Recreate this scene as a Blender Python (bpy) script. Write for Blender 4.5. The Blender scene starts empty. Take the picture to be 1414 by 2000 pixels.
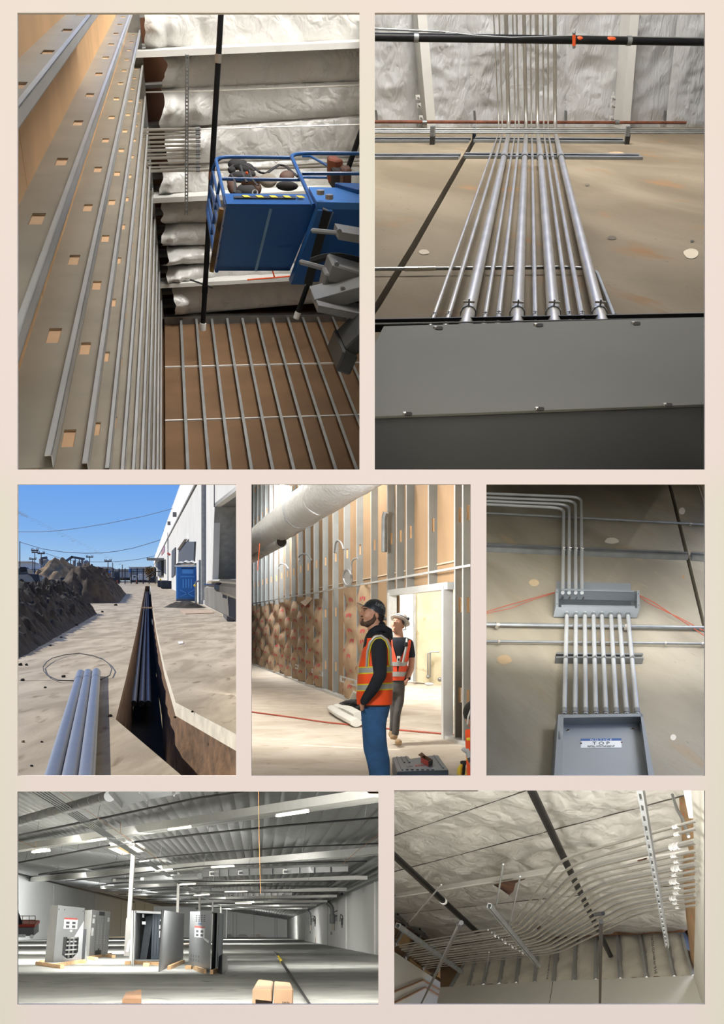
import bpy, math, random
from mathutils import Vector as V, Matrix, noise as NZ
random.seed(7)
SC = bpy.context.scene
COL = SC.collection
FPX, CX, CY = 2000.0, 707.0, 1300.0      # focal length and principal point for the 1414x2000 frame

# ---------------- camera ----------------
cam_d = bpy.data.cameras.new('camera')
cam = bpy.data.objects.new('camera', cam_d)
COL.objects.link(cam)
cam.location = (0, 0, 0)
cam.rotation_euler = (math.pi / 2, 0, 0)
cam_d.sensor_fit = 'AUTO'
cam_d.sensor_width = 36.0
cam_d.lens = 36.0
cam_d.shift_y = 0.15                       # rising front: level camera, verticals stay upright
cam_d.clip_start = 0.05
cam_d.clip_end = 2000
SC.camera = cam

# ---------------- colour management ----------------
SC.view_settings.view_transform = 'Standard'
SC.view_settings.look = 'None'
SC.view_settings.gamma = 1.0
SC.view_settings.use_curve_mapping = False
SC.view_settings.exposure = 0.0
SC.cycles.max_bounces = 6
SC.cycles.diffuse_bounces = 3
SC.cycles.glossy_bounces = 3
SC.cycles.sample_clamp_indirect = 4.0

# ---------------- world: clear day sky above, sunlit bare ground below ----------------
def lin(c):
    return c / 12.92 if c <= 0.04045 else ((c + 0.055) / 1.055) ** 2.4
def hexc(h, a=True):
    h = h.lstrip('#')
    c = [lin(int(h[i:i + 2], 16) / 255) for i in (0, 2, 4)]
    return (*c, 1.0) if a else tuple(c)

W = bpy.data.worlds.new('world')
SC.world = W
W.use_nodes = True
nt = W.node_tree
nt.nodes.clear()
wo = nt.nodes.new('ShaderNodeOutputWorld')
wb = nt.nodes.new('ShaderNodeBackground')
tc = nt.nodes.new('ShaderNodeTexCoord')
sx = nt.nodes.new('ShaderNodeSeparateXYZ')
rp = nt.nodes.new('ShaderNodeValToRGB')
mp = nt.nodes.new('ShaderNodeMapRange')
mp.inputs[1].default_value = -1; mp.inputs[2].default_value = 1
nt.links.new(tc.outputs['Generated'], sx.inputs[0])
nt.links.new(sx.outputs[2], mp.inputs[0])
nt.links.new(mp.outputs[0], rp.inputs[0])
nt.links.new(rp.outputs[0], wb.inputs[0])
nt.links.new(wb.outputs[0], wo.inputs[0])
cr = rp.color_ramp
stops = [(0.0, '#8f8168'), (0.50, '#a3967e'), (0.53, '#c0d2de'), (0.5425, '#b6d1e6'), (0.5530, '#96c0ec'), (0.5650, '#7eb0ec'), (0.5875, '#6aa2ec'), (0.64, '#4d8bdf'), (0.75, '#3f7dd4'), (1.0, '#3a74c8')]
while len(cr.elements) > 1:
    cr.elements.remove(cr.elements[0])
cr.elements[0].position = stops[0][0]; cr.elements[0].color = hexc(stops[0][1])
for p_, h_ in stops[1:]:
    e_ = cr.elements.new(p_); e_.color = hexc(h_)
wb.inputs[1].default_value = 1.0

# ---------------- sun ----------------
def lamp(name, kind, loc, aim, power, color=(1, 1, 1), size=1.0, size_y=None, spread=None):
    d = bpy.data.lights.new(name, kind)
    d.energy = power; d.color = color
    o = bpy.data.objects.new(name, d); COL.objects.link(o)
    o.location = loc
    o.rotation_euler = (V(aim) - V(loc)).to_track_quat('-Z', 'Y').to_euler()
    if kind == 'AREA':
        d.size = size
        if size_y: d.shape = 'RECTANGLE'; d.size_y = size_y
        if spread: d.spread = spread
    elif kind == 'SUN':
        d.angle = 0.009
    return o
SUN_FROM = V((-0.80, 0.30, 0.60)).normalized()
lamp('sun', 'SUN', SUN_FROM * 50, (0, 0, 0), 5.4, (1.0, 0.93, 0.82))
# fill lamp added to light the front of the board
lamp('board_fill', 'AREA', (0.0, -2.2, 1.0), (0, 1.0, 0.15), 122, (1.0, 0.915, 0.77), 3.0, 3.0)

# ---------------- pixels, planes ----------------
def ray(px, py):
    return V(((px - CX) / FPX, 1.0, (CY - py) / FPX))
def at(px, py, d):
    return ray(px, py) * d
def proj(p):
    return (CX + FPX * p.x / p.y, CY - FPX * p.z / p.y)
def vp(px, py):
    return ray(px, py).normalized()
def lerp(a, b, t):
    return a + (b - a) * t
class Plane:
    def __init__(s, p0, n):
        s.p = V(p0); s.n = V(n).normalized()
        if s.n.dot(s.p) > 0: s.n = -s.n            # faces the camera
    def hit(s, px, py, off=0.0):
        r = ray(px, py)
        return r * ((s.n.dot(s.p) + off) / s.n.dot(r))
    def shift(s, off):
        return Plane(s.p + s.n * off, s.n)
    def drop(s, p):
        return p - s.n * s.n.dot(p - s.p)
    def axes(s, up):
        u = (up - s.n * s.n.dot(up)).normalized()
        return s.n.cross(u).normalized(), u
def hitplane(o, d, pl):
    return o + d * (pl.n.dot(pl.p - o) / pl.n.dot(d))
class Panel:
    def __init__(s, x0, x1, y0, y1): s.x0, s.x1, s.y0, s.y1 = x0, x1, y0, y1
    def has(s, p, m=9):
        if p.y < 1.03: return False
        x, y = proj(p)
        return s.x0 - m < x < s.x1 + m and s.y0 - m < y < s.y1 + m
    def clip(s, a, b, m=9, n=160):
        ts = [i / n for i in range(n + 1) if s.has(lerp(a, b, i / n), m)]
        if not ts: return None
        return lerp(a, b, max(0, ts[0])), lerp(a, b, min(1, ts[-1]))

# ---------------- materials ----------------
MATS = {}
def mat(name, hx, rough=0.6, metal=0.0, var=0.12, scale=4.0, bump=0.0, bscale=30.0, hx2=None, stretch=None, detail=4, spec=None, coat=0, emit=None, estr=0, lo=.35, hi=.65):
    if name in MATS: return MATS[name]
    m = bpy.data.materials.new(name); m.use_nodes = True
    t = m.node_tree; b = t.nodes['Principled BSDF']
    c = hexc(hx)
    b.inputs['Roughness'].default_value = rough
    b.inputs['Metallic'].default_value = metal
    if spec is not None: b.inputs['Specular IOR Level'].default_value = spec
    if coat: b.inputs['Coat Weight'].default_value = coat
    co = t.nodes.new('ShaderNodeTexCoord'); mpn = t.nodes.new('ShaderNodeMapping')
    t.links.new(co.outputs['Object'], mpn.inputs[0])
    if stretch: mpn.inputs['Scale'].default_value = stretch
    if var or hx2:
        nz = t.nodes.new('ShaderNodeTexNoise'); nz.inputs['Scale'].default_value = scale; nz.inputs['Detail'].default_value = detail
        t.links.new(mpn.outputs[0], nz.inputs['Vector'])
        r = t.nodes.new('ShaderNodeValToRGB')
        t.links.new(nz.outputs['Fac'], r.inputs[0]); t.links.new(r.outputs[0], b.inputs['Base Color'])
        c2 = hexc(hx2) if hx2 else tuple(min(1, x * (1 + var)) for x in c[:3]) + (1,)
        c1 = c if hx2 else tuple(x * (1 - var) for x in c[:3]) + (1,)
        r.color_ramp.elements[0].color = c1; r.color_ramp.elements[1].color = c2
        r.color_ramp.elements[0].position = lo; r.color_ramp.elements[1].position = hi
    else:
        b.inputs['Base Color'].default_value = c
    if bump:
        n2 = t.nodes.new('ShaderNodeTexNoise'); n2.inputs['Scale'].default_value = bscale; n2.inputs['Detail'].default_value = 5
        t.links.new(mpn.outputs[0], n2.inputs['Vector'])
        bp = t.nodes.new('ShaderNodeBump'); bp.inputs['Strength'].default_value = bump; bp.inputs['Distance'].default_value = 0.02
        t.links.new(n2.outputs['Fac'], bp.inputs['Height']); t.links.new(bp.outputs[0], b.inputs['Normal'])
    if emit:
        b.inputs['Emission Color'].default_value = hexc(emit); b.inputs['Emission Strength'].default_value = estr
    MATS[name] = m
    return m

# ---------------- mesh building ----------------
CUR = [None, 10]           # the opening being furnished, margin in pixels
class MB:
    def __init__(s): s.v = []; s.f = []; s.mi = []; s.cur = 0
    def face(s, pts):
        k = len(s.v); s.v += [V(p) for p in pts]; s.f.append(tuple(range(k, k + len(pts)))); s.mi.append(s.cur); return s
    def add(s, vs, fs):
        k = len(s.v); s.v += [V(p) for p in vs]
        for f in fs: s.f.append(tuple(i + k for i in f)); s.mi.append(s.cur)
        return s
    def slab(s, pts, vec):
        n = len(pts); vec = V(vec); pts = [V(p) for p in pts]
        vs = pts + [p + vec for p in pts]
        fs = [tuple(range(n)), tuple(range(2 * n - 1, n - 1, -1))] + [(i, i + n, (i + 1) % n + n, (i + 1) % n) for i in range(n)]
        return s.add(vs, fs)
    def box(s, c, a, b, d):      # half-vectors
        c, a, b, d = V(c), V(a), V(b), V(d)
        return s.slab([c - a - b - d, c + a - b - d, c + a + b - d, c - a + b - d], d * 2)
    def cube(s, x0, x1, y0, y1, z0, z1):
        return s.slab([(x0, y0, z0), (x1, y0, z0), (x1, y1, z0), (x0, y1, z0)], (0, 0, z1 - z0))
    def bar(s, p0, p1, w, h, up):
        p0, p1 = V(p0), V(p1); d = (p1 - p0).normalized(); up = V(up)
        sd = d.cross(up).normalized(); u = sd.cross(d).normalized()
        return s.slab([p0 - sd * w / 2 - u * h / 2, p0 + sd * w / 2 - u * h / 2, p0 + sd * w / 2 + u * h / 2, p0 - sd * w / 2 + u * h / 2], p1 - p0)
    def loft(s, rings, cap=True, closed=False):
        n = len(rings[0]); k = len(s.v)
        for r in rings: s.v += [V(p) for p in r]
        m = len(rings)
        for j in range(m if closed else m - 1):
            a = k + j * n; b = k + ((j + 1) % m) * n
            for i in range(n):
                s.f.append((a + i, a + (i + 1) % n, b + (i + 1) % n, b + i)); s.mi.append(s.cur)
        if cap and not closed:
            s.f.append(tuple(range(k + n - 1, k - 1, -1))); s.mi.append(s.cur)
            s.f.append(tuple(range(k + (m - 1) * n, k + m * n))); s.mi.append(s.cur)
        return s
    def tube(s, path, r, n=8, closed=False, cap=True, flat=1.0):
        path = [V(p) for p in path]; m = len(path)
        rs = r if isinstance(r, (list, tuple)) else [r] * m
        t0 = (path[1] - path[0]).normalized()
        ref = V((0, 0, 1)) if abs(t0.z) < 0.9 else V((1, 0, 0))
        nx = (ref - t0 * ref.dot(t0)).normalized(); rings = []
        for i in range(m):
            if closed: t = (path[(i + 1) % m] - path[i - 1]).normalized()
            else: t = (path[min(i + 1, m - 1)] - path[max(i - 1, 0)]).normalized()
            nx = (nx - t * nx.dot(t))
            nx = nx.normalized() if nx.length > 1e-6 else t.orthogonal().normalized()
            by = t.cross(nx)
            rings.append([path[i] + (nx * math.cos(a) * flat + by * math.sin(a)) * rs[i] for a in [2 * math.pi * q / n for q in range(n)]])
        return s.loft(rings, cap, closed)
    def cyl(s, p0, p1, r0, r1=None, n=12):
        return s.tube([p0, p1], [r0, r0 if r1 is None else r1], n)
    def ball(s, c, r, n=12, m=8, ax=None):
        c = V(c); r = r if isinstance(r, (tuple, list)) else (r, r, r)
        ax = ax or (V((1, 0, 0)), V((0, 1, 0)), V((0, 0, 1)))
        rings = []
        for j in range(m + 1):
            ph = math.pi * (0.02 + 0.96 * j / m) - math.pi / 2
            rings.append([c + ax[0] * (r[0] * math.cos(ph) * math.cos(a)) + ax[1] * (r[1] * math.cos(ph) * math.sin(a)) + ax[2] * (r[2] * math.sin(ph)) for a in [2 * math.pi * q / n for q in range(n)]])
        return s.loft(rings)
    def grid(s, rows):
        k = len(s.v); n = len(rows[0])
        for r in rows: s.v += [V(p) for p in r]
        for j in range(len(rows) - 1):
            for i in range(n - 1):
                a = k + j * n + i
                s.f.append((a, a + 1, a + n + 1, a + n)); s.mi.append(s.cur)
        return s
    def mesh(s, name, mats, org, smooth=35, bevel=0):
        me = bpy.data.meshes.new(name)
        me.from_pydata([v - org for v in s.v], [], s.f)
        pc = CUR[0]
        over = []
        if pc and s.v:                               # what the opening cannot show is sawn off
            m = CUR[1]
            for a, k in ((V((1, 0, 0)), (pc.x0 - m - CX) / FPX), (V((-1, 0, 0)), -(pc.x1 + m - CX) / FPX), (V((0, 0, 1)), (CY - pc.y1 - m) / FPX), (V((0, 0, -1)), -(CY - pc.y0 + m) / FPX)):
                n = (a - V((0, 1, 0)) * k).normalized()
                if min(n.dot(v) for v in s.v) < -1e-4: over.append(n)
            n = V((0, 1, 0))
            if min(v.y for v in s.v) < 1.012: over.append(None)
        mats = mats if isinstance(mats, (list, tuple)) else [mats]
        for m in mats: me.materials.append(m)
        if len(mats) > 1: me.polygons.foreach_set('material_index', s.mi)
        import bmesh
        bm = bmesh.new(); bm.from_mesh(me)
        if bevel:
            bmesh.ops.remove_doubles(bm, verts=bm.verts, dist=1e-5)
        bmesh.ops.recalc_face_normals(bm, faces=bm.faces)
        for n in over:
            co, no = ((-org), n) if n is not None else (V((0, 1.012, 0)) - org, V((0, 1, 0)))
            closed = all(len(e.link_faces) == 2 for e in bm.edges)
            r = bmesh.ops.bisect_plane(bm, geom=bm.verts[:] + bm.edges[:] + bm.faces[:], plane_co=co, plane_no=no, clear_inner=True)
            if closed:
                ed = [e for e in r['geom_cut'] if isinstance(e, bmesh.types.BMEdge)]
                if ed: bmesh.ops.holes_fill(bm, edges=ed, sides=0)
        if bevel:
            es = [e for e in bm.edges if len(e.link_faces) == 2 and e.calc_face_angle(0) > 0.6]
            bmesh.ops.bevel(bm, geom=es, offset=bevel, segments=1, affect='EDGES', clamp_overlap=True)
        bm.to_mesh(me); bm.free()
        if smooth:
            me.shade_smooth(); me.set_sharp_from_angle(angle=math.radians(smooth))
        return me
    def build(s, name, mats, parent=None, label=None, cat=None, group=None, kind=None, smooth=35, bevel=0, org=None):
        if parent is not None: org = worg(parent)
        elif org is None:
            org = V((0, 0, 0))
            if s.v and cat:
                lo = [min(v[i] for v in s.v) for i in range(3)]; hi = [max(v[i] for v in s.v) for i in range(3)]
                org = V(((lo[0] + hi[0]) / 2, (lo[1] + hi[1]) / 2, lo[2]))
        o = bpy.data.objects.new(name, s.mesh(name, mats, V(org), smooth, bevel))
        COL.objects.link(o)
        if parent is not None: o.parent = parent
        else: o.location = org
        return tag(o, label, cat, group, kind)
def worg(o):
    p = V((0, 0, 0))
    while o is not None: p = p + V(o.location); o = o.parent
    return p
def tag(o, label=None, cat=None, group=None, kind=None):
    if label: o['label'] = label
    if cat: o['category'] = cat
    if group: o['group'] = group
    if kind: o['kind'] = kind
    return o
def thing(name, label, cat, base, group=None):
    o = bpy.data.objects.new(name, None); COL.objects.link(o)
    o.empty_display_size = 0.1
    o.location = base
    return tag(o, label, cat, group)
def fillet(pts, r, n=6):
    pts = [V(p) for p in pts]; out = [pts[0]]
    for i in range(1, len(pts) - 1):
        a, b, c = pts[i - 1], pts[i], pts[i + 1]
        d0, d1 = (a - b), (c - b)
        rr = min(r, d0.length * .48, d1.length * .48)
        s0, s1 = b + d0.normalized() * rr, b + d1.normalized() * rr
        for k in range(n + 1):
            t = k / n
            out.append(s0 * (1 - t) ** 2 + b * 2 * t * (1 - t) + s1 * t * t)
    out.append(pts[-1]); return out
def pxw(px, p):            # width in metres of px pixels at point p
    return px * p.y / FPX
ORD = ['first', 'second', 'third', 'fourth', 'fifth', 'sixth', 'seventh', 'eighth', 'ninth', 'tenth', 'eleventh', 'twelfth', 'thirteenth', 'fourteenth', 'fifteenth', 'sixteenth', 'seventeenth', 'eighteenth', 'nineteenth', 'twentieth']

# common materials
STEEL = mat('galvanised_steel', '#bcb8b0', .36, .85, .10, 6)
STEEL_D = mat('dull_galvanised_steel', '#8d9091', .45, .75, .15, 8)
STUD = mat('galvanised_stud', '#b4b6b6', .42, .6, .10, 5)
BLACKP = mat('black_pipe_paint', '#121315', .42, 0, .2, 9, spec=.22)
def foil_mat(name, hx, rough=.28, metal=.1, s=(1, 1, 1), k=1.0, strength=.55):
    """crinkled plastic-foil facing: sharp creases from ridged noise"""
    m = mat(name, hx, rough, metal, .05, 2.0, spec=.6)
    t = m.node_tree; b = t.nodes['Principled BSDF']
    co = t.nodes.new('ShaderNodeTexCoord'); mp_ = t.nodes.new('ShaderNodeMapping'); mp_.inputs['Scale'].default_value = s
    t.links.new(co.outputs['Object'], mp_.inputs[0]); prev = None
    for sc_, w in ((2.2 * k, 1.0), (5.5 * k, .6), (13 * k, .3)):
        n_ = t.nodes.new('ShaderNodeTexNoise'); n_.inputs['Scale'].default_value = sc_; n_.inputs['Detail'].default_value = 2; n_.inputs['Distortion'].default_value = .6
        t.links.new(mp_.outputs[0], n_.inputs['Vector'])
        a_ = t.nodes.new('ShaderNodeMath'); a_.operation = 'SUBTRACT'; a_.inputs[1].default_value = .5; t.links.new(n_.outputs['Fac'], a_.inputs[0])
        c_ = t.nodes.new('ShaderNodeMath'); c_.operation = 'ABSOLUTE'; t.links.new(a_.outputs[0], c_.inputs[0])
        d_ = t.nodes.new('ShaderNodeMath'); d_.operation = 'MULTIPLY_ADD'; d_.inputs[1].default_value = w; t.links.new(c_.outputs[0], d_.inputs[0])
        if prev: t.links.new(prev.outputs[0], d_.inputs[2])
        else: d_.inputs[2].default_value = 0
        prev = d_
    bp = t.nodes.new('ShaderNodeBump'); bp.inputs['Strength'].default_value = strength; bp.inputs['Distance'].default_value = .12 / k
    t.links.new(prev.outputs[0], bp.inputs['Height']); t.links.new(bp.outputs[0], b.inputs['Normal'])
    return m
FOIL = foil_mat('white_foil_facing', '#dddcd8', .32, 0, (1, 1, 1), .8, .5)
WHITEP = mat('white_paint', '#e4e3de', .55, 0, .04, 3)
TAN = mat('tan_sheathing', '#b8936a', .8, 0, .12, 3)
PLY = mat('brown_plywood', '#7a5233', .8, 0, .25, 3, stretch=(1, 6, 1))
RUST = mat('rusty_pipe', '#7d4c39', .7, .2, .35, 14)
ORANGE = mat('orange_paint', '#d9541e', .5, 0, .08)
RED_CU = mat('red_wire', '#a84a36', .5, 0, .1)
GREYBOX = mat('grey_enamel', '#7e817e', .42, 0, .04, 3)
BLUE = mat('blue_enamel', '#18508f', .35, 0, .06, 4)
GREYARM = mat('grey_arm_enamel', '#8c8e90', .45, .1, .08, 4)
WOOD = mat('pale_lumber', '#c3a077', .8, 0, .18, 4, stretch=(1, 1, 6))
CARD = mat('cardboard', '#a98460', .85, 0, .1, 3)
YELLOW = mat('yellow_paint', '#e5c71e', .5, 0, .05)
BLACK = mat('black_rubber', '#141416', .55, 0, .2, 9)
# =====================================================================
# THE BOARD: one beige wall with seven rectangular openings
# =====================================================================
P1 = Panel(34, 702, 25, 917); P2 = Panel(732, 1377, 25, 917)
P3 = Panel(34, 461, 946, 1515); P4 = Panel(491, 919, 946, 1515); P5 = Panel(950, 1377, 946, 1515)
P6 = Panel(34, 739, 1546, 1962); P7 = Panel(770, 1377, 1544, 1962)
PANELS = [P1, P2, P3, P4, P5, P6, P7]
def board():
    m = bpy.data.materials.new('beige_board'); m.use_nodes = True
    t = m.node_tree; b = t.nodes['Principled BSDF']; b.inputs['Roughness'].default_value = .9
    b.inputs['Specular IOR Level'].default_value = .1
    co = t.nodes.new('ShaderNodeTexCoord'); nz = t.nodes.new('ShaderNodeTexNoise')
    nz.inputs['Scale'].default_value = 1.5; nz.inputs['Detail'].default_value = 2
    t.links.new(co.outputs['Object'], nz.inputs['Vector'])
    # printed tint: pinkish beige in the middle, yellowish cream towards the lower outer edges
    sp = t.nodes.new('ShaderNodeSeparateXYZ'); t.links.new(co.outputs['Object'], sp.inputs[0])
    ab = t.nodes.new('ShaderNodeMath'); ab.operation = 'ABSOLUTE'; t.links.new(sp.outputs[0], ab.inputs[0])
    ed = t.nodes.new('ShaderNodeMapRange'); ed.inputs[1].default_value = .32; ed.inputs[2].default_value = .352
    t.links.new(ab.outputs[0], ed.inputs[0])
    lo = t.nodes.new('ShaderNodeMapRange'); lo.inputs[1].default_value = .20; lo.inputs[2].default_value = .16
    t.links.new(sp.outputs[2], lo.inputs[0])
    mu = t.nodes.new('ShaderNodeMath'); mu.operation = 'MULTIPLY'; t.links.new(ed.outputs[0], mu.inputs[0]); t.links.new(lo.outputs[0], mu.inputs[1])
    ad = t.nodes.new('ShaderNodeMapRange'); ad.inputs[1].default_value = .62; ad.inputs[2].default_value = .75; t.links.new(nz.outputs['Fac'], ad.inputs[0])
    mx0 = t.nodes.new('ShaderNodeMath'); mx0.operation = 'MAXIMUM'; t.links.new(mu.outputs[0], mx0.inputs[0]); t.links.new(ad.outputs[0], mx0.inputs[1])
    mx = t.nodes.new('ShaderNodeMix'); mx.data_type = 'RGBA'
    mx.inputs[6].default_value = hexc('#e6d8cb'); mx.inputs[7].default_value = hexc('#e0dac3')
    t.links.new(mx0.outputs[0], mx.inputs[0]); t.links.new(mx.outputs[2], b.inputs['Base Color'])
    xs = sorted({-1500, 2900} | {v for p in PANELS for v in (p.x0, p.x1)})
    ys = sorted({-2800, 3400} | {v for p in PANELS for v in (p.y0, p.y1)})
    mb = MB()
    hole = lambda x, y: any(p.x0 < x < p.x1 and p.y0 < y < p.y1 for p in PANELS)
    nx_, ny_ = len(xs) - 1, len(ys) - 1
    solid = [[not hole((xs[i] + xs[i + 1]) / 2, (ys[j] + ys[j + 1]) / 2) for i in range(nx_)] for j in range(ny_)]
    TH = .003
    q = lambda x, y, k: at(x, y, 1.0) + V((0, k * TH, 0))
    for j in range(ny_):
        for i in range(nx_):
            if not solid[j][i]: continue
            a, b2, c, d = xs[i], xs[i + 1], ys[j], ys[j + 1]
            mb.face([q(a, c, 0), q(b2, c, 0), q(b2, d, 0), q(a, d, 0)])
            mb.face([q(a, c, 1), q(a, d, 1), q(b2, d, 1), q(b2, c, 1)])
            for (di, dj, e) in ((-1, 0, ((a, c), (a, d))), (1, 0, ((b2, c), (b2, d))), (0, -1, ((a, c), (b2, c))), (0, 1, ((a, d), (b2, d)))):
                ii, jj = i + di, j + dj
                if not (0 <= ii < nx_ and 0 <= jj < ny_) or not solid[jj][ii]:
                    (x0, y0), (x1, y1) = e
                    mb.face([q(x0, y0, 0), q(x1, y1, 0), q(x1, y1, 1), q(x0, y0, 1)])
    mb.build('wall_front', m, kind='structure', label='beige display wall with seven rectangular openings')
board()
# partitions behind the board keep the light of one view out of the next
PART = mat('partition_paint', '#cfccc4', .9, 0, .03, 2)
def partition(px, d1, name, d0=1.004, skip=()):
    L, Rr, T, B = px
    c = [(L, T), (Rr, T), (Rr, B), (L, B)]
    for i in range(4):                   # 0 top, 1 right, 2 bottom, 3 left
        if i in skip: continue
        a, b = c[i], c[(i + 1) % 4]
        n = (at(*a, 1.0) - at(*b, 1.0)).cross(at(*a, 1.0)).normalized() * .0006
        MB().slab([at(*a, d0), at(*b, d0), at(*b, d1), at(*a, d1)], n if n.dot(at((L + Rr) / 2, (T + B) / 2, 1) - at(*a, 1)) < 0 else -n).build(name, PART, kind='structure')
# =====================================================================
# OPENING 1: tall stud wall, foil-faced ceiling, blue scissor lift
# =====================================================================
def view1():
    P = P1; CUR[:] = [P1, 10]
    Z = vp(318, -150)
    H = V((-109, 2000, -2788)); H = (H - Z * H.dot(Z)).normalized()
    X = H.cross(Z).normalized()
    if X.x < 0: X = -X
    r = ray(320, 618); B = 10.0
    k = B / r.dot(Z); A = -r.dot(X) * k; U = r.dot(H) * k
    P3d = lambda u, v, w: H * u + X * v + Z * w
    LW = Plane(X * -A, X); CE = Plane(Z * B, Z); BW = Plane(H * U, H)
    wl = thing_struct = None
    # ---- left wall: sheathing, studs with punched holes
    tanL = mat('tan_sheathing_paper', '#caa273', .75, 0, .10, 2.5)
    DS = .105                                      # stud depth
    us = [.2585 + .2365 * i for i in range(-2, 12)]
    us = [u for u in us if 0.0 < u < U]
    root = MB().face([P3d(.02, -A - DS - .03, 1.4), P3d(.02, -A - DS - .03, B + .5), P3d(U + .2, -A - DS - .03, B + .5), P3d(U + .2, -A - DS - .03, 1.4)])
    # backing board behind the sheathing panels
    wroot = root.build('wall_left', tanL, kind='structure')
    edges = [.02] + us + [U + .02]
    for i in range(len(edges) - 1):
        u0, u1 = edges[i], edges[i + 1]
        cl = P.clip(P3d(u0, -A - DS, .3), P3d(u0, -A - DS, B), 60)
        c2 = P.clip(P3d(u1, -A - DS, .3), P3d(u1, -A - DS, B), 60)
        if not cl and not c2: continue
        w0 = min([c[0].dot(Z) for c in (cl, c2) if c])
        ws = [w0]
        for wj in (2.58, 5.1, 7.6): 
            if wj > w0 + .2: ws.append(wj)
        ws.append(B + .1)
        for a, b in zip(ws[:-1], ws[1:]):
            MB().slab([P3d(u0, -A - DS - .012, a), P3d(u1, -A - DS - .012, a), P3d(u1, -A - DS - .012, b - .006), P3d(u0, -A - DS - .012, b - .006)], X * .012).build('sheathing_panel', tanL, wroot)
    # seams between boards show as pale tape lines
    for u in us:
        cl = P.clip(P3d(u, -A, .2), P3d(u, -A, B), 25)
        if not cl: continue
        w0 = cl[0].dot(Z); w1 = B - .02
        mb = MB()
        F_ = .024                                   # flange width along u
        # flange at the room side, web, return lip
        mb.cur = 1
        mb.slab([P3d(u - F_, -A, w0), P3d(u, -A, w0), P3d(u, -A, w1), P3d(u - F_, -A, w1)], -X * .002)
        mb.slab([P3d(u - F_, -A, w0), P3d(u - F_, -A, w1), P3d(u - F_, -A - .012, w1), P3d(u - F_, -A - .012, w0)], H * .002)
        mb.cur = 0
        holes = []
        w = .95 + (u * 1.7 % .2)
        while w < w1 - .15:
            if w > w0 + .08: holes.append(w)
            w += .62
        va, vb = -A - DS * .40, -A - DS * .66
        mb.slab([P3d(u - .002, -A, w0), P3d(u - .002, -A, w1), P3d(u - .002, va, w1), P3d(u - .002, va, w0)], H * .002)
        mb.slab([P3d(u - .002, vb, w0), P3d(u - .002, vb, w1), P3d(u - .002, -A - DS, w1), P3d(u - .002, -A - DS, w0)], H * .002)
        cur = w0
        for hw in holes + [None]:
            e = w1 if hw is None else hw
            mb.slab([P3d(u - .002, va, cur), P3d(u - .002, va, e), P3d(u - .002, vb, e), P3d(u - .002, vb, cur)], H * .002)
            if hw: cur = hw + .10
        st = mb.build('stud', [mat('reflected_warm_web', '#a39c8c', .42, .5, .1, 5), mat('lit_stud_flange', '#d3d4d2', .35, .5, .06, 5)], wroot)  # flange painted as lit, web tinted with the tan it reflects
        k2 = MB()
        for hw in holes:
            k2.slab([P3d(u + .003, va + .001, hw - .003), P3d(u + .003, va + .001, hw + .103), P3d(u + .003, vb - .001, hw + .103), P3d(u + .003, vb - .001, hw - .003)], H * .002)
        if holes: k2.build('lit_hole_plate', mat('lit_sheathing', '#d2ab80', .7), st)  # plate painted as lit sheathing seen through the holes
    # top track
    MB().bar(P3d(.15, -A - DS / 2, B - .06), P3d(U, -A - DS / 2, B - .06), DS, .05, Z).build('top_track', STEEL_D, wroot)
    # thin conduit standing in front of the studs
    # ---- back wall
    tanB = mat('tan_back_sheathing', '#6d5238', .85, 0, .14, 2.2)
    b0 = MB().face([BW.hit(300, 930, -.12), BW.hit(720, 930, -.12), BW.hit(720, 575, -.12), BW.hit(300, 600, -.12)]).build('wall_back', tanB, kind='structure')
    sx_ = [(351, 618), (382, 618), (412, 613), (442, 613), (468, 608), (499, 608), (529, 608), (560, 608), (585, 608), (611, 606), (637, 604), (663, 602)]
    vs = [BW.hit(*q).dot(X) for q in sx_]
    dv = (vs[8] - vs[0]) / 8
    vs = [vs[0] + dv * i for i in range(-1, 18)]
    wtop = B - .01; DB = .05
    jw = [BW.hit(330, 707).dot(Z), BW.hit(330, 811).dot(Z)]
    wb = BW.hit(330, 930).dot(Z) - 1.2
    for i, v in enumerate(vs):
        ww = [wb, jw[1], jw[0], wtop]
        for a, b in zip(ww[:-1], ww[1:]):
            if P.clip(P3d(U + DB, v, a), P3d(U + DB, v + dv, b), 60):
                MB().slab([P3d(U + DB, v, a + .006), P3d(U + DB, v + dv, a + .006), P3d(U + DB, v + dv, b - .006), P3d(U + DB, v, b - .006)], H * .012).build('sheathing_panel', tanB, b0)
        cl = P.clip(P3d(U, v, wb), P3d(U, v, wtop), 25)
        if cl and i > 0:
            a, b = cl[0].dot(Z), cl[1].dot(Z)
            mb = MB()
            mb.slab([P3d(U, v, a), P3d(U, v + .022, a), P3d(U, v + .022, b), P3d(U, v, b)], H * .002)
            mb.slab([P3d(U, v + .020, a), P3d(U, v + .020, b), P3d(U + DB, v + .020, b), P3d(U + DB, v + .020, a)], X * .002)
            st = mb.build('stud', STUD, b0)
            kk = MB()
            for w in [a_ for a_ in [2.1 + .62 * q for q in range(13)] if a < a_ < b - .2]:
                kk.slab([P3d(U + .014, v + .0225, w), P3d(U + .032, v + .0225, w), P3d(U + .032, v + .0225, w + .07), P3d(U + .014, v + .0225, w + .07)], X * .001)
            if len(kk.v): kk.build('lit_hole_plate', mat('lit_sheathing', '#d2ab80'), st)  # plates on the web painted as lit sheathing
    for w in jw:
        MB().bar(P3d(U + DB - .006, vs[0], w), P3d(U + DB - .006, vs[-1], w), .012, .016, Z).build('joint_strip', WHITEP, b0)
    MB().bar(P3d(U + .02, vs[0], B - .05), P3d(U + .02, vs[-1], B - .05), .08, .07, Z).build('top_track', STEEL_D, b0)
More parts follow.
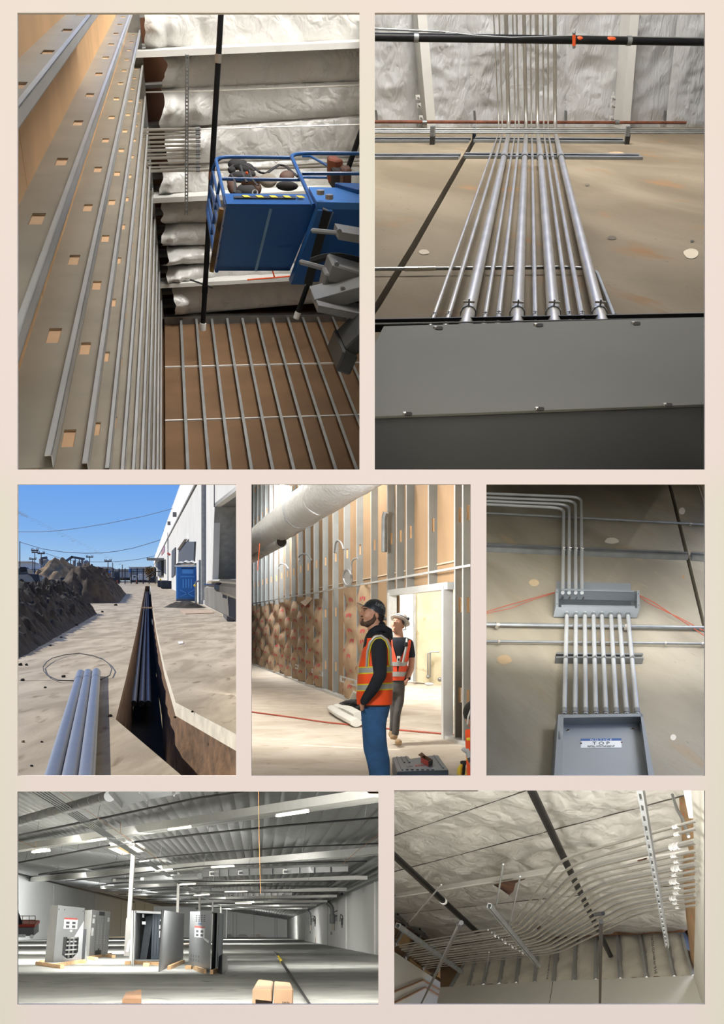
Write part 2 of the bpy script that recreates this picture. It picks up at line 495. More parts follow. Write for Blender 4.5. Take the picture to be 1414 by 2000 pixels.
    # ---- ceiling: deck, joists, purlins, foil batts
    deck = mat('dark_plywood_deck', '#5e3d28', .85, 0, .3, 3)
    c0 = MB().face([CE.hit(255, 15, -.5), CE.hit(715, 5, -.5), CE.hit(715, 600, -.5), CE.hit(300, 640, -.5)]).build('ceiling', deck, kind='structure')
    seams = [(-5, -30), (103, 84), (173, 157), (252, 224), (322, 305), (386, 366), (437, 424), (480, 470), (516, 508), (552, 530), (616, 584)]
    lx = [285, 322, 318, 322, 310, 318, 322, 326, 330, 340]
    for i in range(10):
        a, b = seams[i], seams[i + 1]
        nu, nv = 18, 70
        rows = []
        for q in range(nu + 1):
            t = q / nu
            row = []
            for s in range(nv + 1):
                f = s / nv
                rag = 13 * NZ.noise(V((t * 1.7, i * 7.3, 1))) + 5 * NZ.noise(V((t * 5 + i, i * 3.1, 5)))
                x = lerp(lx[i] + rag, 712, f)
                y = lerp(lerp(a[0], a[1], f), lerp(b[0], b[1], f), t)
                p = CE.hit(x, y)
                sag = .035 * math.sin(math.pi * t) ** .4 + (.10 * max(0, 1 - f * 4)) * math.sin(math.pi * t) + .05 * (1 if f < .06 else 0) * math.sin(math.pi * t)
                cr = NZ.noise(p * 1.3 + V((i * 5, 0, 0))) * .05 + abs(NZ.noise(V((p.x * 4, p.y * 2.2, i)))) * .07 + abs(NZ.noise(V((p.x * 9, p.y * 6, i)))) * .03
                cr *= (1.6 if f < .3 else 1.0) * math.sin(math.pi * t) ** .5
                row.append(p - Z * (sag + cr))
            rows.append(row)
        MB().grid(rows).build('foil_batt', FOIL, c0, smooth=80)
    for i, (a, b, hh) in enumerate([(103, 84, .3), (386, 366, .26), (553, 531, .22)]):
        x0 = [262, 298, 311][i]
        pl = CE.shift(.10)
        MB().bar(pl.hit(x0, a), pl.hit(715, b), pxw([11, 9, 7][i], pl.hit(x0, a)), hh, Z).build('purlin', WHITEP, c0)
    for y in (30, 90, 168, 246, 300, 345, 372, 415, 450, 470, 497, 528, 570, 596):
        pl = CE.shift(-.25)
        MB().bar(pl.hit(262, y), pl.hit(345, y - 4), pxw(6, pl.hit(300, y)), .2, Z).build('joist', mat('grey_joist', '#8d8d88', .7), c0)
    # ---- perforated strut hung below the ceiling
    pl = CE.shift(.55)
    a, b = pl.hit(365.5, 107), pl.hit(364, 420)
    ax = (b - a).normalized(); sd = ax.cross(Z).normalized(); wd = pxw(7, a)
    mb = MB(); L = (b - a).length; n = 44
    for s in (-1, 1):
        mb.slab([a + sd * s * wd * .5, b + sd * s * wd * .5, b + sd * s * wd * .22, a + sd * s * wd * .22], Z * .004)
        mb.slab([a + sd * s * wd * .5, b + sd * s * wd * .5, b + sd * s * wd * .5 + Z * .05, a + sd * s * wd * .5 + Z * .05], sd * -s * .004)
    for q in range(n):
        p0 = a + ax * L * q / n; p1 = a + ax * L * (q + .45) / n
        mb.slab([p0 - sd * wd * .24, p1 - sd * wd * .24, p1 + sd * wd * .24, p0 + sd * wd * .24], Z * .004)
    mb.build('perforated_strut', STEEL_D, label='slotted grey strut hung under the white ceiling beside the black pipe', cat='strut')
    # ---- short conduits through the stud wall
    ys = [253, 261, 268, 277, 285, 293, 301, 308, 318, 326, 333]
    pl = CE.shift(.45)
    for i, y in enumerate(ys):
        x0 = 279 + (y - 253) * .14
        a, b = pl.hit(x0, y + 1), pl.hit(392, y - 1)
        rr = pxw([3, 2.2, 3, 2.4, 2, 3, 2, 3, 2, 2, 3][i], a)
        t = thing('conduit', f'{ORD[i]} from the top of the short steel conduits out of the tall stud wall', 'conduit', a, 'short conduits out of the tall stud wall')
        MB().tube([a, b], rr, 8).build('pipe', STEEL, t)
        c_ = lerp(a, b, .93)
        MB().tube([lerp(a, b, .91), lerp(a, b, .985)], rr * 1.35, 8).build('coupling', STEEL_D, t)
    a, b = pl.hit(392, 252), pl.hit(712, 243)
    MB().tube([a, b], pxw(1.1, a), 6).build('conduit', STEEL, label='long thin conduit running right from the topmost short conduit', cat='conduit')
    pl2 = CE.shift(.5)
    a, b = pl2.hit(392, 332), pl2.hit(712, 322)
    MB().tube([a, b], pxw(3.2, a), 8).build('conduit', STEEL, label='thick bright conduit passing behind the black pipe towards the lift basket', cat='conduit')
    a, b = pl2.hit(560, 323), pl2.hit(712, 313)
    MB().tube([a, b], pxw(2.2, a), 8).build('conduit', STEEL, label='upper conduit crossing behind the gate rails of the blue lift', cat='conduit')
    # ---- black sprinkler pipes
    pl = CE.shift(1.1)
    t = thing('sprinkler_pipe', 'long black sprinkler pipe from the top edge down past the lift to the tan wall', 'pipe', pl.hit(432, 15))
    pts = [pl.hit(432.5, 10), pl.hit(418, 330), pl.hit(404, 480), pl.hit(396, 640)]
    MB().tube([pts[0], pts[3] * 1.0], pxw(5.8, pts[0]), 12).build('pipe', BLACKP, t)
    for y in (114, 343, 565):
        p = lerp(pts[0], pts[3], 0); d = (pts[3] - pts[0])
        # locate along the line by pixel row
        lo_, hi_ = 0, 1
        for _ in range(30):
            m_ = (lo_ + hi_) / 2
            if proj(pts[0] + d * m_)[1] < y: lo_ = m_
            else: hi_ = m_
        c = pts[0] + d * lo_
        MB().tube([c - d.normalized() * .03, c + d.normalized() * .03], pxw(6.6, pts[0]), 12).build('clamp', STEEL if y == 114 else RUST if y == 343 else BLACKP, t)
    c = pts[3]
    MB().tube([c - d.normalized() * .04, c + d.normalized() * .02], pxw(7.5, pts[0]), 12).build('flange', WHITEP, t)
    pl3 = CE.shift(.9)
    a, b = pl3.hit(708, 248), pl3.hit(578, 622)
    t = thing('sprinkler_pipe', 'second black sprinkler pipe passing behind the blue lift at the far side', 'pipe', a)
    MB().tube([a, b], pxw(5.3, a), 12).build('pipe', BLACKP, t)
    d = (b - a)
    c = a + d * .2
    MB().tube([c, c + d.normalized() * .07], pxw(8, a), 12).build('coupling', RUST, t)
    MB().tube([b - d.normalized() * .06, b], pxw(6.5, a), 12).build('flange', WHITEP, t)
    a, b = pl.hit(371, 546), pl.hit(416, 562)
    MB().tube([a, b], pxw(1.8, a), 6).build('brace_rod', BLACKP, label='short black brace rod crossing the long black pipe', cat='brace')
    # thin wire
    pl = CE.shift(.35)
    MB().tube([pl.hit(285, 180), pl.hit(420, 177), pl.hit(705, 166)], .006, 5).build('hanger_wire', STEEL, label='thin steel wire stretched across the white ceiling batts', cat='wire')
    # orange sprinkler branch
    pl = CE.shift(.9)
    t = thing('sprinkler_branch', 'orange sprinkler branch pipe under the white ceiling below the lift', 'pipe', pl.hit(483, 546))
    MB().tube([pl.hit(483, 546.5), pl.hit(575, 539)], pxw(1.6, pl.hit(520, 543)), 8).build('pipe', ORANGE, t)
    MB().tube([pl.hit(531, 524), pl.hit(536, 541)], pxw(1.6, pl.hit(520, 543)), 8).build('stub', ORANGE, t)
    # ---- blue scissor lift
    wl = 5.2
    DK = Plane(Z * wl, Z)
    def up_to(p, py):          # raise p along Z until it projects at row py
        lo_, hi_ = 0.0, 4.0
        for _ in range(40):
            m_ = (lo_ + hi_) / 2
            if proj(p + Z * m_)[1] > py: lo_ = m_
            else: hi_ = m_
        return p + Z * lo_, lo_
    base = DK.hit(500, 470)
    lift = thing('scissor_lift', 'blue scissor lift platform with railings on grey folding arms', 'lift', base)
    qa, qb, qc, qd = DK.hit(443, 407), DK.hit(617, 408), DK.hit(566, 529), DK.hit(423, 529)
    MB().slab([qa, qb, qc, qd], Z * .04).build('platform_floor', BLUE, lift)
    for a_, b_, nm in ((qa, qb, 'toe_board'), (qd, qc, 'toe_board'), (qa, qd, 'toe_board')):
        MB().slab([a_, b_, b_ + Z * .23, a_ + Z * .23], (H * -.02) if nm else 0).build(nm, BLUE, lift)
    # seam on the underside, hazard stripes on the toe board
    s0, s1 = lerp(qa, qb, .49), lerp(qd, qc, .53)
    MB().bar(s0 - Z * .004, s1 - Z * .004, .012, .006, Z).build('floor_seam', mat('pale_blue_edge', '#6f93b5'), lift)
    e = (qb - qa).normalized(); o_ = qa + Z * .10 - H * .024
    Lq = (qb - qa).length
    MB().slab([o_ + e * .04, o_ + e * Lq * .8, o_ + e * Lq * .8 + Z * .045, o_ + e * .04 + Z * .045], -H * .003).build('hazard_strip', BLACK, lift)
    ys_ = MB()
    for q in range(5):
        s = o_ + e * (.09 + q * Lq * .155) - H * .004
        ys_.slab([s, s + e * Lq * .07, s + e * Lq * .045 + Z * .045, s - e * Lq * .025 + Z * .045], -H * .002)
    ys_.build('hazard_stripes', YELLOW, lift)
    # rails
    HR = up_to(qa + e * .0, 306)[1]
    rad = pxw(4.0, qa)
    TP = Plane(Z * (wl + HR), Z)
    A0 = qa + Z * HR; A1 = qb + Z * HR; D0 = qd + Z * HR
    pA = up_to(DK.hit(441, 392), 306)[0]
    top = [qa + Z * .05, A0, A0 + e * (Lq * 1.05)]
    MB().tube(fillet(top, .12), rad, 8).build('top_rail', BLUE, lift)
    MB().tube(fillet([A0 + e * .15, A0, D0, qd], .12), rad, 8).build('top_rail', BLUE, lift)
    MB().tube([qa + Z * HR * .52, qb + Z * HR * .52], rad * .95, 8).build('mid_rail', BLUE, lift)
    MB().tube([qa + Z * HR * .52, qd + Z * HR * .52], rad * .8, 8).build('mid_rail', BLUE, lift)
    for f in (.28, .55, .8):
        MB().tube([lerp(qa, qd, f), lerp(qa, qd, f) + Z * HR], rad * .8, 8).build('rail_post', BLUE, lift)
    MB().tube([lerp(qa, qd, .28), lerp(qa, qd, .55) + Z * HR], rad * .7, 8).build('rail_post', BLUE, lift)
    MB().tube([qd, D0], rad, 8).build('rail_post', BLUE, lift)
    # hazard tape on the end edge
    MB().bar(qa - X * .025, qd - X * .025, .02, .05, Z).build('edge_tape', mat('worn_tape', '#2a2620', .8, hx2='#8f6a2f', scale=9), lift)
    # main (right hand) platform, a little lower and nearer
    D2 = Plane(Z * (wl - .10), Z)
    ra, rb, rc, rd = D2.hit(619, 408), D2.hit(716, 410), D2.hit(716, 550), D2.hit(566, 551)
    MB().slab([ra, rb, rc, rd], Z * .05).build('platform_floor', BLUE, lift)
    MB().slab([ra, rb, rb + Z * .34, ra + Z * .34], H * -.03).build('toe_board', mat('light_blue_enamel', '#3d77bd', .35, 0, .05), lift)
    MB().slab([ra, rd, rd - Z * .04, ra - Z * .04], (rb - ra).normalized() * .07).build('edge_beam', BLUE, lift)
    MB().bar(ra + (rb - ra).normalized() * .05 - Z * .02, rd + (rb - ra).normalized() * .05 - Z * .02, .05, .03, Z).build('slide_rail', GREYARM, lift)
    MB().bar(lerp(ra, rb, .18) - Z * .03, lerp(rd, rc, .22) - Z * .03, .04, .03, Z).build('slide_rail', BLACK, lift)
    mbp = MB().slab([ra + (rb - ra).normalized() * .13 + Z * .36 - H * .05, ra + (rb - ra).normalized() * .46 + Z * .36 - H * .05, ra + (rb - ra).normalized() * .46 + Z * .2 - H * .05, ra + (rb - ra).normalized() * .22 + Z * .2 - H * .05], H * .03)
    mbp.build('hinge_plate', BLUE, lift, bevel=.004)
    for q_ in ((626, 380), (643, 389)):
        p = Plane(ra - H * .056, H).hit(*q_)
        MB().cyl(p, p - H * .02, .018, n=8).build('bolt', STEEL, lift)
    PF = Plane(ra, H)
    g0 = PF.hit(613, 402); g1 = PF.hit(567, 304); g2 = PF.hit(573, 298); g3 = PF.hit(715, 300)
    MB().tube(fillet([g0, PF.hit(566, 299), g3], .14), rad * 1.12, 8).build('gate_rail', BLUE, lift)
    PG = Plane(ra + H * .35, H)
    MB().tube(fillet([PG.hit(590, 305), PG.hit(606, 305), PG.hit(663, 337), PG.hit(697, 384)], .1), rad, 8).build('gate_rail', BLUE, lift)
    MB().tube([PF.hit(590, 339), PF.hit(715, 339)], rad, 8).build('gate_rail', BLUE, lift)
    MB().tube([PG.hit(585, 346), PG.hit(670, 347)], rad, 8).build('gate_rail', BLUE, lift)
    # folding arms below the platform
    PA = Plane(Z * (wl - .35), Z)
    def arm(x0, y0, x1, y1, wpx, hh, nm='folding_arm', m=GREYARM, off=0):
        p_ = Plane(Z * (wl - .35 - off), Z)
        a_, b_ = p_.hit(x0, y0), p_.hit(x1, y1)
        return MB().bar(a_, b_, pxw(wpx, a_), hh, Z).build(nm, m, lift, bevel=.008)
    arm(657, 452, 716, 462, 15, .16); arm(607, 450, 660, 455, 8, .03, 'arm_bracket')
    arm(640, 522, 716, 545, 34, .2, off=.1); arm(584, 511, 645, 527, 9, .03, 'arm_bracket')
    arm(638, 528, 628, 576, 12, .12, 'arm_column', off=.12)
    arm(612, 585, 716, 556, 26, .2, off=.25); arm(616, 592, 716, 612, 13, .16, off=.35)
    arm(660, 706, 676, 668, 30, .3, 'cylinder_housing', mat('dark_grey_arm', '#46484a', .5), off=.5); arm(673, 672, 716, 630, 26, .25, 'cylinder_housing', mat('dark_grey_arm', '#46484a'), off=.5)
    for q_ in ((657, 514), (669, 562), (676, 592), (662, 450)):
        p = Plane(Z * (wl - .66), Z).hit(*q_)
        MB().cyl(p, p - Z * .02, .010, n=12).build('pivot_pin', STEEL_D, lift)
    p_ = Plane(Z * (wl - .3), Z)
    MB().tube(fillet([p_.hit(q[0], q[1]) for q in ((607, 511), (630, 503), (660, 500), (716, 512))], .1), .018, 6).build('cable', BLACK, lift)
    # ---- tool belts and drill
    def lump(mb, q, rx, ry, rz, pl, seed, n=16, m=10):
        c = pl.hit(*q)
        k = len(mb.v); mb.ball(c, (pxw(rx, c), pxw(rz, c), pxw(ry, c)), n, m, (X, -H, Z * .8 + V((0, 0, .5))))
        for j in range(k, len(mb.v)):
            d_ = mb.v[j] - c; mb.v[j] = c + d_ * (1 + .35 * NZ.noise(mb.v[j] * 9 + V((seed, 0, 0))))
    PB = Plane(qa + H * .16, H)
    leather = mat('brown_leather', '#54382a', .7, 0, .25, 12); dark = mat('black_nylon', '#19181a', .8, 0, .3, 14); canvas = mat('grey_canvas_bag', '#8a8274', .85, 0, .15, 10)
    hook = lambda x, y0, y1, par: MB().tube([PB.hit(x + 4.5 * math.cos(a), (y0 + y1) / 2 + (y1 - y0) / 2 * math.sin(a)) for a in [2 * math.pi * q / 14 for q in range(14)]], pxw(.9, qa), 6, closed=True).build('carabiner', STEEL, par)
    b1 = thing('tool_belt', 'heavy tool belt with brown pouches hooked to the rail corner of the blue lift', 'tool belt', PB.hit(470, 385), 'tool belts hung on the lift rail')
    for a_, nm, m_ in (((462, 322), (17, 11, 9, PB, 1), dark), ((482, 330), (16, 11, 9, PB, 2), dark), ((470, 345), (22, 9, 10, PB, 8), dark), ((453, 366), (9, 17, 9, PB, 3), leather), ((492, 358), (15, 9, 9, PB, 5), leather), ((480, 372), (20, 13, 10, PB, 4), dark), ((503, 368), (7, 10, 8, PB, 9), leather)):
        mb = MB(); lump(mb, a_, *nm); mb.build('pouch' if m_ is leather else 'belt_pad', m_, b1)
    MB().bar(PB.hit(471, 354, .12), PB.hit(508, 353, .12), pxw(7, qa), .04, H).build('pouch_flap', mat('tan_leather', '#7a5c44', .7, 0, .2, 10), b1, bevel=.006)
    MB().ball(PB.hit(482, 338, .1), pxw(3.5, qa), 8, 6).build('orange_tag', ORANGE, b1)
    MB().tube([PB.hit(448, 384, .1), PB.hit(466, 384, .1)], pxw(2, qa), 8).build('orange_tool', ORANGE, b1)
    MB().tube([PB.hit(498 + 5 * math.cos(a), 376 + 5 * math.sin(a), .14) for a in [2 * math.pi * q / 12 for q in range(12)]], pxw(1.4, qa), 6, closed=True).build('steel_ring', STEEL, b1)
    rb_ = random.Random(5)
    for k_, (x, y, rx, ry) in enumerate(((452, 332, 8, 7), (460, 345, 8, 9), (474, 318, 9, 6), (492, 340, 8, 7), (500, 352, 7, 8), (463, 378, 10, 7), (487, 384, 9, 5), (448, 352, 6, 10))):
        mb = MB(); lump(mb, (x, y), rx, ry, 6, PB, 20 + k_, 12, 8); mb.build('small_pouch', [dark, leather, dark][k_ % 3], b1)
    for q in (((446, 330), (456, 322), (470, 320), (488, 326), (497, 333)), ((452, 340), (460, 356), (458, 376)), ((487, 332), (492, 350), (504, 362)), ((470, 322), (474, 340), (482, 356))):
        MB().tube(fillet([PB.hit(x, y, .16) for x, y in q], .1, 4), pxw(2.6, qa), 6, flat=.4).build('strap', dark, b1)
    hook(474, 297, 318, b1)
    b2 = thing('tool_belt', 'smaller tool belt with grey and brown pouches on the second carabiner', 'tool belt', PB.hit(545, 370), 'tool belts hung on the lift rail')
    MB().tube([PB.hit(*q) for q in ((497, 328), (508, 337), (520, 339), (532, 330), (545, 322), (558, 324), (570, 336), (582, 345))], pxw(5, qa), 8, flat=.5).build('belt', dark, b2)
    mb = MB(); lump(mb, (523, 353), 17, 12, 9, PB, 6); mb.build('pouch', canvas, b2)
    mb = MB(); lump(mb, (562, 345), 17, 13, 9, PB, 7); mb.build('pouch', leather, b2)
    mb = MB(); lump(mb, (562, 364), 21, 7, 8, PB, 11); mb.build('pouch', dark, b2)
    hook(539.5, 298, 318, b2)
    PD = Plane(ra + H * .25, H)
    dr = thing('power_tool', 'brown and black power tool lying on the lift deck behind the gate', 'tool', PD.hit(660, 380))
    MB().slab([PD.hit(641, 359), PD.hit(656, 353), PD.hit(680, 367), PD.hit(684, 377), PD.hit(668, 380), PD.hit(650, 372)], H * -.12).build('housing', dark, dr, bevel=.01)
    MB().slab([PD.hit(638, 351, .02), PD.hit(656, 351, .02), PD.hit(670, 360, .02), PD.hit(656, 362, .02), PD.hit(642, 358, .02)], H * -.14).build('grip', mat('brown_red_grip', '#7a4028', .6), dr, bevel=.01)
    MB().slab([PD.hit(663, 372, .02), PD.hit(682, 371, .02), PD.hit(686, 379, .02), PD.hit(670, 381, .02)], H * -.14).build('battery', leather, dr, bevel=.01)
    # ---- white panel painted in for the bright opening beside the back wall
    MB().slab([BW.hit(668, 600, -.3), BW.hit(715, 590, -.3), BW.hit(715, 690, -.3), BW.hit(690, 640, -.3)], H * .02).build('trim_1', WHITEP, kind='structure')
    # fill lamp added overhead, out of the opening's view
    CUR[0] = None
    lamp('overhead_fill', 'AREA', (.9, 4.4, 7.4), (-.6, 6.5, 4.0), 640, (1.0, .97, .93), 2.5, 2.5)
    partition((16, 716, -2600, 930), 13.5, 'partition', skip=(1,))
view1()
# =====================================================================
# OPENING 2: conduits fanning down a concrete wall into a grey pull box
# =====================================================================
def concrete(name, a, b, c, axes=None):
    m = bpy.data.materials.new(name); m.use_nodes = True; t = m.node_tree; bs = t.nodes['Principled BSDF']
    bs.inputs['Roughness'].default_value = .85; bs.inputs['Specular IOR Level'].default_value = .15
    co = t.nodes.new('ShaderNodeTexCoord'); vec = co.outputs['Object']
    if axes:                                   # lay the pattern out along the slab: across, along (slower)
        cb_ = t.nodes.new('ShaderNodeCombineXYZ')
        for i_, (ax_, k_) in enumerate(axes):
            dt = t.nodes.new('ShaderNodeVectorMath'); dt.operation = 'DOT_PRODUCT'; dt.inputs[1].default_value = tuple(V(ax_) * k_)
            t.links.new(vec, dt.inputs[0]); t.links.new(dt.outputs['Value'], cb_.inputs[i_])
        vec = cb_.outputs[0]
    def nz(s, d=6, ds=0):
        n = t.nodes.new('ShaderNodeTexNoise'); n.inputs['Scale'].default_value = s; n.inputs['Detail'].default_value = d; n.inputs['Distortion'].default_value = ds
        t.links.new(vec, n.inputs['Vector']); return n
    def ramp(n, lo, hi):
        r = t.nodes.new('ShaderNodeMapRange'); r.inputs[1].default_value = lo; r.inputs[2].default_value = hi; t.links.new(n.outputs['Fac'], r.inputs[0]); return r
    def mix(f, x, y):
        q = t.nodes.new('ShaderNodeMix'); q.data_type = 'RGBA'
        t.links.new(f.outputs[0], q.inputs[0])
        for s, v in ((6, x), (7, y)):
            if isinstance(v, str): q.inputs[s].default_value = hexc(v)
            else: t.links.new(v.outputs[2], q.inputs[s])
        return q
    q = mix(ramp(nz(1.6, 6, .6), .38, .64), a, b)
    q = mix(ramp(nz(4.5, 8, .3), .60, .72), q, c)
    q = mix(ramp(nz(38, 4), .66, .74), q, a)
    t.links.new(q.outputs[2], bs.inputs['Base Color'])
    bp = t.nodes.new('ShaderNodeBump'); bp.inputs['Strength'].default_value = .25; bp.inputs['Distance'].default_value = .01
    n2 = nz(26, 8); t.links.new(n2.outputs['Fac'], bp.inputs['Height']); t.links.new(bp.outputs[0], bs.inputs['Normal'])
    return m
_ca = ((vp(15700, 250), 1.0), (vp(1033, 102), .36))
CONC = concrete('tilt_up_concrete', '#6f6453', '#877c6a', '#846749', _ca)
_cg = ((vp(7600, 1320), 1.2), (vp(1142, 351), .6))
CONC_G = concrete('grey_tilt_up_concrete', '#857e6f', '#9b9484', '#9a8a72', _cg)
DARKGAP = mat('dark_joint', '#2a2622', .95)

def strap(par, c, ax, n, r, m=None):
    """two-piece pipe strap with its bolt"""
    mb = MB().tube([c - ax * r * .5, c + ax * r * .5], r * 1.22, 10)
    mb.build('strap', m or STEEL_D, par)
    sd = ax.cross(n).normalized()
    b = c + n * r * 1.2
    e = MB().box(b + n * r * .35, ax * r * .45, sd * r * .12, n * r * .5).build('strap_ear', STEEL_D, par)
    MB().cyl(b + n * r * .4 - sd * r * .8, b + n * r * .4 + sd * r * .8, r * .18, n=6).build('strap_bolt', STEEL, par)

def foil_strip(parent, pl, Zn, quad, seed, sag=.12, crumple=.08, nu=12, nv=36, freq=2.0, m=None):
    """quad: four pixels a0,a1 (one long edge) b0,b1 (other long edge)"""
    a0, a1, b0, b1 = quad
    rows = []
    for q in range(nu + 1):
        t = q / nu; row = []
        for s in range(nv + 1):
            f = s / nv
            x = lerp(lerp(a0[0], a1[0], f), lerp(b0[0], b1[0], f), t); y = lerp(lerp(a0[1], a1[1], f), lerp(b0[1], b1[1], f), t)
            p = pl.hit(x, y)
            env = math.sin(math.pi * t) ** .5 if 0 < t < 1 else 0
            cr = abs(NZ.noise(p * freq + V((seed * 9.1, 0, 0)))) + .5 * abs(NZ.noise(p * freq * 2.7 + V((0, seed * 5.3, 0)))) + .25 * abs(NZ.noise(p * freq * 6 + V((0, 0, seed))))
            row.append(p + Zn * (sag * env - crumple * cr * env))
        rows.append(row)
    return MB().grid(rows).build('foil_batt', m or FOIL, parent, smooth=50)

def view2():
    P = P2; CUR[:] = [P2, 10]
    Z = vp(1033, 102); H = vp(15700, 250)
    n = Z.cross(H).normalized()
    WL = Plane(ray(1045, 460) * 4, n); n = WL.n
    D = vp(1110, 3600); edge = WL.hit(1045, 248)
    CL = Plane(edge, H.cross(D)); cn = CL.n
    # ---- concrete wall: two tilt-up panels with an open joint
    wb = MB().face([WL.hit(700, 255, -.09), WL.hit(1400, 255, -.09), WL.hit(1400, 930, -.09), WL.hit(700, 930, -.09)]).build('wall_back', DARKGAP, kind='structure')
    MB().slab([WL.hit(700, 246), WL.hit(925, 246), WL.hit(921, 275), WL.hit(803, 477), WL.hit(735, 588), WL.hit(700, 645)], -n * .08).build('concrete_panel', CONC, wb)
    MB().slab([WL.hit(931, 246), WL.hit(1400, 246), WL.hit(1400, 930), WL.hit(700, 930), WL.hit(700, 662), WL.hit(744, 597), WL.hit(812, 485), WL.hit(929, 277)], -n * .08).build('concrete_panel', CONC, wb)
    for x, y, rx, ry, nm, m in ((1147, 361, 5, 2.4, 'patch', '#5c5346'), (1195, 464, 9, 4, 'patch', '#544b40'), (1350, 495, 14, 10, 'patch', '#c7bda9'), (828, 492, 10, 5, 'patch', '#b8ae9c'), (1203, 300, 16, 4, 'patch', '#a98f70'), (1352, 471, 4, 2, 'anchor', '#3c3832')):
        c = WL.hit(x, y, .001)
        MB().face([WL.hit(x + rx * math.cos(a) * (1 + .3 * NZ.noise(V((x, a, 0)))), y + ry * math.sin(a), .002) for a in [2 * math.pi * q / 14 for q in range(14)]]).build(nm, mat('patch_' + nm + str(x), m, .9), wb)
    # ---- ceiling
    cb = MB().face([CL.hit(700, 10, -.3), CL.hit(1400, 10, -.3), CL.hit(1400, 252, -.3), CL.hit(700, 252, -.3)]).build('ceiling', mat('dark_deck', '#4a443c', .9), kind='structure')
    foil2 = foil_mat('silver_foil_facing', '#cfd0d1', .28, .15, (2.2, .8, .8), .9, .38)
    xs = [(700, 712), (803, 824), (909, 924), (1001, 1012), (1106, 1105), (1214, 1201), (1326, 1299), (1420, 1382)]
    for i in range(7):
        foil_strip(cb, CL, cn, ((xs[i][0], 10), (xs[i][1], 249), (xs[i + 1][0], 10), (xs[i + 1][1], 249)), i, .07, .07, 16, 60, 1.6, foil2)
    def beam(q0, q1, wpx, hh):
        a, b = CL.hit(*q0), CL.hit(*q1)
        return MB().bar(a, b, pxw(wpx, a), hh, cn).build('purlin', WHITEP, cb)
    beam((813, 10), (834, 249), 18, .5); beam((1222, 10), (1204, 249), 17, .5)
    MB().bar(CL.hit(1232, 10, .06), CL.hit(1212, 170, .06), pxw(9, edge), .3, cn).build('dark_gap', mat('brown_gap', '#4d3a2c', .9), cb)
    for (x, y) in ((816, 190), (818, 206), (822, 230), (1197, 192), (1196, 207), (1194, 231)):
        c = CL.hit(x, y, .27); w = pxw(4, c)
        br = MB().box(c, H * w, D * w * 1.0, cn * w * .3).build('bracket', WHITEP, cb)
        MB().cyl(c, c + cn * .06, w * .35, n=8).build('bracket_bolt', STEEL_D, br)
    for (x, y) in ((735, 225), (927, 226), (1105, 226), (1299, 226)):
        c = CL.hit(x, y, .1); MB().box(c, H * pxw(1.6, c), D * pxw(9, c), cn * .02).build('chain_tie', STEEL_D, cb)
    # ---- black main with hangers, orange head, loose cable
    S = CL.shift(.75)
    a, b = S.hit(715, 72), S.hit(1395, 82)
    t = thing('sprinkler_pipe', 'black sprinkler main crossing under the silver ceiling above the conduits', 'pipe', a)
    MB().tube([a, b], pxw(7.6, a), 14).build('pipe', BLACKP, t)
    ax = (b - a).normalized()
    for x in (812, 1228):
        c = S.hit(x, lerp(72, 82, (x - 715) / 680)); MB().tube([c - ax * .02, c + ax * .02], pxw(8.6, c), 14).build('hanger_ring', STEEL_D, t)
    for x, w in ((1130, 8), (1190, 13)):
        c = S.hit(x, lerp(72, 82, (x - 715) / 680)); MB().ball(c - V((0, pxw(5, c), 0)), (pxw(w, c), pxw(3.6, c), pxw(4, c)), 10, 6).build('orange_paint_mark', ORANGE, t)
    t = thing('capped_fitting', 'small orange capped fitting strapped across the black sprinkler main', 'fitting', S.hit(1121, 92))
    S2 = CL.shift(.95)
    MB().tube([S2.hit(1121, 68), S2.hit(1121, 89)], pxw(3.6, a), 10).build('body', ORANGE, t)
    for y in (64.5, 91.5): MB().ball(S2.hit(1121, y), pxw(3.4, a), 10, 6).build('cap', STEEL_D, t)
    MB().tube([S2.hit(x, y) for x, y in ((715, 54), (770, 57), (860, 61), (930, 69), (1000, 73), (1060, 71), (1130, 69), (1250, 72), (1395, 75))], pxw(1.0, a), 6).build('cable', STEEL_D, label='thin grey cable hanging in a slack line along the black sprinkler main', cat='cable')
    MB().tube([S2.hit(x, y) for x, y in ((715, 57), (790, 60), (870, 64))], pxw(.9, a), 6).build('cable', BLACK, label='short dark cable beside the slack grey cable at the far end of the main', cat='cable')
    # ---- rust pipe and conduit bundle in the corner
    S3 = CL.shift(.45)
    t = thing('rusty_pipe', 'long rusty red pipe along the foot of the silver ceiling', 'pipe', S3.hit(1040, 239))
    MB().tube([S3.hit(715, 238), S3.hit(1340, 239.5)], pxw(2.7, edge), 10).build('pipe', RUST, t)
    for x in (829, 1205): 
        c = S3.hit(x, 239); MB().tube([c - H * .02, c + H * .02], pxw(4, c), 10).build('clamp', STEEL_D, t)
    for i, (y, w) in enumerate(((252, 1.7), (255.5, 1.5), (259, 1.8))):
        a, b = WL.hit(715, y, .12), WL.hit(1395, y + 1, .12)
        MB().tube([a, b], pxw(w, a), 8).build('conduit', STEEL_D, label=f'{["topmost", "middle", "lowest"][i]} of three thin grey conduits along the wall head under the rusty pipe', cat='conduit')
    for i, x in enumerate((845, 1226)):
        c = WL.hit(x, 262, .12)
        t = thing('conduit_clamp', f'{["first", "second"][i]} bracket clamping the three thin conduits at the wall head', 'clamp', c)
        MB().box(WL.hit(x, 256, .16), H * pxw(4, c), Z * pxw(12, c), n * .03).build('plate', STEEL_D, t); MB().box(WL.hit(x, 265, .06), H * pxw(5, c), Z * pxw(11, c), n * .06).build('foot', DARKGAP, t)
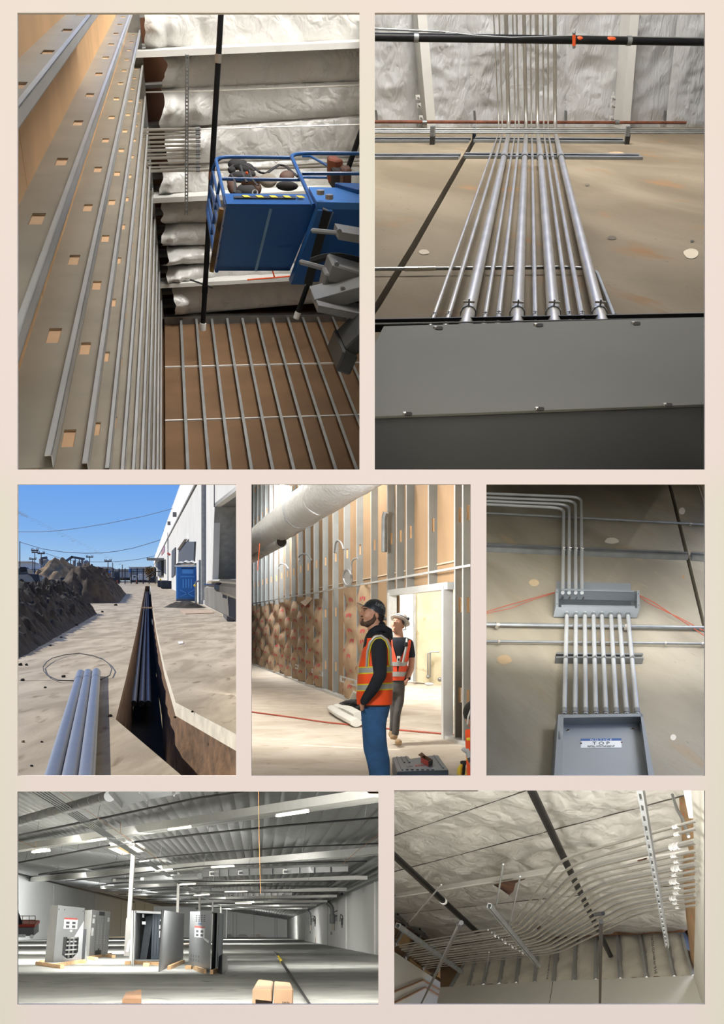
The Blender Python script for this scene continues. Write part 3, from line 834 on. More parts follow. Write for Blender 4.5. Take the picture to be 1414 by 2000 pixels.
    # ---- strut channels on the wall
    for i, (x0, x1, y0, y1, lb) in enumerate(((715, 915, 276, 276.5, 'upper grey strut channel on the wall left of the open joint'), (924, 1224, 275.5, 278, 'upper grey strut channel behind the fanned conduits'), (715, 895, 309, 309, 'lower grey strut channel on the wall left of the open joint'), (905, 1255, 307, 309.5, 'lower grey strut channel behind the fanned conduits'))):
        a, b = WL.hit(x0, y0 + 3, .0), WL.hit(x1, y1 + 3, .0); w = (WL.hit(x0, y0 - 3.5) - WL.hit(x0, y0 + 3.5)).length
        u = Z; ax = (b - a)
        mb = MB()
        mb.slab([a, a + u * w, a + u * w + n * .003, a + n * .003], ax)
        for e in (0, 1): mb.slab([a + u * w * e, a + u * w * e + n * .016, a + u * (w * e + (.002 if e == 0 else -.002)) + n * .016, a + u * (w * e + (.002 if e == 0 else -.002))], ax)
        for e in (0, 1): mb.slab([a + u * w * (.0 if e == 0 else .7) + n * .016, a + u * w * (.3 if e == 0 else 1) + n * .016, a + u * w * (.3 if e == 0 else 1) + n * .018, a + u * w * (.0 if e == 0 else .7) + n * .018], ax)
        mb.build('strut_channel', STEEL_D, label=lb, cat='strut')
    # ---- fan of conduits
    top = [963, 974, 987.5, 1000.7, 1008.6, 1022.8, 1035.6, 1047.9, 1060, 1070.4, 1083.2]
    mid = [975, 981.6, 993.9, 1007, 1013.5, 1027.7, 1038, 1049.8, 1062, 1070.4, 1084.2]
    off = [960.5, 971.8, 986.5, 999.8, 1011, 1025.3, 1039.5, 1054.7, 1067.5, 1077.3, 1093]
    bot = [844, 873, 911.4, 945.8, 972.8, 1009.6, 1045.4, 1081.7, 1112.6, 1138, 1174]
    wd = [9, 11, 28, 10, 12, 27, 11, 27, 11, 12, 27]
    SC_ = CL.shift(.5)
    for i in range(11):
        big = wd[i] > 20
        pb = WL.hit(bot[i], 627, .05)
        r = pxw(wd[i] / 2, pb)
        slope = (bot[i] - off[i]) / (627 - 294)
        path = [SC_.hit(top[i], 8), SC_.hit(mid[i], 258), WL.hit(off[i], 296, .07), WL.hit(bot[i] + slope * 35, 662, .05)]
        t = thing('conduit', f'{"thick" if big else "thin"} steel conduit, {ORD[i]} from the joint side in the fan above the grey pull box', 'conduit', pb, 'fan of conduits above the pull box')
        MB().tube(fillet(path, .35, 7), r, 14 if big else 10).build('pipe', STEEL, t)
        ax = (path[2] - path[3]).normalized()
        c = lerp(path[2], path[3], .0)
        q0 = path[2] - ax * .25
        MB().tube([q0 - ax * .12, q0 + ax * .12], r * 1.22, 12).build('coupling', STEEL, t)
        MB().tube([q0 - ax * .2, q0 - ax * .14], r * 1.3, 12).build('compression_ring', STEEL_D, t)
        e = (SC_.hit(mid[i], 244) - SC_.hit(mid[i], 262)).normalized()
        yy = 612 if big else 618
        c = WL.hit(bot[i] + slope * (yy - 627), yy, .05)
        strap(t, c, ax, n, r)
    # horizontal conduit that turns down to the box
    path = [WL.hit(715, 526, .02), WL.hit(1000, 523, .02), WL.hit(1162, 522, .02), WL.hit(1208, 640, .03)]
    t = thing('conduit', 'thin conduit crossing the concrete wall and turning down into the pull box end', 'conduit', path[3])
    rr = pxw(4.5, path[3])
    MB().tube(fillet(path, .25, 8), rr, 10).build('pipe', STEEL_D, t)
    c = WL.hit(820, 525, .02); MB().tube([c - H * .05, c + H * .05], rr * 1.25, 10).build('coupling', STEEL, t)
    strap(t, WL.hit(1202, 620, .03), Z, n, rr)
    # rail behind the box
    a, b = WL.hit(715, 636, .05), WL.hit(1395, 623, .05)
    MB().bar(a, b, pxw(5, a), .03, n).build('support_rail', BLACKP, label='black support rail behind the top edge of the grey pull box', cat='rail')
    MB().tube([WL.hit(715, 633, .07), WL.hit(1395, 621, .07)], pxw(1.8, a), 8).build('conduit', STEEL_D, label='slim grey conduit lying on the black rail above the pull box', cat='conduit')
    # ---- pull box
    OF = .15
    FR = WL.shift(OF)
    c0, c1, c2, c3 = FR.hit(750, 641), FR.hit(1400, 623), FR.hit(1400, 794), FR.hit(731, 818.5)
    c3 = FR.hit(640, 822); c0 = FR.hit(748, 641)
    bx = thing('pull_box', 'large grey steel pull box with screwed cover under the conduit fan', 'electrical box', c2)
    enam = mat('warm_grey_enamel', '#68685e', .62, 0, .05, 2.5, spec=.12)
    enam_d = mat('shaded_grey_enamel', '#505150', .45, 0, .05, 2.5)  # darker enamel puts shade on the underside and sides
    lid = [c0, c1, c2, FR.hit(731, 818.5), FR.hit(700, 820), FR.hit(700, 740)]
    MB().slab([FR.hit(749, 641), c1, c2, FR.hit(700, 820), FR.hit(700, 733)], n * .004).build('cover', enam, bx, bevel=.001)
    bk = -n * (OF - .01)
    b0, b1 = FR.hit(690, 820.5, -.004), FR.hit(1410, 794, -.004)
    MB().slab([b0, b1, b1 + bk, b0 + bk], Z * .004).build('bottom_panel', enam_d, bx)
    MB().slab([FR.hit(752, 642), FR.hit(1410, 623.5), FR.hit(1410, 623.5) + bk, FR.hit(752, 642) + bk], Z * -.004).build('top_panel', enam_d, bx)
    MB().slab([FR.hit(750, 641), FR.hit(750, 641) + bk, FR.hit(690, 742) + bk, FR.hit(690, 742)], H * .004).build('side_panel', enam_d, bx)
    for (x, y) in ((850, 641), (1046, 635.5), (1236, 632), (790, 808.5), (1048, 799), (1298, 791)):
        c = FR.hit(x, y, .004); s = pxw(4, c)
        MB().slab([FR.hit(x + 3 + (0 if k < 7 else 9) + 3.2 * math.cos(-math.pi / 2 - math.pi * (k / 6 if k < 7 else (k - 1) / 6)), y + 3.2 * math.sin(-math.pi / 2 - math.pi * (k / 6 if k < 7 else (k - 1) / 6)), .0045) for k in range(14)], n * .0006).build('screw_slot', DARKGAP, bx)
        MB().cyl(c, c + n * s * .9, s * 1.1, s * .8, 10).build('screw', STEEL, bx)
    scr = mat('pale_scuff', '#9a9a92', .6)
    CUR[0] = None
    lamp('wall_fill', 'AREA', (1.0, 3.4, 6.0), (1.0, 5.0, 2.5), 92, (1.0, .97, .93), 2, 2)  # added fill above the frame for the wall and ceiling
    partition((717, 1474, -2600, 930), 12.6, 'partition', skip=(3,))
    partition((717, 717.5, -14, 930), 12.6, 'partition', skip=(0, 1, 2))
view2()
# =====================================================================
# OPENING 3: trench with conduits beside a white warehouse, open air
# =====================================================================
def view3():
    P = P3; CUR[:] = [P3, 10]
    G = Plane((0, 0, -1.6), (0, -173, 2000)); gn = G.n
    ZU = V((0, 0, 1)); D = vp(288, 1127); XR = V((1, 0, 0))
    gm = concrete('sunlit_slab', '#978b78', '#b8ac97', '#7d6f5b', ((V((1, 0, 0)), 1.1), (V((0, 1, 0)), .28)))
    soil = mat('brown_trench_soil', '#6b5138', .95, 0, .35, 5, .8, 12)
    dark_soil = mat('dark_loose_soil', '#28221c', .98, 0, .5, 3, 1.0, 7)
    tan_soil = mat('tan_loose_soil', '#8f7759', .98, 0, .25, 1.2, .6, 5)
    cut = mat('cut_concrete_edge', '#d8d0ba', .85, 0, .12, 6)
    # ---- ground with an open trench
    Lp = [(284, 1144.5), (275, 1190), (266, 1235), (246, 1325), (226, 1405), (355, 1515), (392, 1546)]
    Rp = [(293.5, 1144.5), (299, 1190), (306, 1232), (321, 1300), (343, 1372), (461, 1434), (520, 1466)]
    g0 = MB()
    g0.face([G.hit(x, y) for x, y in [(10, 1141)] + [(284, 1141)] + Lp + [(10, 1546)]])
    g0.face([G.hit(x, y) for x, y in [(293.5, 1141)] + Rp + [(520, 1141)]])
    g0.face([G.hit(284, 1141), G.hit(284, 1144.5), G.hit(293.5, 1144.5), G.hit(293.5, 1141)])
    g0.face([G.hit(10, 1135), G.hit(520, 1135), G.hit(520, 1141), G.hit(10, 1141)])
    floor = g0.build('ground', gm, kind='structure')
    # trench sides: concrete edge, then soil
    def wall_strip(pts, z0, z1, nm, m, jit=0, nseg=10):
        rows = [[], [], [], []]
        for a, b in zip(pts[:-1], pts[1:]):
            for k in range(nseg):
                p = lerp(G.hit(*a), G.hit(*b), k / nseg)
                for r in range(4):
                    q = p + ZU * lerp(z0, z1, r / 3)
                    if jit: q = q + V((NZ.noise(q * 2.1), NZ.noise(q * 2.1 + V((9, 0, 0))), 0)) * jit * min(1, r)
                    rows[r].append(q)
        MB().grid(rows).build(nm, m, floor)
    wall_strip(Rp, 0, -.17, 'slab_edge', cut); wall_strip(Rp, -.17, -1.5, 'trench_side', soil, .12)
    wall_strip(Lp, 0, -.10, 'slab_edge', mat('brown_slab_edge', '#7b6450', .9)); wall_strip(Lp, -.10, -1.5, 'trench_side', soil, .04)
    wall_strip([Lp[0], Rp[0]], 0, -1.5, 'trench_end', soil)
    MB().face([G.hit(*q) - ZU * 1.45 for q in Lp[:5] + [(226, 1405), (355, 1515), (392, 1546), (520, 1546), (520, 1466)] + Rp[::-1][1:]]).build('trench_floor', mat('black_floor_soil', '#2d251d', .98, 0, .3, 3, .5, 9), floor)  # trench floor in a blacker tone than the sides
    # a plank joint across the trench, control joints and stains in the slab
    for q0, q1, w in (((34, 1246), (262, 1246), .6), ((34, 1329), (100, 1329), .5), ((330, 1248), (470, 1249), .6), ((196, 1183), (280, 1183), 1.2)):
        MB().bar(G.hit(*q0, .004), G.hit(*q1, .004), pxw(w, G.hit(*q0)), .004, gn).build('slab_joint', mat('joint_brown', '#776654', .95), floor)
    MB().bar(G.hit(278, 1187, -.02), G.hit(302, 1187, -.02), .35, .06, gn).build('plank', WOOD, label='short board laid across the trench', cat='board')
    # ---- conduits in the trench
    pvc_d = mat('grey_pvc_in_trench', '#7c828b', .45, 0, .06, 6); pvc = mat('grey_pvc', '#72767e', .40, 0, .05, 5, spec=.5)
    zt = -1.05
    GT = Plane(V((0, 0, -1.6 + zt)), (0, -173, 2000))
    for i, (xn, xf) in enumerate(((261, 284.6), (276.5, 286.8), (289.5, 289))):
        a, b = GT.hit(xn, 1380), GT.hit(xf, 1156)
        t = thing('conduit', f'dark grey plastic conduit lying in the trench, {ORD[i]} of three from the pipe pile side', 'conduit', a, 'conduits in the trench')
        r = pxw(6.0, a); d = (b - a).normalized(); c = a + ZU * r
        MB().tube([c, b + ZU * r], r, 14, cap=False).build('pipe', pvc_d, t)
        MB().cyl(c + d * .01, c + d * .02, r * .9, n=14).build('bore_shade', BLACK, t)  # black disc stands in for the shade inside the pipe
    # ---- three conduits on the slab
    for i, (xn, xf, yf) in enumerate(((103, 157.5, 1316), (136.5, 172, 1314.5), (168.5, 188, 1313))):
        R = .066
        a = G.hit(xn, 1519, R); b = G.hit(xf, yf, R)
        d = (b - a).normalized(); a0 = a - d * 1.5
        t = thing('conduit', f'big grey plastic conduit lying on the sunlit slab, {["outer one next to the soil", "middle one of the three", "one beside the trench"][i]}', 'conduit', a0, 'grey conduits on the slab')
        MB().tube([a0, b], R, 20, cap=False).build('pipe', pvc, t)
        MB().tube([b - d * 1.15, b], R * 1.045, 20, cap=False).build('bell_end', pvc, t)
        MB().cyl(b - d * .03, b - d * .02, R, n=20).build('bore_shade', BLACK, t)  # black disc paints the shade in the bell end
    # ---- hoop of black strap
    pts = [(200, 240), (222, 210), (255, 188), (330, 168), (420, 158), (500, 172), (560, 192), (600, 222), (617, 252), (605, 292), (548, 318), (470, 325), (380, 325), (290, 322), (225, 292), (203, 265)]
    pts = [G.hit(20 + x / 3.108, 1225 + y / 3.108, .03 + .02 * math.sin(i)) for i, (x, y) in enumerate(pts)]
    sm = []
    for i in range(len(pts)):
        sm += [lerp(pts[i], pts[(i + 1) % len(pts)], k / 3) for k in range(3)]
    MB().tube(sm, pxw(1.0, pts[0]), 6, closed=True).build('strap_hoop', BLACK, label='thin black strap lying in a loose loop around the conduit ends', cat='strap')
    # ---- soil heaps
    def heap(nm, lb, a, b, hw, hh, m, seed, nu=70, nv=44, rough=.35, endr=1.0):
        a = a if isinstance(a, V) else G.hit(*a); b = b if isinstance(b, V) else G.hit(*b); ax = (b - a); L = ax.length; ax = ax / L; sd = gn.cross(ax).normalized()
        rows = []
        for i in range(nu + 1):
            s = -hw * endr + (L + 2 * hw * endr) * i / nu
            row = []
            for j in range(nv + 1):
                t = -1.25 * hw + 2.5 * hw * j / nv
                ds = max(0, -s, s - L) / endr
                rr = math.hypot(ds, t) / hw
                p = a + ax * s + sd * t
                base = max(0, 1 - rr ** 1.15)
                hgt = hh * base * (1 + .35 * NZ.noise(p * (1.1 / hw * 3) + V((seed, 0, 0)))) if base > 0 else 0
                env = min(1, base * 4)
                hgt += hh * env * rough * (NZ.noise(p * (6 / hw) + V((0, seed, 0))) * .3 + abs(NZ.noise(p * (16 / hw))) * .22)
                row.append(p + gn * (hgt - .04))
            rows.append(row)
        return MB().grid(rows).build(nm, m, label=lb, cat='soil heap', kind='thing', smooth=45)
    gpt = lambda x, d: V((x, d, -1.6 + .0865 * d))
    heap('soil_heap', 'long dark heap of dug soil nearest the grey conduits on the slab', gpt(-8.3, 20), gpt(-13.0, 44), 1.6, 1.3, dark_soil, 3, 170, 60, .6)
    heap('soil_heap', 'brown heap of dug soil behind the dark one, beside the trench', gpt(-17.6, 64), gpt(-25.0, 98), 2.4, 2.1, mat('brown_loose_soil', '#463b2f', .98, 0, .35, 2, .8, 7), 11, 120, 46, .5)
    heap('soil_heap', 'tall tan soil heap behind the low trailer', gpt(-44.5, 148), gpt(-44.0, 152), 4.6, 3.7, tan_soil, 23)
    heap('soil_heap', 'small scatter of dark soil in front of the blue toilet cabin', (350, 1186), (372, 1187), .9, .35, dark_soil, 31, 30, 20)
    rnd = random.Random(4)
    spots = (((150, 1222), 'dark clod at the foot of the long dark heap, between heap and black hoop'), ((200, 1196), 'clod at the far tip of the long dark heap'), ((226, 1183), 'clod on the slab midway between second heap and trench'), ((120, 1246), 'dark clod near the top of the black hoop'), ((98, 1262), 'clod just outside the black hoop towards the long dark heap'), ((52, 1300), 'dark clod below the near end of the long dark heap'), ((40, 1300), 'dark clod at the very edge below the long dark heap'), ((124, 1323), 'pair-sized clod inside the black hoop by the conduit ends'), ((44, 1330), 'small clod level with the conduit ends at the slab edge'), ((88, 1344), 'clod on the slab just below the black hoop'), ((45, 1450), 'tan clod beside the lower half of the big conduits'), ((62, 1497), 'dark clod by the near ends of the big conduits'), ((82, 1450), 'small clod touching the outer big conduit shadow side'), ((376, 1391), 'dark clod lying on the pale cut edge of the trench'), ((342, 1402), 'dark clod at the bend of the pale trench edge'), ((215, 1400), 'clod between the big conduits and the trench corner'))
    for k, ((x, y), lb) in enumerate(spots):
        c = G.hit(x, y, 0); r = pxw(2.0 + rnd.random() * 2.0, c)
        mb = MB().ball(c + gn * r * .5, (r * 1.2, r, r * .8), 8, 6)
        for j in range(len(mb.v)): mb.v[j] = mb.v[j] + (mb.v[j] - c) * .5 * NZ.noise(mb.v[j] * (2 / r))
        mb.build('soil_clod', tan_soil if 'tan' in lb else dark_soil, label=lb, cat='clod', group='soil clods on the slab')
    MB().slab([G.hit(*q, .01) for q in ((347, 1254), (357, 1253), (358, 1257), (350, 1258))], gn * .01).build('paper_scrap', WHITEP, label='small white scrap of paper on the slab right of the trench', cat='paper')
    MB().slab([G.hit(*q, .0) for q in ((352, 1193), (408, 1192), (418, 1198), (362, 1200))], gn * .03).build('steel_plate', mat('pale_rust_plate', '#b59d84', .8, 0, .15, 3), label='flat pale plate on the slab in front of the toilet cabin', cat='plate')
    # ---- the warehouse wall
    bw = mat('warehouse_light_grey', '#cbcbc6', .8, 0, .05, .4); ww = mat('warehouse_white', '#f0efe9', .75, 0, .03, .4)
    base = G.hit(461, 1127 + .493 * 173)
    WP = Plane(base, ZU.cross(D)); wn = WP.n
    S = lambda x, y, o=0: WP.hit(x, y, o)
    yb = lambda x: 1127 + .493 * (x - 288)
    onl = lambda m, x: 1127 - (x - 288) / m          # pixel row on the line through the vanishing point
    wl = MB()
    far = 300.5
    A_, B_ = (far, yb(far)), (414, 1189)
    # wall face around the dock door opening
    def rowx(x): return (x, yb(x))
    top = lambda x: (x, onl(.357, x)); band = lambda x: (x, onl(.515, x))
    wr = MB().slab([S(far, yb(far)), S(352, yb(352)), S(352, onl(.515, 352)), S(far, onl(.515, far))], -wn * .3).slab([S(352, yb(352)), S(413, yb(413)), S(419, 989.5), S(419, 870), S(352, onl(.515, 352))], -wn * .3).slab([S(419, 989.5), S(520, 914), S(520, 700), S(419, 870)], -wn * .3).slab([S(413, 1132), S(520, 1130), S(520, yb(520)), S(413, yb(413))], -wn * .3).build('wall_right', bw, kind='structure')
    MB().slab([S(far, onl(.515, far), .05), S(384, onl(.515, 384), .05), S(384, onl(.357, 384), .05), S(far, onl(.357, far), .05)], -wn * .4).build('parapet', ww, wr)
    MB().slab([S(far, onl(.515, far), .02), S(430, onl(.515, 430), .02), S(430, onl(.53, 430), .02), S(far, onl(.55, far), .02)], wn * .08).build('parapet_joint', mat('mid_grey', '#7d7d7b', .9), wr)  # plain mid grey, shared by the joints and the canopy
    # far end of the building
    MB().slab([S(far, yb(far)), S(far, onl(.357, far)), S(far, onl(.357, far), -25), S(far, yb(far), -25)], D * .3).build('end_wall', bw, wr)
    # pilaster, downspout, panel line
    def vbar(x, y0, y1, wpx, dep, nm, m):
        b = S(x, y1); a = V((b.x, b.y, S(x, y0).z))
        MB().bar(b, a, pxw(wpx, b) * 2.0, dep, wn).build(nm, m, wr)
    vbar(402, 930, 1172, 5.5, .5, 'pilaster', mat('pilaster_grey', '#9fa09d', .8))
    vbar(329, 1040, 1148, 1.2, .3, 'downspout', mat('pilaster_grey', '#9fa09d')); vbar(397, 1105, 1180, 1.3, .35, 'downspout', STEEL_D)
    vbar(419.5, 930, 990, .5, .1, 'panel_joint', mat('mid_grey', '#7d7d7b'))
    # dock door opening: reveal, inner wall, fittings
    iw = mat('dock_inner_white', '#c9cccb', .8)
    back = WP.shift(-1.2)
    MB().slab([back.hit(408, 1136), back.hit(520, 1131), back.hit(520, 900), back.hit(408, 985)], -wn * .1).build('dock_inner_wall', iw, wr)
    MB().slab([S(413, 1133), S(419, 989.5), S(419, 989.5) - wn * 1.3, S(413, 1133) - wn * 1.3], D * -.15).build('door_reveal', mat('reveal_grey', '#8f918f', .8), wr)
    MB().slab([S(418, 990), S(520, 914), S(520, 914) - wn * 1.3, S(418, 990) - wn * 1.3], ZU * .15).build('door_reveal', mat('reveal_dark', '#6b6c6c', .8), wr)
    BK = WP.shift(-1.1)
    def plate(x0, x1, y0, y1, dep, nm, m): MB().slab([BK.hit(x0, y0), BK.hit(x1, y0 - 1), BK.hit(x1, y1), BK.hit(x0, y1)], wn * dep).build(nm, m, wr, bevel=.01)
    plate(435, 451, 1056, 1074, .15, 'switch_box', mat('tan_switch_box', '#9a9080', .6)); plate(435, 444, 1046, 1055, .1, 'junction_box', iw)
    plate(426, 433, 1069, 1078, .1, 'junction_box', mat('reveal_grey', '#8f918f')); plate(447, 453, 1079, 1087, .12, 'junction_box', STEEL_D)
    for q in (((437, 985), (434, 1045)), ((461, 965), (452, 1080)), ((437, 1074), (440, 1084), (450, 1084)), ((415, 1095), (421, 1130))):
        MB().tube([BK.hit(x, y, .05) for x, y in q], .03, 6).build('wall_conduit', STEEL_D, wr)
    # dark doors further along
    dk = mat('dark_doorway', '#3a3f48', .6)
    MB().slab([S(351, 1071), S(362, 1058), S(383, 1058), S(381, 1104), S(350, 1104)], wn * .12).build('door_2', dk, wr)
    MB().slab([S(350, 1071, .1), S(366, 1050, .1), S(366.5, 1053, .1), S(351, 1074, .1)], wn * .25).build('awning', bw, wr)
    MB().slab([S(337, 1076), S(344, 1069), S(343, 1122), S(336.5, 1128)], wn * .12).build('door_3', dk, wr)
    MB().slab([S(311, 1098), S(320, 1093), S(320, 1124), S(311, 1126)], wn * .5).build('door_4', dk, wr)
    MB().slab([S(302, 1092, .3), S(320.5, 1090, .3), S(320.5, 1094, .3), S(302, 1095, .3)], wn * 3).build('canopy', mat('mid_grey', '#7d7d7b'), wr)
    MB().slab([S(316, 1078), S(322, 1065), S(322, 1077), S(316, 1085)], wn * .1).build('wall_sign', mat('blue_orange_sign', '#4a6ea8', .6, hx2='#d57f3c', scale=1.4), wr)
    for q in ((328.5, 1081), (331, 1083)): MB().ball(S(*q, .2), .16, 8, 6).build('red_bell', mat('bell_red', '#b23428', .5), wr)
    for q in ((341, 1005), (330, 1022)): MB().box(S(*q, .3), wn * .2, D * .3, ZU * .25).build('wall_lamp', mat('reveal_dark', '#6b6c6c'), wr)
    # loading dock
    DS = WP.shift(2.2)
    t = thing('loading_dock', 'grey concrete loading dock under the open dock door of the warehouse', 'dock', G.hit(440, 1205))
    Q = lambda x, y: DS.hit(x, y)
    def block(x0, x1, yt0, yt1, yb0, yb1, nm, m, dep=2.2, off=0):
        pl = WP.shift(2.2 + off)
        MB().slab([pl.hit(x0, yt0), pl.hit(x1, yt1), pl.hit(x1, yb1), pl.hit(x0, yb0)], -wn * dep).build(nm, m, t, bevel=.02)
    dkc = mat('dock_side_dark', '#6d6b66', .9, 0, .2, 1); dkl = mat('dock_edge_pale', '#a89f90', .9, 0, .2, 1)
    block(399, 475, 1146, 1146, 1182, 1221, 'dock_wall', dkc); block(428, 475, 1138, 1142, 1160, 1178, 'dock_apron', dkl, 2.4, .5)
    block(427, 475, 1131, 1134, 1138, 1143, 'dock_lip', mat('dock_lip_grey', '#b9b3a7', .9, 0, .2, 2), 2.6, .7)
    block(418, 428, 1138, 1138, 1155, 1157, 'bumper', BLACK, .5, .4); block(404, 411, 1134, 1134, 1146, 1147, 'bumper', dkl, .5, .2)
    block(396, 428, 1140, 1141, 1145, 1147, 'angle_iron', STEEL_D, .3, .3)
    MB().slab([G.hit(*q) for q in ((436, 1206), (452, 1209), (459, 1214), (443, 1214))], gn * .35).build('wheel_block', mat('dark_rubber_block', '#47474a', .8), label='dark rubber wheel block lying at the dock foot', cat='block', bevel=.03)
    t = thing('standpipe', 'grey standpipe with yellow valve beside the toilet cabin', 'pipe', G.hit(390, 1180))
    b = G.hit(391, 1180)
    MB().tube([b, b + ZU * 2.6], .09, 8).build('pipe', STEEL_D, t); MB().tube([b + XR * -.25, b + XR * -.25 + ZU * 1.3, b + ZU * 1.4], .07, 8).build('pipe', STEEL_D, t)
    MB().ball(b + ZU * 1.1 - XR * .3, .09, 8, 6).build('yellow_valve', YELLOW, t)
    # ---- toilet cabin
    a = G.hit(343.5, 1174); r_ = G.hit(387.5, 1174); dpt = a.y; wdt = r_.x - a.x
    t = thing('toilet_cabin', 'blue portable toilet cabin with white roof against the warehouse', 'toilet', (a + r_) / 2)
    cb_ = mat('cabin_blue', '#2f6fb4', .45, 0, .05, 2); cl_ = mat('cabin_light_blue', '#4f93d6', .45, 0, .05, 2); cw = mat('cabin_white', '#f4f2ea', .5)
    hgt = (1174 - 1104) / 2000 * dpt; YB = V((0, 1, 0))
    MB().cube(a.x, r_.x, a.y, a.y + wdt, a.z + .12, a.z + hgt).build('body', cl_, t, bevel=.04)
    MB().cube(a.x + .02, r_.x - .02, a.y - .02, a.y + wdt + .02, a.z, a.z + .14).build('base', mat('cabin_base', '#5b6470', .7), t)
    MB().cube(a.x + .14, r_.x - .12, a.y - .05, a.y + .02, a.z + .2, a.z + hgt - .12).build('door', cb_, t, bevel=.02)
    f = lambda x0, x1, z0, z1, nm, m, e=.04: MB().cube(a.x + wdt * x0, a.x + wdt * x1, a.y - .05 - e, a.y - .04, a.z + hgt * z0, a.z + hgt * z1).build(nm, m, t, bevel=.01)
    for k in range(4): f(.30 + k * .12, .37 + k * .12, .36, .62, 'door_rib', cl_, .05)
    f(.2, .85, .66, .70, 'door_rib', cl_); f(.28, .78, .76, .88, 'door_panel', cl_, .03); f(.25, .82, .90, .925, 'vent', mat('cabin_vent', '#1d3f68', .7), .02)
    for s in (0, 1):
        p0 = V((a.x + wdt * (.2 if s else .82), a.y - .07, a.z + hgt * .12)); p1 = V((a.x + wdt * (.82 if s else .2), a.y - .07, a.z + hgt * .3))
        MB().bar(p0, p1, .06, .09, -YB).build('door_brace', cl_, t)
    # roof with ridges
    rows = []
    for j in range(9):
        f_ = j / 8; row = []
        for i in range(25):
            g_ = i / 24
            z = .34 * math.sin(math.pi * min(1, max(0, g_))) ** .35 + (.07 if (i // 3) % 2 else 0)
            row.append(V((lerp(a.x - .06, r_.x + .06, g_), lerp(a.y - .1, a.y + wdt + .1, f_), a.z + hgt - .02 + z * (.55 + .45 * math.sin(math.pi * f_)))))
        rows.append(row)
    MB().grid(rows).build('roof', cw, t)
    MB().cube(a.x - .06, r_.x + .06, a.y - .1, a.y + wdt + .1, a.z + hgt - .10, a.z + hgt - .0).build('roof_rim', cw, t, bevel=.02)
    # ---- trailer with machine
    wy = 1162; d = 3200 / (wy - 1127)
    M3 = lambda x, y, o=0: at(x, y, d) + V((0, o, 0))
    t = thing('low_trailer', 'dark low trailer with folded ramp in front of the tan soil heap', 'trailer', M3(70, wy))
    for x in (38, 63):
        c = M3(x, 1152); w = MB().tube([c - V((0, .2, 0)), c + V((0, .25, 0))], .46, 18).build('wheel', BLACK, t)
        MB().tube([c - V((0, .24, 0)), c - V((0, .18, 0))], .24, 12).build('wheel_hub', STEEL_D, w)
    navy = mat('dark_machine_paint', '#252a33', .5, 0, .2, 2)
    MB().slab([M3(20, 1141, -.2), M3(112, 1141, -.2), M3(148, 1146, -.2), M3(148, 1150, -.2), M3(112, 1148, -.2), M3(20, 1148, -.2)], V((0, 2.4, 0))).build('deck', navy, t)
    MB().slab([M3(80, 1140), M3(96, 1132), M3(103, 1132), M3(147, 1144), M3(150, 1149), M3(128, 1147)], V((0, 1.4, 0))).build('ramp', navy, t)
    for x in (36, 50, 76): MB().slab([M3(x, 1143.5, -.23), M3(x + 8, 1143.5, -.23), M3(x + 8, 1145, -.23), M3(x, 1145, -.23)], V((0, .02, 0))).build('reflector_tape', mat('tape_red_white', '#b5472f', .5), t)
    t = thing('site_machine', 'grey site machine with black engine standing on the low trailer', 'machine', M3(58, 1141))
    gm_ = mat('machine_grey', '#8c8d88', .6, 0, .15, 2)
    MB().slab([M3(20, 1122), M3(70, 1121), M3(78, 1128), M3(78, 1137), M3(20, 1138)], V((0, 2, 0))).build('body', gm_, t, bevel=.05)
    MB().slab([M3(22, 1110), M3(52, 1109), M3(55, 1121), M3(22, 1122)], V((0, 1.6, 0))).build('cab', mat('machine_cab', '#3b4048', .4), t, bevel=.05)
    MB().slab([M3(38, 1107, -.1), M3(50, 1107, -.1), M3(53, 1115, -.1), M3(40, 1117, -.1)], V((0, 1, 0))).build('engine', BLACK, t, bevel=.05)
    MB().slab([M3(55, 1121, -.1), M3(76, 1122, -.1), M3(79, 1140, -.1), M3(70, 1138, -.1), M3(62, 1126, -.1)], V((0, 1, 0))).build('boom', navy, t, bevel=.04)
    t = thing('skid_loader', 'small brown loader with dark cab in front of the tan heap', 'machine', M3(100, 1141, 3))
    MB().slab([M3(88, 1127, 3), M3(116, 1126, 3), M3(118, 1140, 3), M3(88, 1141, 3)], V((0, 1.5, 0))).build('body', mat('loader_brown', '#7d6a50', .7), t, bevel=.05)
    MB().slab([M3(98, 1122, 2.9), M3(113, 1123, 2.9), M3(113, 1133, 2.9), M3(99, 1133, 2.9)], V((0, 1.2, 0))).build('cab', navy, t, bevel=.05)
    # ---- far fence, trucks, poles, plant
    d2 = 240.0; F3 = lambda x, y, o=0: at(x, y, d2 + o)
    fz = lambda: None
    t = thing('fence', 'black picket fence crossing the far end of the yard', 'fence', F3(150, 1140))
    fp = mat('fence_black', '#2c3038', .6)
    for y in (1112, 1116, 1137): MB().bar(F3(28, y), F3(306, y), .12, .12, ZU).build('rail', fp, t)
    for k in range(24): MB().bar(F3(32 + k * 11.8, 1141), F3(32 + k * 11.8, 1110), .2, .2, V((0, 1, 0))).build('post', fp, t)
    mbp = MB()
    for k in range(92): mbp.bar(F3(31 + k * 2.95, 1139), F3(31 + k * 2.95, 1112), .06, .06, V((0, 1, 0)))
    mbp.build('pickets', fp, t, kind='stuff')
    wht = mat('truck_white', '#e8e8e4', .4); grt = mat('truck_grey', '#8f949b', .5)
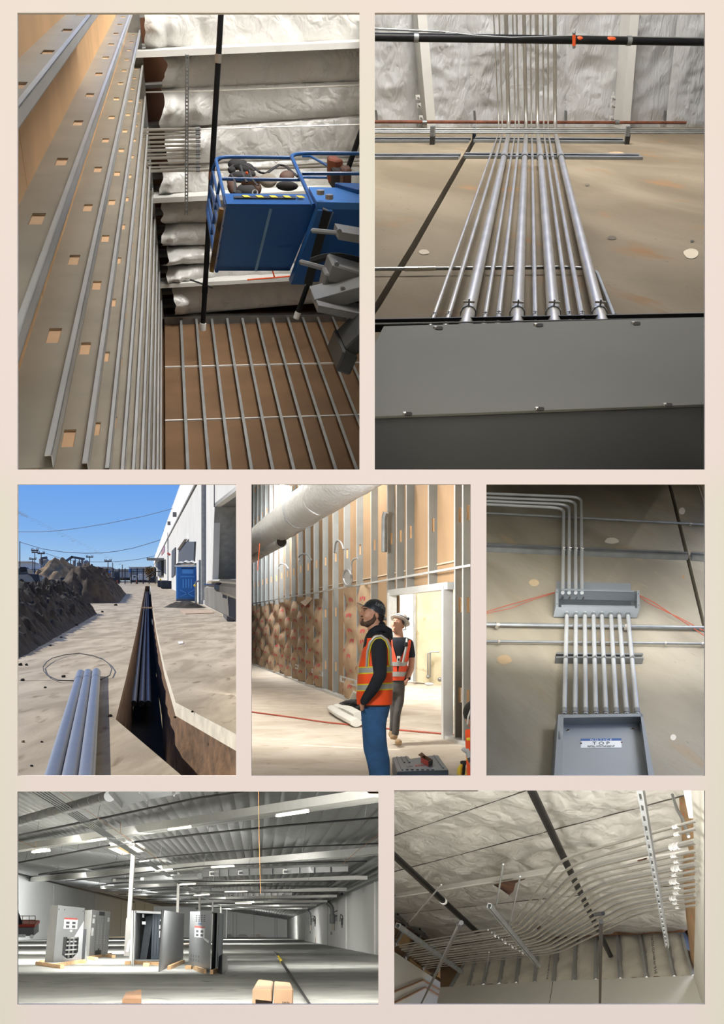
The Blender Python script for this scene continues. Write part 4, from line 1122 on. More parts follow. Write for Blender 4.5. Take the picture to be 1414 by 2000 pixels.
    def truck(x, y, s, lb, m, o=20):
        t = thing('truck', lb, 'truck', F3(x, y, o)); B = lambda x0, x1, y0, y1, nm, mm, dd=2.4, oo=0: MB().slab([F3(x + x0 * s, y + y0 * s, o + oo), F3(x + x1 * s, y + y0 * s, o + oo), F3(x + x1 * s, y + y1 * s, o + oo), F3(x + x0 * s, y + y1 * s, o + oo)], V((0, dd, 0))).build(nm, mm, t, bevel=.08)
        B(0, 9, -14, -4, 'cab', m); B(-5, 2, -9, -3, 'bonnet', m); B(1, 6, -13, -9, 'window', mat('truck_glass', '#4b5866', .2), .1, -.1); B(-6, 30, -4, -2, 'chassis', navy)
        B(11, 30, -17, -4, 'box', m, 2.6)
        for wx in (-1, 16, 25):
            c = F3(x + wx * s, y - 2 * s, o - .2); MB().tube([c, c + V((0, .5, 0))], pxw(2.4 * s, c), 12).build('wheel', BLACK, t)
    truck(259, 1137, .95, 'white box truck parked beyond the black fence by the canopy', wht)
    truck(196, 1133, .75, 'pale truck parked beyond the fence behind the brown soil heap', grt, 40)
    t = thing('forklift', 'dark forklift beyond the fence left of the white truck', 'forklift', F3(226, 1137, 10))
    MB().slab([F3(221, 1128, 10), F3(232, 1127, 10), F3(233, 1137, 10), F3(221, 1137, 10)], V((0, 1.5, 0))).build('body', navy, t, bevel=.05)
    MB().slab([F3(222, 1117, 10), F3(231, 1117, 10), F3(232, 1127, 10), F3(222, 1127, 10)], V((0, 1.3, 0))).build('cab', mat('machine_cab', '#3b4048'), t, bevel=.05)
    for x in (223, 231): MB().tube([F3(x, 1137, 9.8), F3(x, 1137, 10.4)], .3, 10).build('wheel', BLACK, t)
    MB().slab([F3(160, 1114, 30), F3(211, 1112, 30), F3(211, 1123, 30), F3(160, 1125, 30)], V((0, 3, 0))).build('container', mat('brown_container', '#7d5a38', .8, 0, .3, .6, stretch=(8, 1, 1)), label='long brown container beyond the fence between the two heaps', cat='container')
    for i, (x0, x1, y0, m, lb) in enumerate(((28, 62, 1097, '#cfd3d6', 'low white shed far left beyond the trailer'), (212, 252, 1113, '#b4b9be', 'low grey shed far beyond the forklift'), (252, 300, 1108, '#c5cacd', 'long pale shed far beyond the white truck'), (130, 215, 1108, '#aeb3b6', 'pale grey shed far beyond the brown container'))):
        t = thing('shed', lb, 'building', F3((x0 + x1) / 2, 1127, 120 + i * 9))
        o = 120 + i * 9
        MB().slab([F3(x0, y0, o), F3(x1, y0, o), F3(x1, 1128, o), F3(x0, 1128, o)], V((0, 12, 0))).build('walls', mat('shed_' + m[1:], m, .8), t)
        MB().slab([F3(x0 - 1, y0, o - 1), F3(x1 + 1, y0, o - 1), F3(x1 + 1, y0 - 1.5, o + 4), F3(x0 - 1, y0 - 1.5, o + 4)], V((0, 8, -.1))).build('roof', mat('shed_roof', '#8d979f', .7), t)
    t = thing('processing_plant', 'grey industrial plant with silos and a sloping conveyor beyond the yard', 'building', F3(160, 1127, 200))
    pg = mat('plant_grey', '#8f9295', .8, 0, .15, .3)
    for x0, x1, y0 in ((76, 84, 1092), (84, 96, 1094), (142, 148, 1096), (150, 158, 1099), (164, 174, 1097), (158, 163, 1091)):
        a_ = F3((x0 + x1) / 2, y0, 200); r = pxw((x1 - x0) / 2, a_); b_ = V((a_.x, a_.y, F3(0, 1128, 200).z))
        MB().tube([b_, a_, a_ + ZU * r * .6], [r, r, r * .25], 14).build('silo', pg, t)
    for q0, q1 in (((112, 1108), (142, 1087)), ((140, 1088), (165, 1092)), ((80, 1091), (92, 1089))): MB().bar(F3(*q0, 198), F3(*q1, 198), 1, .9, ZU).build('conveyor', mat('plant_dark', '#5a5f66', .8), t)
    for x in (120, 130, 138, 147, 155): MB().bar(F3(x, 1128, 198), F3(x, 1108 - (x - 112) * .62 if x < 142 else 1090, 198), .3, .3, V((0, 1, 0))).build('support', mat('plant_dark', '#5a5f66'), t)
    polem = mat('pole_wood', '#5c5148', .9)
    for i, (x, y0, arms, lb) in enumerate(((38.7, 1057, 0, 'tall bare utility pole at the end of the sky behind the trailer'), (68, 1073, 2, 'utility pole with two crossarms left of the silos'), (80.5, 1079, 1, 'utility pole with one crossarm in front of the silos'), (175, 1086, 1, 'utility pole behind the plant conveyor end'), (211, 1094, 1, 'short utility pole beyond the grey truck'), (220, 1099, 0, 'slender pole right of the short utility pole'), (239, 1103, 0, 'far thin pole over the grey shed'), (64, 1090, 1, 'small utility pole below the one with two crossarms'))):
        o = [-60, 30, 40, 80, 60, 90, 90, 70][i]
        b_ = F3(x, 1130, o); a_ = F3(x, y0, o); t = thing('utility_pole', lb, 'pole', b_)
        MB().tube([b_, a_], [pxw(1.1 if i == 0 else .9, b_), pxw(.8, b_)], 8).build('post', polem, t)
        for k in range(arms):
            c = F3(x, y0 + 2 + k * 4, o - .3); MB().bar(c - XR * pxw(7 - k, c), c + XR * pxw(7 - k, c), .25, .3, ZU).build('crossarm', polem, t)
            for s in (-.9, -.5, .5, .9): MB().cyl(c + XR * pxw(7 - k, c) * s, c + XR * pxw(7 - k, c) * s + ZU * .6, .12, n=6).build('insulator', pg, t)
    for i, (q, w, lb) in enumerate(([((45, 322), (180, 322), (300, 315), (450, 295), (600, 270), (800, 230), (985, 182)), .55, 'highest overhead cable running to the warehouse parapet'], [((58, 384), (120, 403), (200, 427), (320, 445), (450, 452), (560, 450), (650, 440), (750, 420), (830, 397), (912, 371)), .55, 'middle overhead cable sagging across the sky'], [((200, 447), (260, 468), (340, 492), (430, 502), (510, 505), (600, 505), (700, 499), (790, 487), (878, 468)), .4, 'lowest thin overhead cable over the plant'])):
        pp = []
        for k, (x, y) in enumerate(q):
            f_ = k / (len(q) - 1); pp.append(at(20 + x / 3.108, 935 + y / 3.108, lerp(180, [105, 160, 220][i], f_)))
        MB().tube(pp, [pxw(w, p) for p in pp], 6).build('overhead_cable', mat('cable_dark', '#41506a', .7), label=lb, cat='cable')
    # dry tree, stairs under canopy, bollards, cones
    t = thing('dry_tree', 'small dry brown tree by the far warehouse corner', 'tree', F3(292, 1135, -20))
    c = F3(292, 1117, -20); MB().tube([F3(292, 1136, -20), c], .25, 8).build('trunk', polem, t)
    rnd = random.Random(9); lf = MB()
    for k in range(420):
        v = V((rnd.gauss(0, 1), rnd.gauss(0, 1), rnd.gauss(0, 1))).normalized() * (rnd.random() ** .4); p = c + V((v.x * 1.25, v.y * 1.2, v.z * 1.1))
        e1 = V((rnd.uniform(-1, 1), rnd.uniform(-1, 1), rnd.uniform(-1, 1))) * .22; e2 = V((rnd.uniform(-1, 1), rnd.uniform(-1, 1), rnd.uniform(-1, 1))) * .22
        lf.face([p, p + e1, p + e1 + e2, p + e2])
    lf.build('foliage', mat('dry_leaf', '#8a6a3c', .9, hx2='#5d4c2c', scale=3), t, kind='stuff')
    t = thing('entry_stairs', 'dark metal entry stairs with rail under the far canopy', 'stairs', G.hit(298, 1139))
    for k in range(6): MB().cube(*[q for q in (at(286 + k * 3, 1136, 190).x, at(289 + k * 3, 1136, 190).x, 190, 192)], at(286, 1137, 190).z, at(286, 1135 - k * 2, 190).z).build('step', navy, t)
    MB().tube([at(285, 1128, 189.5), at(303, 1116, 189.5), at(314, 1116, 189.5)], .1, 6).build('handrail', navy, t)
    for i, (x, y0, y1, lb) in enumerate(((313.5, 1130, 1141, 'yellow bollard at the far canopy of the warehouse'), (318, 1128, 1137, 'second yellow bollard closer to the warehouse wall'))):
        b_ = G.hit(x, y1); MB().tube([b_, b_ + ZU * (y1 - y0) / 2000 * b_.y], pxw(1.5, b_), 10).build('bollard', YELLOW, label=lb, cat='bollard')
    for i, (x, lb) in enumerate(((229, 'orange traffic cone by the forklift'), (267, 'orange traffic cone in front of the white truck'))):
        b_ = G.hit(x, 1140); t = thing('traffic_cone', lb, 'cone', b_)
        MB().tube([b_, b_ + ZU * 1.0], [.28, .05], 10).build('body', ORANGE, t); MB().box(b_ + ZU * .03, XR * .35, V((0, .35, 0)), ZU * .03).build('base', BLACK, t)
    MB().slab([F3(212, 1114, -.3), F3(215, 1114, -.3), F3(215, 1119, -.3), F3(212, 1119, -.3)], V((0, .1, 0))).build('parking_sign', mat('sign_blue', '#3b79c9', .5), label='small blue sign on the fence over the forklift', cat='sign')
    MB().slab([F3(252, 1112, -.3), F3(255, 1112, -.3), F3(255, 1118, -.3), F3(252, 1118, -.3)], V((0, .1, 0))).build('parking_sign', mat('sign_blue', '#3b79c9'), label='small blue sign on the fence by the white truck', cat='sign')
    for (x, y, lb) in ((320, 1147, 'first dark trolley at the wall foot behind the toilet cabin'), (328, 1150, 'second dark trolley next to the bins along the wall foot')):
        b_ = G.hit(x, y); MB().box(b_ + ZU * .5, XR * .8, V((0, 1, 0)), ZU * .5).build('bin', navy, label=lb, cat='bin', bevel=.05)
    CUR[0] = None
view3()
# =====================================================================
# OPENING 5: conduits between two grey boxes on a concrete wall
# =====================================================================
def text_obj(s, par, name, mt, c, xd, yd, size, ext=.0008, width=None):
    """flat printed lettering turned into a mesh lying on a surface"""
    cu = bpy.data.curves.new(name, 'FONT'); cu.body = s; cu.size = size; cu.align_x = 'CENTER'; cu.align_y = 'CENTER'; cu.extrude = ext
    cu.resolution_u = 3
    tmp = bpy.data.objects.new(name + '_curve', cu); COL.objects.link(tmp)
    dg = bpy.context.evaluated_depsgraph_get()
    me = bpy.data.meshes.new_from_object(tmp.evaluated_get(dg))
    bpy.data.objects.remove(tmp); bpy.data.curves.remove(cu)
    if width:                                  # printed line set to its measured width
        w_ = max(v.co.x for v in me.vertices) - min(v.co.x for v in me.vertices)
        for v in me.vertices: v.co.x *= width / w_
    zd = xd.cross(yd).normalized()
    o0 = worg(par) if par else V((0, 0, 0))
    M_ = Matrix((( xd.x, yd.x, zd.x, 0), (xd.y, yd.y, zd.y, 0), (xd.z, yd.z, zd.z, 0), (0, 0, 0, 1)))
    me.transform(M_)
    me.transform(Matrix.Translation(c - o0))
    me.materials.clear(); me.materials.append(mt)
    o = bpy.data.objects.new(name, me); COL.objects.link(o)
    if par: o.parent = par
    return o
def view5():
    P = P5; CUR[:] = [P5, 10]
    Z = vp(1142, 351); H = vp(7600, 1320)
    n = Z.cross(H).normalized()
    WL = Plane(ray(1160, 1290) * 5, n); n = WL.n
    wb = MB().face([WL.hit(930, 930, -.09), WL.hit(1400, 930, -.09), WL.hit(1400, 1530, -.09), WL.hit(930, 1530, -.09)]).build('wall_back', DARKGAP, kind='structure')
    MB().slab([WL.hit(930, 930), WL.hit(1301, 930), WL.hit(1304.5, 945), WL.hit(1372, 1225), WL.hit(1400, 1340), WL.hit(1400, 1530), WL.hit(930, 1530)], -n * .08).build('concrete_panel', CONC_G, wb)
    MB().slab([WL.hit(1308, 930), WL.hit(1400, 930), WL.hit(1400, 1305), WL.hit(1379.5, 1225), WL.hit(1311.5, 945)], -n * .08).build('concrete_panel', CONC_G, wb)
    for x, y, rx, ry, m in ((1332, 998, 6, 7, '#cfc9bb'), (1335, 1127, 2, 4, '#97714c'), (1195, 1056, 14, 6, '#bdb6a6'), (1043, 1138, 10, 7, '#b5a07f'), (1315, 1440, 6, 6, '#cdc7b9'), (985, 1288, 14, 9, '#a68f6f')):
        MB().face([WL.hit(x + rx * math.cos(a) * (1 + .35 * NZ.noise(V((x, a, 0)))), y + ry * math.sin(a), .001) for a in [2 * math.pi * q / 14 for q in range(14)]]).build('patch', mat('wall_patch' + str(x), m, .9), wb)
    rpx = lambda w, p: pxw(w, p)
    # long conduits on the wall
    def run(x0, y0, x1, y1, w, lb, off=.02, m=STEEL_D, clips=()):
        a, b = WL.hit(x0, y0, off), WL.hit(x1, y1, off)
        t = thing('conduit', lb, 'conduit', a); r = pxw(w, lerp(a, b, .5))
        MB().tube([a, b], r, 10).build('pipe', m, t)
        d = (b - a).normalized()
        for x in clips:
            c = WL.hit(x, lerp(y0, y1, (x - x0) / (x1 - x0)), off); MB().tube([c - d * r * .8, c + d * r * .8], r * 1.3, 10).build('clip', STEEL, t)
            MB().box(c - Z * r * 2.2, d * r * .8, Z * r * 1.4, n * .004).build('clip_foot', STEEL, t)
        return t
    run(940, 1001.5, 1385, 1025, 2.6, 'grey conduit crossing the concrete wall behind the four bent conduits', clips=(1348,))
    run(940, 1219.5, 1385, 1226.5, 4.2, 'thick dark conduit crossing the wall just under the upper box', clips=(971, 1221))
    run(940, 1252.5, 1385, 1257.5, 2.6, 'thin conduit crossing the wall below the thick dark conduit', clips=(974, 1299, 1371))
    for i, (x0, x1) in enumerate(((1359, 1377), (1366, 1384), (1373, 1391))):
        run(x0, 935, x1 + 2, 995, 1.8, f'{ORD[i]} of three steep conduits at the corner right of the open joint', .05, STEEL)
    # strut channels
    def strut(x0, y0, x1, y1, h, lb):
        a, b = WL.hit(x0, y0 + h / 2), WL.hit(x1, y1 + h / 2); w = (WL.hit(x0, y0 - h / 2) - WL.hit(x0, y0 + h / 2)).length
        ax = b - a; mb = MB()
        mb.slab([a, a + Z * w, a + Z * w + n * .002, a + n * .002], ax)
        for e in (0, 1):
            f0 = .0 if e == 0 else 1
            mb.slab([a + Z * w * f0, a + Z * w * f0 + n * .03, a + Z * (w * f0 + (.003 if e == 0 else -.003)) + n * .03, a + Z * (w * f0 + (.003 if e == 0 else -.003))], ax)
            g0, g1 = (.0, .3) if e == 0 else (.7, 1)
            mb.slab([a + Z * w * g0 + n * .028, a + Z * w * g1 + n * .028, a + Z * w * g1 + n * .031, a + Z * w * g0 + n * .031], ax)
        return mb.build('strut_channel', STEEL_D, label=lb, cat='strut')
    strut(940, 1073, 1343, 1090, 9, 'long grey strut channel on the concrete wall behind the four bent conduits')
    strut(1350, 1091, 1392, 1093.5, 9, 'short end of strut channel beyond the open wall joint')
    strut(1083, 1290.5, 1254, 1291.5, 11, 'short strut channel clamping the eight conduits between the two boxes')
    # four bent conduits
    R = pxw(3.1, WL.hit(1120, 1060))
    for i, (yl, xc, yc, xb) in enumerate(((963.6, 1137, 972, 1136.6), (971.4, 1126, 979.5, 1124.2), (978.2, 1113.6, 986.5, 1111.4), (984.6, 1103, 993, 1099))):
        path = [WL.hit(940, yl - .2, .05), WL.hit(xc - 2, yc - 1, .05), WL.hit(xb, 1158, .05)]
        t = thing('conduit', f'{["outermost", "second outermost", "second innermost", "innermost"][i]} of four bent conduits dropping into the upper grey box', 'conduit', path[2], 'four bent conduits over the upper box')
        MB().tube(fillet(path, .11, 10), R, 10).build('pipe', mat('bright_conduit', '#c6c9ca', .34, .45, .06, 6), t)
        c = WL.hit(lerp(xc, xb, .55), 1075.5 + i * -.6, .05)
        ax = (path[1] - path[2]).normalized()
        strap(t, c, ax, n, R)
    # upper box: open gutter
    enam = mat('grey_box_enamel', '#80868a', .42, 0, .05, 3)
    enam_i = mat('shaded_box_inside', '#5a5f63', .5, 0, .06, 3)  # darker copy of the enamel carries the shade inside the gutter
    OF = .062
    FR = WL.shift(OF); bk = -n * (OF - .004)
    t = thing('wiring_gutter', 'open grey wiring gutter on the wall between four upper and eight lower conduits', 'electrical box', FR.hit(1167, 1188))
    MB().slab([WL.hit(1086, 1136, .004), WL.hit(1232, 1140, .004), WL.hit(1232, 1190, .004), WL.hit(1086, 1190, .004)], n * .002).build('back_plate', enam, t)
    o = [FR.hit(1085, 1151), FR.hit(1248.5, 1155), FR.hit(1249.5, 1188), FR.hit(1085, 1186)]
    MB().slab([o[3], o[2], o[2] + bk, o[3] + bk], Z * .004).build('bottom_panel', enam, t)
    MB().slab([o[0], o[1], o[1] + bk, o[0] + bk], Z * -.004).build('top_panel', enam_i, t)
    MB().slab([o[0], o[3], o[3] + bk, o[0] + bk], H * .004).build('end_panel', enam, t)
    MB().slab([o[1], o[2], o[2] + bk, o[1] + bk], H * -.004).build('end_panel', enam, t)
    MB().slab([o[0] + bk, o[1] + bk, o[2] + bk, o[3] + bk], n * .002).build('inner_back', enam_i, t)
    def rim(q, par, m=enam):
        MB().slab([FR.hit(*p) for p in q], n * .003).build('rim', m, par)
    rim([(1085, 1151), (1090.5, 1151.5), (1090.5, 1186), (1085, 1186)], t); rim([(1243.5, 1154), (1248.5, 1154), (1249.5, 1188), (1244.5, 1188)], t)
    rim([(1096, 1150.5), (1238, 1154), (1238, 1156.5), (1096, 1153)], t); rim([(1096, 1182), (1240, 1184.5), (1240, 1187.5), (1096, 1185.5)], t)
    for (x, y) in ((1098, 1166), (1111, 1166), (1124, 1166), (1137.5, 1166.5)):
        c = WL.hit(x, y, .012); MB().cyl(c, c - Z * .02 + n * .004, pxw(3.4, c), n=12).build('bushing', BLACK, t)
    for (x, y) in ((1088, 1157), (1088, 1180), (1246.5, 1160), (1247, 1182)):
        c = FR.hit(x, y, .003); MB().cyl(c, c + n * .002, pxw(.9, c), n=8).build('screw', DARKGAP, t)
    # eight lower conduits
    xt = [1107, 1125, 1142, 1159, 1175, 1193, 1209, 1226]; xb = [1102, 1123, 1143.7, 1163.7, 1183.5, 1204, 1224, 1244.6]
    for i in range(8):
        a, b = WL.hit(xt[i], 1197, .03), WL.hit(xb[i], 1396, .03)
        t = thing('conduit', f'straight bright conduit, {ORD[i]} of eight counted from the end under the four bent ones', 'conduit', b, 'eight conduits between the boxes')
        ax = (a - b).normalized(); r = pxw(4.3, lerp(a, b, .5))
        MB().tube([a, b], r, 12).build('pipe', mat('bright_conduit', '#c6c9ca', .34, .45, .06, 6), t)
        MB().tube([a - ax * .02, a - ax * .05], r * 1.25, 12).build('connector', STEEL_D, t)
        MB().tube([b + ax * .01, b + ax * .05], r * 1.2, 12).build('connector', STEEL_D, t)
        c = WL.hit(lerp(xt[i], xb[i], (1287 - 1197) / 199), 1287.5, .03)
        strap(t, c, ax, n, r)
    # lower box
    OF2 = .07
    FR = WL.shift(OF2); bk = -n * (OF2 - .004)
    t = thing('panel_box', 'open grey panel box with a blue and white notice label inside', 'electrical box', FR.hit(1180, 1515))
    o = [FR.hit(1090, 1396), FR.hit(1254.5, 1393.5), FR.hit(1280, 1530), FR.hit(1081, 1530)]
    MB().slab([o[0], o[1], o[1] + bk, o[0] + bk], Z * -.004).build('top_panel', enam, t)
    MB().slab([o[0], o[3], o[3] + bk, o[0] + bk], H * .004).build('side_panel', enam, t)
    MB().slab([o[1], o[2], o[2] + bk, o[1] + bk], H * -.004).build('side_panel', enam, t)
    MB().slab([o[0] + bk * .75, o[1] + bk * .75, o[2] + bk * .75, o[3] + bk * .75], n * .002).build('inner_back', mat('grey_box_back', '#8b9196', .4, 0, .05, 2), t)
    rim([(1090, 1396), (1100.5, 1396.5), (1097, 1530), (1081, 1530)], t); rim([(1250, 1394), (1254.5, 1393.5), (1280, 1530), (1268, 1530)], t)
    rim([(1098, 1397), (1254, 1394.5), (1254.5, 1400.5), (1098, 1403)], t)
    rim([(1090, 1430), (1098.5, 1430), (1098.3, 1446), (1089, 1446)], t, mat('light_latch', '#b4b8ba', .4))
    BK = WL.shift(OF2 - (OF2 - .004) * .75 + .003)
    for (x, y) in ((1109.5, 1426), (1235.5, 1423)):
        c = BK.hit(x, y); MB().tube([c + Z * math.cos(a_) * pxw(4, c) + H * math.sin(a_) * pxw(4, c) for a_ in [2 * math.pi * q / 14 for q in range(14)]], pxw(.8, c), 6, closed=True).build('washer', STEEL, t)
        MB().cyl(c, c + n * .003, pxw(2.2, c), n=10).build('bolt', DARKGAP, t)
    lw = mat('label_white', '#dfe2e2', .5); lbm = mat('label_blue', '#1f4f8c', .5); tx = mat('label_black', '#22242a', .6); tw = mat('label_print_white', '#d5dde6', .5)
    MB().slab([BK.hit(1134, 1447.5, .0), BK.hit(1213.5, 1447), BK.hit(1214, 1460.5), BK.hit(1134, 1461)], n * .001).build('label_plate', lw, t)
    MB().slab([BK.hit(1134, 1443), BK.hit(1213.5, 1442.2), BK.hit(1213.5, 1447), BK.hit(1134, 1447.8)], n * .001).build('label_band', lbm, t)
    xd = (BK.hit(1213, 1450) - BK.hit(1134, 1450.5)).normalized(); zd = n; yd = (Z - n * Z.dot(n)).normalized()
    hs = lambda y0, y1: (BK.hit(1170, y0) - BK.hit(1170, y1)).length
    def put(s, x, y, y0, y1, wpx, m):
        c = BK.hit(x, y, .0022)
        return text_obj(s, t, 'lettering', m, c, xd, yd, hs(y0, y1) * 1.35, .0003, pxw(wpx, c))
    put('N O T I C E', 1174, 1445, 1443.3, 1447, 46, tw)
    put('T O P', 1174, 1451.6, 1448.6, 1454.6, 37, tx)
    put('INSTALL WITH THIS END UP', 1174, 1457.6, 1455.8, 1459.4, 58, tx)
    for (x, y) in ((1135, 1452), (1214, 1450)):
        c = BK.hit(x, y, .002); MB().cyl(c, c + n * .003, pxw(1.6, c), n=8).build('rivet', RUST, t)
    # red wires
    def wire(pts, lb, w=.8):
        MB().tube(fillet([WL.hit(x, y, .02) for x, y in pts], .08, 4), pxw(w, WL.hit(*pts[0])), 6).build('wire', RED_CU, label=lb, cat='wire')
    wire([(940, 1198), (985, 1184), (1035, 1170), (1086, 1156)], 'thin red wire rising from the edge into the left end of the gutter')
    wire([(940, 1200), (1000, 1188), (1035, 1173), (1086, 1157.5)], 'pale red wire just under the thin red one left of the gutter', .6)
    wire([(1249, 1163), (1275, 1175), (1320, 1205), (1350, 1224), (1385, 1248)], 'red wire sagging from the gutter towards the open joint, longer lower loop')
    wire([(1249, 1165), (1263, 1176), (1300, 1194), (1330, 1208), (1372, 1231), (1385, 1232)], 'red wire sagging from the gutter towards the open joint, upper loop')
    CUR[0] = None
    lamp('wall_fill', 'AREA', (4.0, 4.0, 4.2), WL.hit(1130, 1020), 260, (1.0, .98, .95), 2, 2)  # unseen fills added to even out the wall
    lamp('wall_fill', 'AREA', (4.2, 2.2, 2.6), WL.hit(1170, 1230), 50, (1.0, .98, .95), 2, 2)
    lamp('wall_fill', 'AREA', at(1190, 960, 4.4), WL.hit(1100, 940), 36, (1.0, .98, .95), 1.0, 1.0, 2.4)
    partition((936, 1474, 932, 1529), 11, 'partition', skip=(1,))
view5()
# =====================================================================
# OPENING 4: workers looking up at a tall steel-stud wall
# =====================================================================
def remeshed(mb, name, m, parent, voxel, smooth_it=4, extra=None):
    """join overlapping solids into one continuous skin"""
    me = mb.mesh(name + '_raw', m, V((0, 0, 0)), 0)
    tmp = bpy.data.objects.new(name + '_raw', me); COL.objects.link(tmp)
    r = tmp.modifiers.new('r', 'REMESH'); r.mode = 'VOXEL'; r.voxel_size = voxel
    s = tmp.modifiers.new('s', 'SMOOTH'); s.iterations = smooth_it; s.factor = .5
    dg = bpy.context.evaluated_depsgraph_get()
    out = bpy.data.meshes.new_from_object(tmp.evaluated_get(dg))
    bpy.data.objects.remove(tmp)
    out.name = name
    out.transform(Matrix.Translation(-worg(parent)))
    out.materials.clear(); out.materials.append(m)
    out.shade_smooth()
    o = bpy.data.objects.new(name, out); COL.objects.link(o); o.parent = parent
    return o

class Fig:
    """a figure laid out in a vertical plane at depth d; x, y in photo pixels, depths in metres towards the viewer"""
    def __init__(s, d): s.d = d; s.k = d / FPX
    def p(s, x, y, z=0): 
        q = at(x, y, s.d); return V((q.x, q.y - z, q.z))
    def rings(s, mb, rows, n=20, sq=2.4):
        """rows: (y, x_left, x_right, half depth, centre depth)"""
        R = []
        for r in rows:
            y, xl, xr, hd = r[:4]; cz = r[4] if len(r) > 4 else 0; tilt = r[5] if len(r) > 5 else 0
            c = s.p((xl + xr) / 2, y, cz); hw = (xr - xl) / 2 * s.k; ring = []
            for q in range(n):
                a = 2 * math.pi * q / n
                ca, sa = math.cos(a), math.sin(a)
                f = (abs(ca) ** sq + abs(sa) ** sq) ** (-1 / sq)
                ring.append(c + V((hw * ca * f, -hd * sa * f, tilt * ca * hw)))
            R.append(ring)
        mb.loft(R); return mb
    def limb(s, mb, pts, n=12):
        """pts: (x, y, radius px, depth)"""
        P_ = [s.p(q[0], q[1], q[3] if len(q) > 3 else 0) for q in pts]
        mb.tube(P_, [q[2] * s.k for q in pts], n)
        for q, r in ((P_[0], pts[0][2]), (P_[-1], pts[-1][2])): mb.ball(q, r * s.k * .98, 10, 8)
        return mb
    def blob(s, mb, x, y, rx, ry, rz, z=0, tilt=0):
        a = math.radians(tilt)
        mb.ball(s.p(x, y, z), (rx * s.k, rz, ry * s.k), 14, 10, (V((math.cos(a), 0, math.sin(a))), V((0, 1, 0)), V((-math.sin(a), 0, math.cos(a)))))
        return mb

SKIN = mat('skin', '#b98a72', .55, 0, .06, 20)
NAVY = mat('navy_fleece', '#10151f', .9, 0, .2, 12)
DENIM = mat('blue_denim', '#27517f', .85, 0, .22, 6, .2, 40)
VEST = mat('orange_safety_vest', '#f0521a', .65, 0, .06, 8)
VESTR = mat('red_orange_vest', '#dd4a28', .65, 0, .08, 8)
REFL = mat('grey_reflective_tape', '#a9aaa6', .35, .2, .06, 8)
VYEL = mat('yellow_trim', '#e6d52a', .6, 0, .05)
HAIR = mat('dark_hair', '#241c18', .85, 0, .25, 30)
BEARD = mat('brown_beard', '#4b382b', .9, 0, .3, 40)

def hand(F, mb, x, y, r, z, dirs, curl=.5):
    """palm and five bent fingers; dirs = (dx, dy) pointing along the fingers in pixels"""
    dx, dy = dirs; L = math.hypot(dx, dy); dx, dy = dx / L, dy / L; nx, ny = -dy, dx
    F.limb(mb, [(x - dx * r, y - dy * r, r * .75, z), (x + dx * r * .9, y + dy * r * .9, r * .85, z)])
    for k, ln in enumerate((1.5, 1.75, 1.65, 1.3)):
        o = (k - 1.5) * r * .45
        bx, by = x + dx * r + nx * o, y + dy * r + ny * o
        F.limb(mb, [(bx, by, r * .28, z), (bx + dx * r * ln * .5, by + dy * r * ln * .5, r * .26, z + .004), (bx + dx * r * ln * .85, by + dy * r * ln * .85, r * .22, z - .012 * curl)], 8)
    F.limb(mb, [(x - dx * r * .4 + nx * r * .7, y - dy * r * .4 + ny * r * .7, r * .32, z + .01), (x + dx * r * .6 + nx * r * 1.25, y + dy * r * .6 + ny * r * 1.25, r * .25, z + .012)], 8)

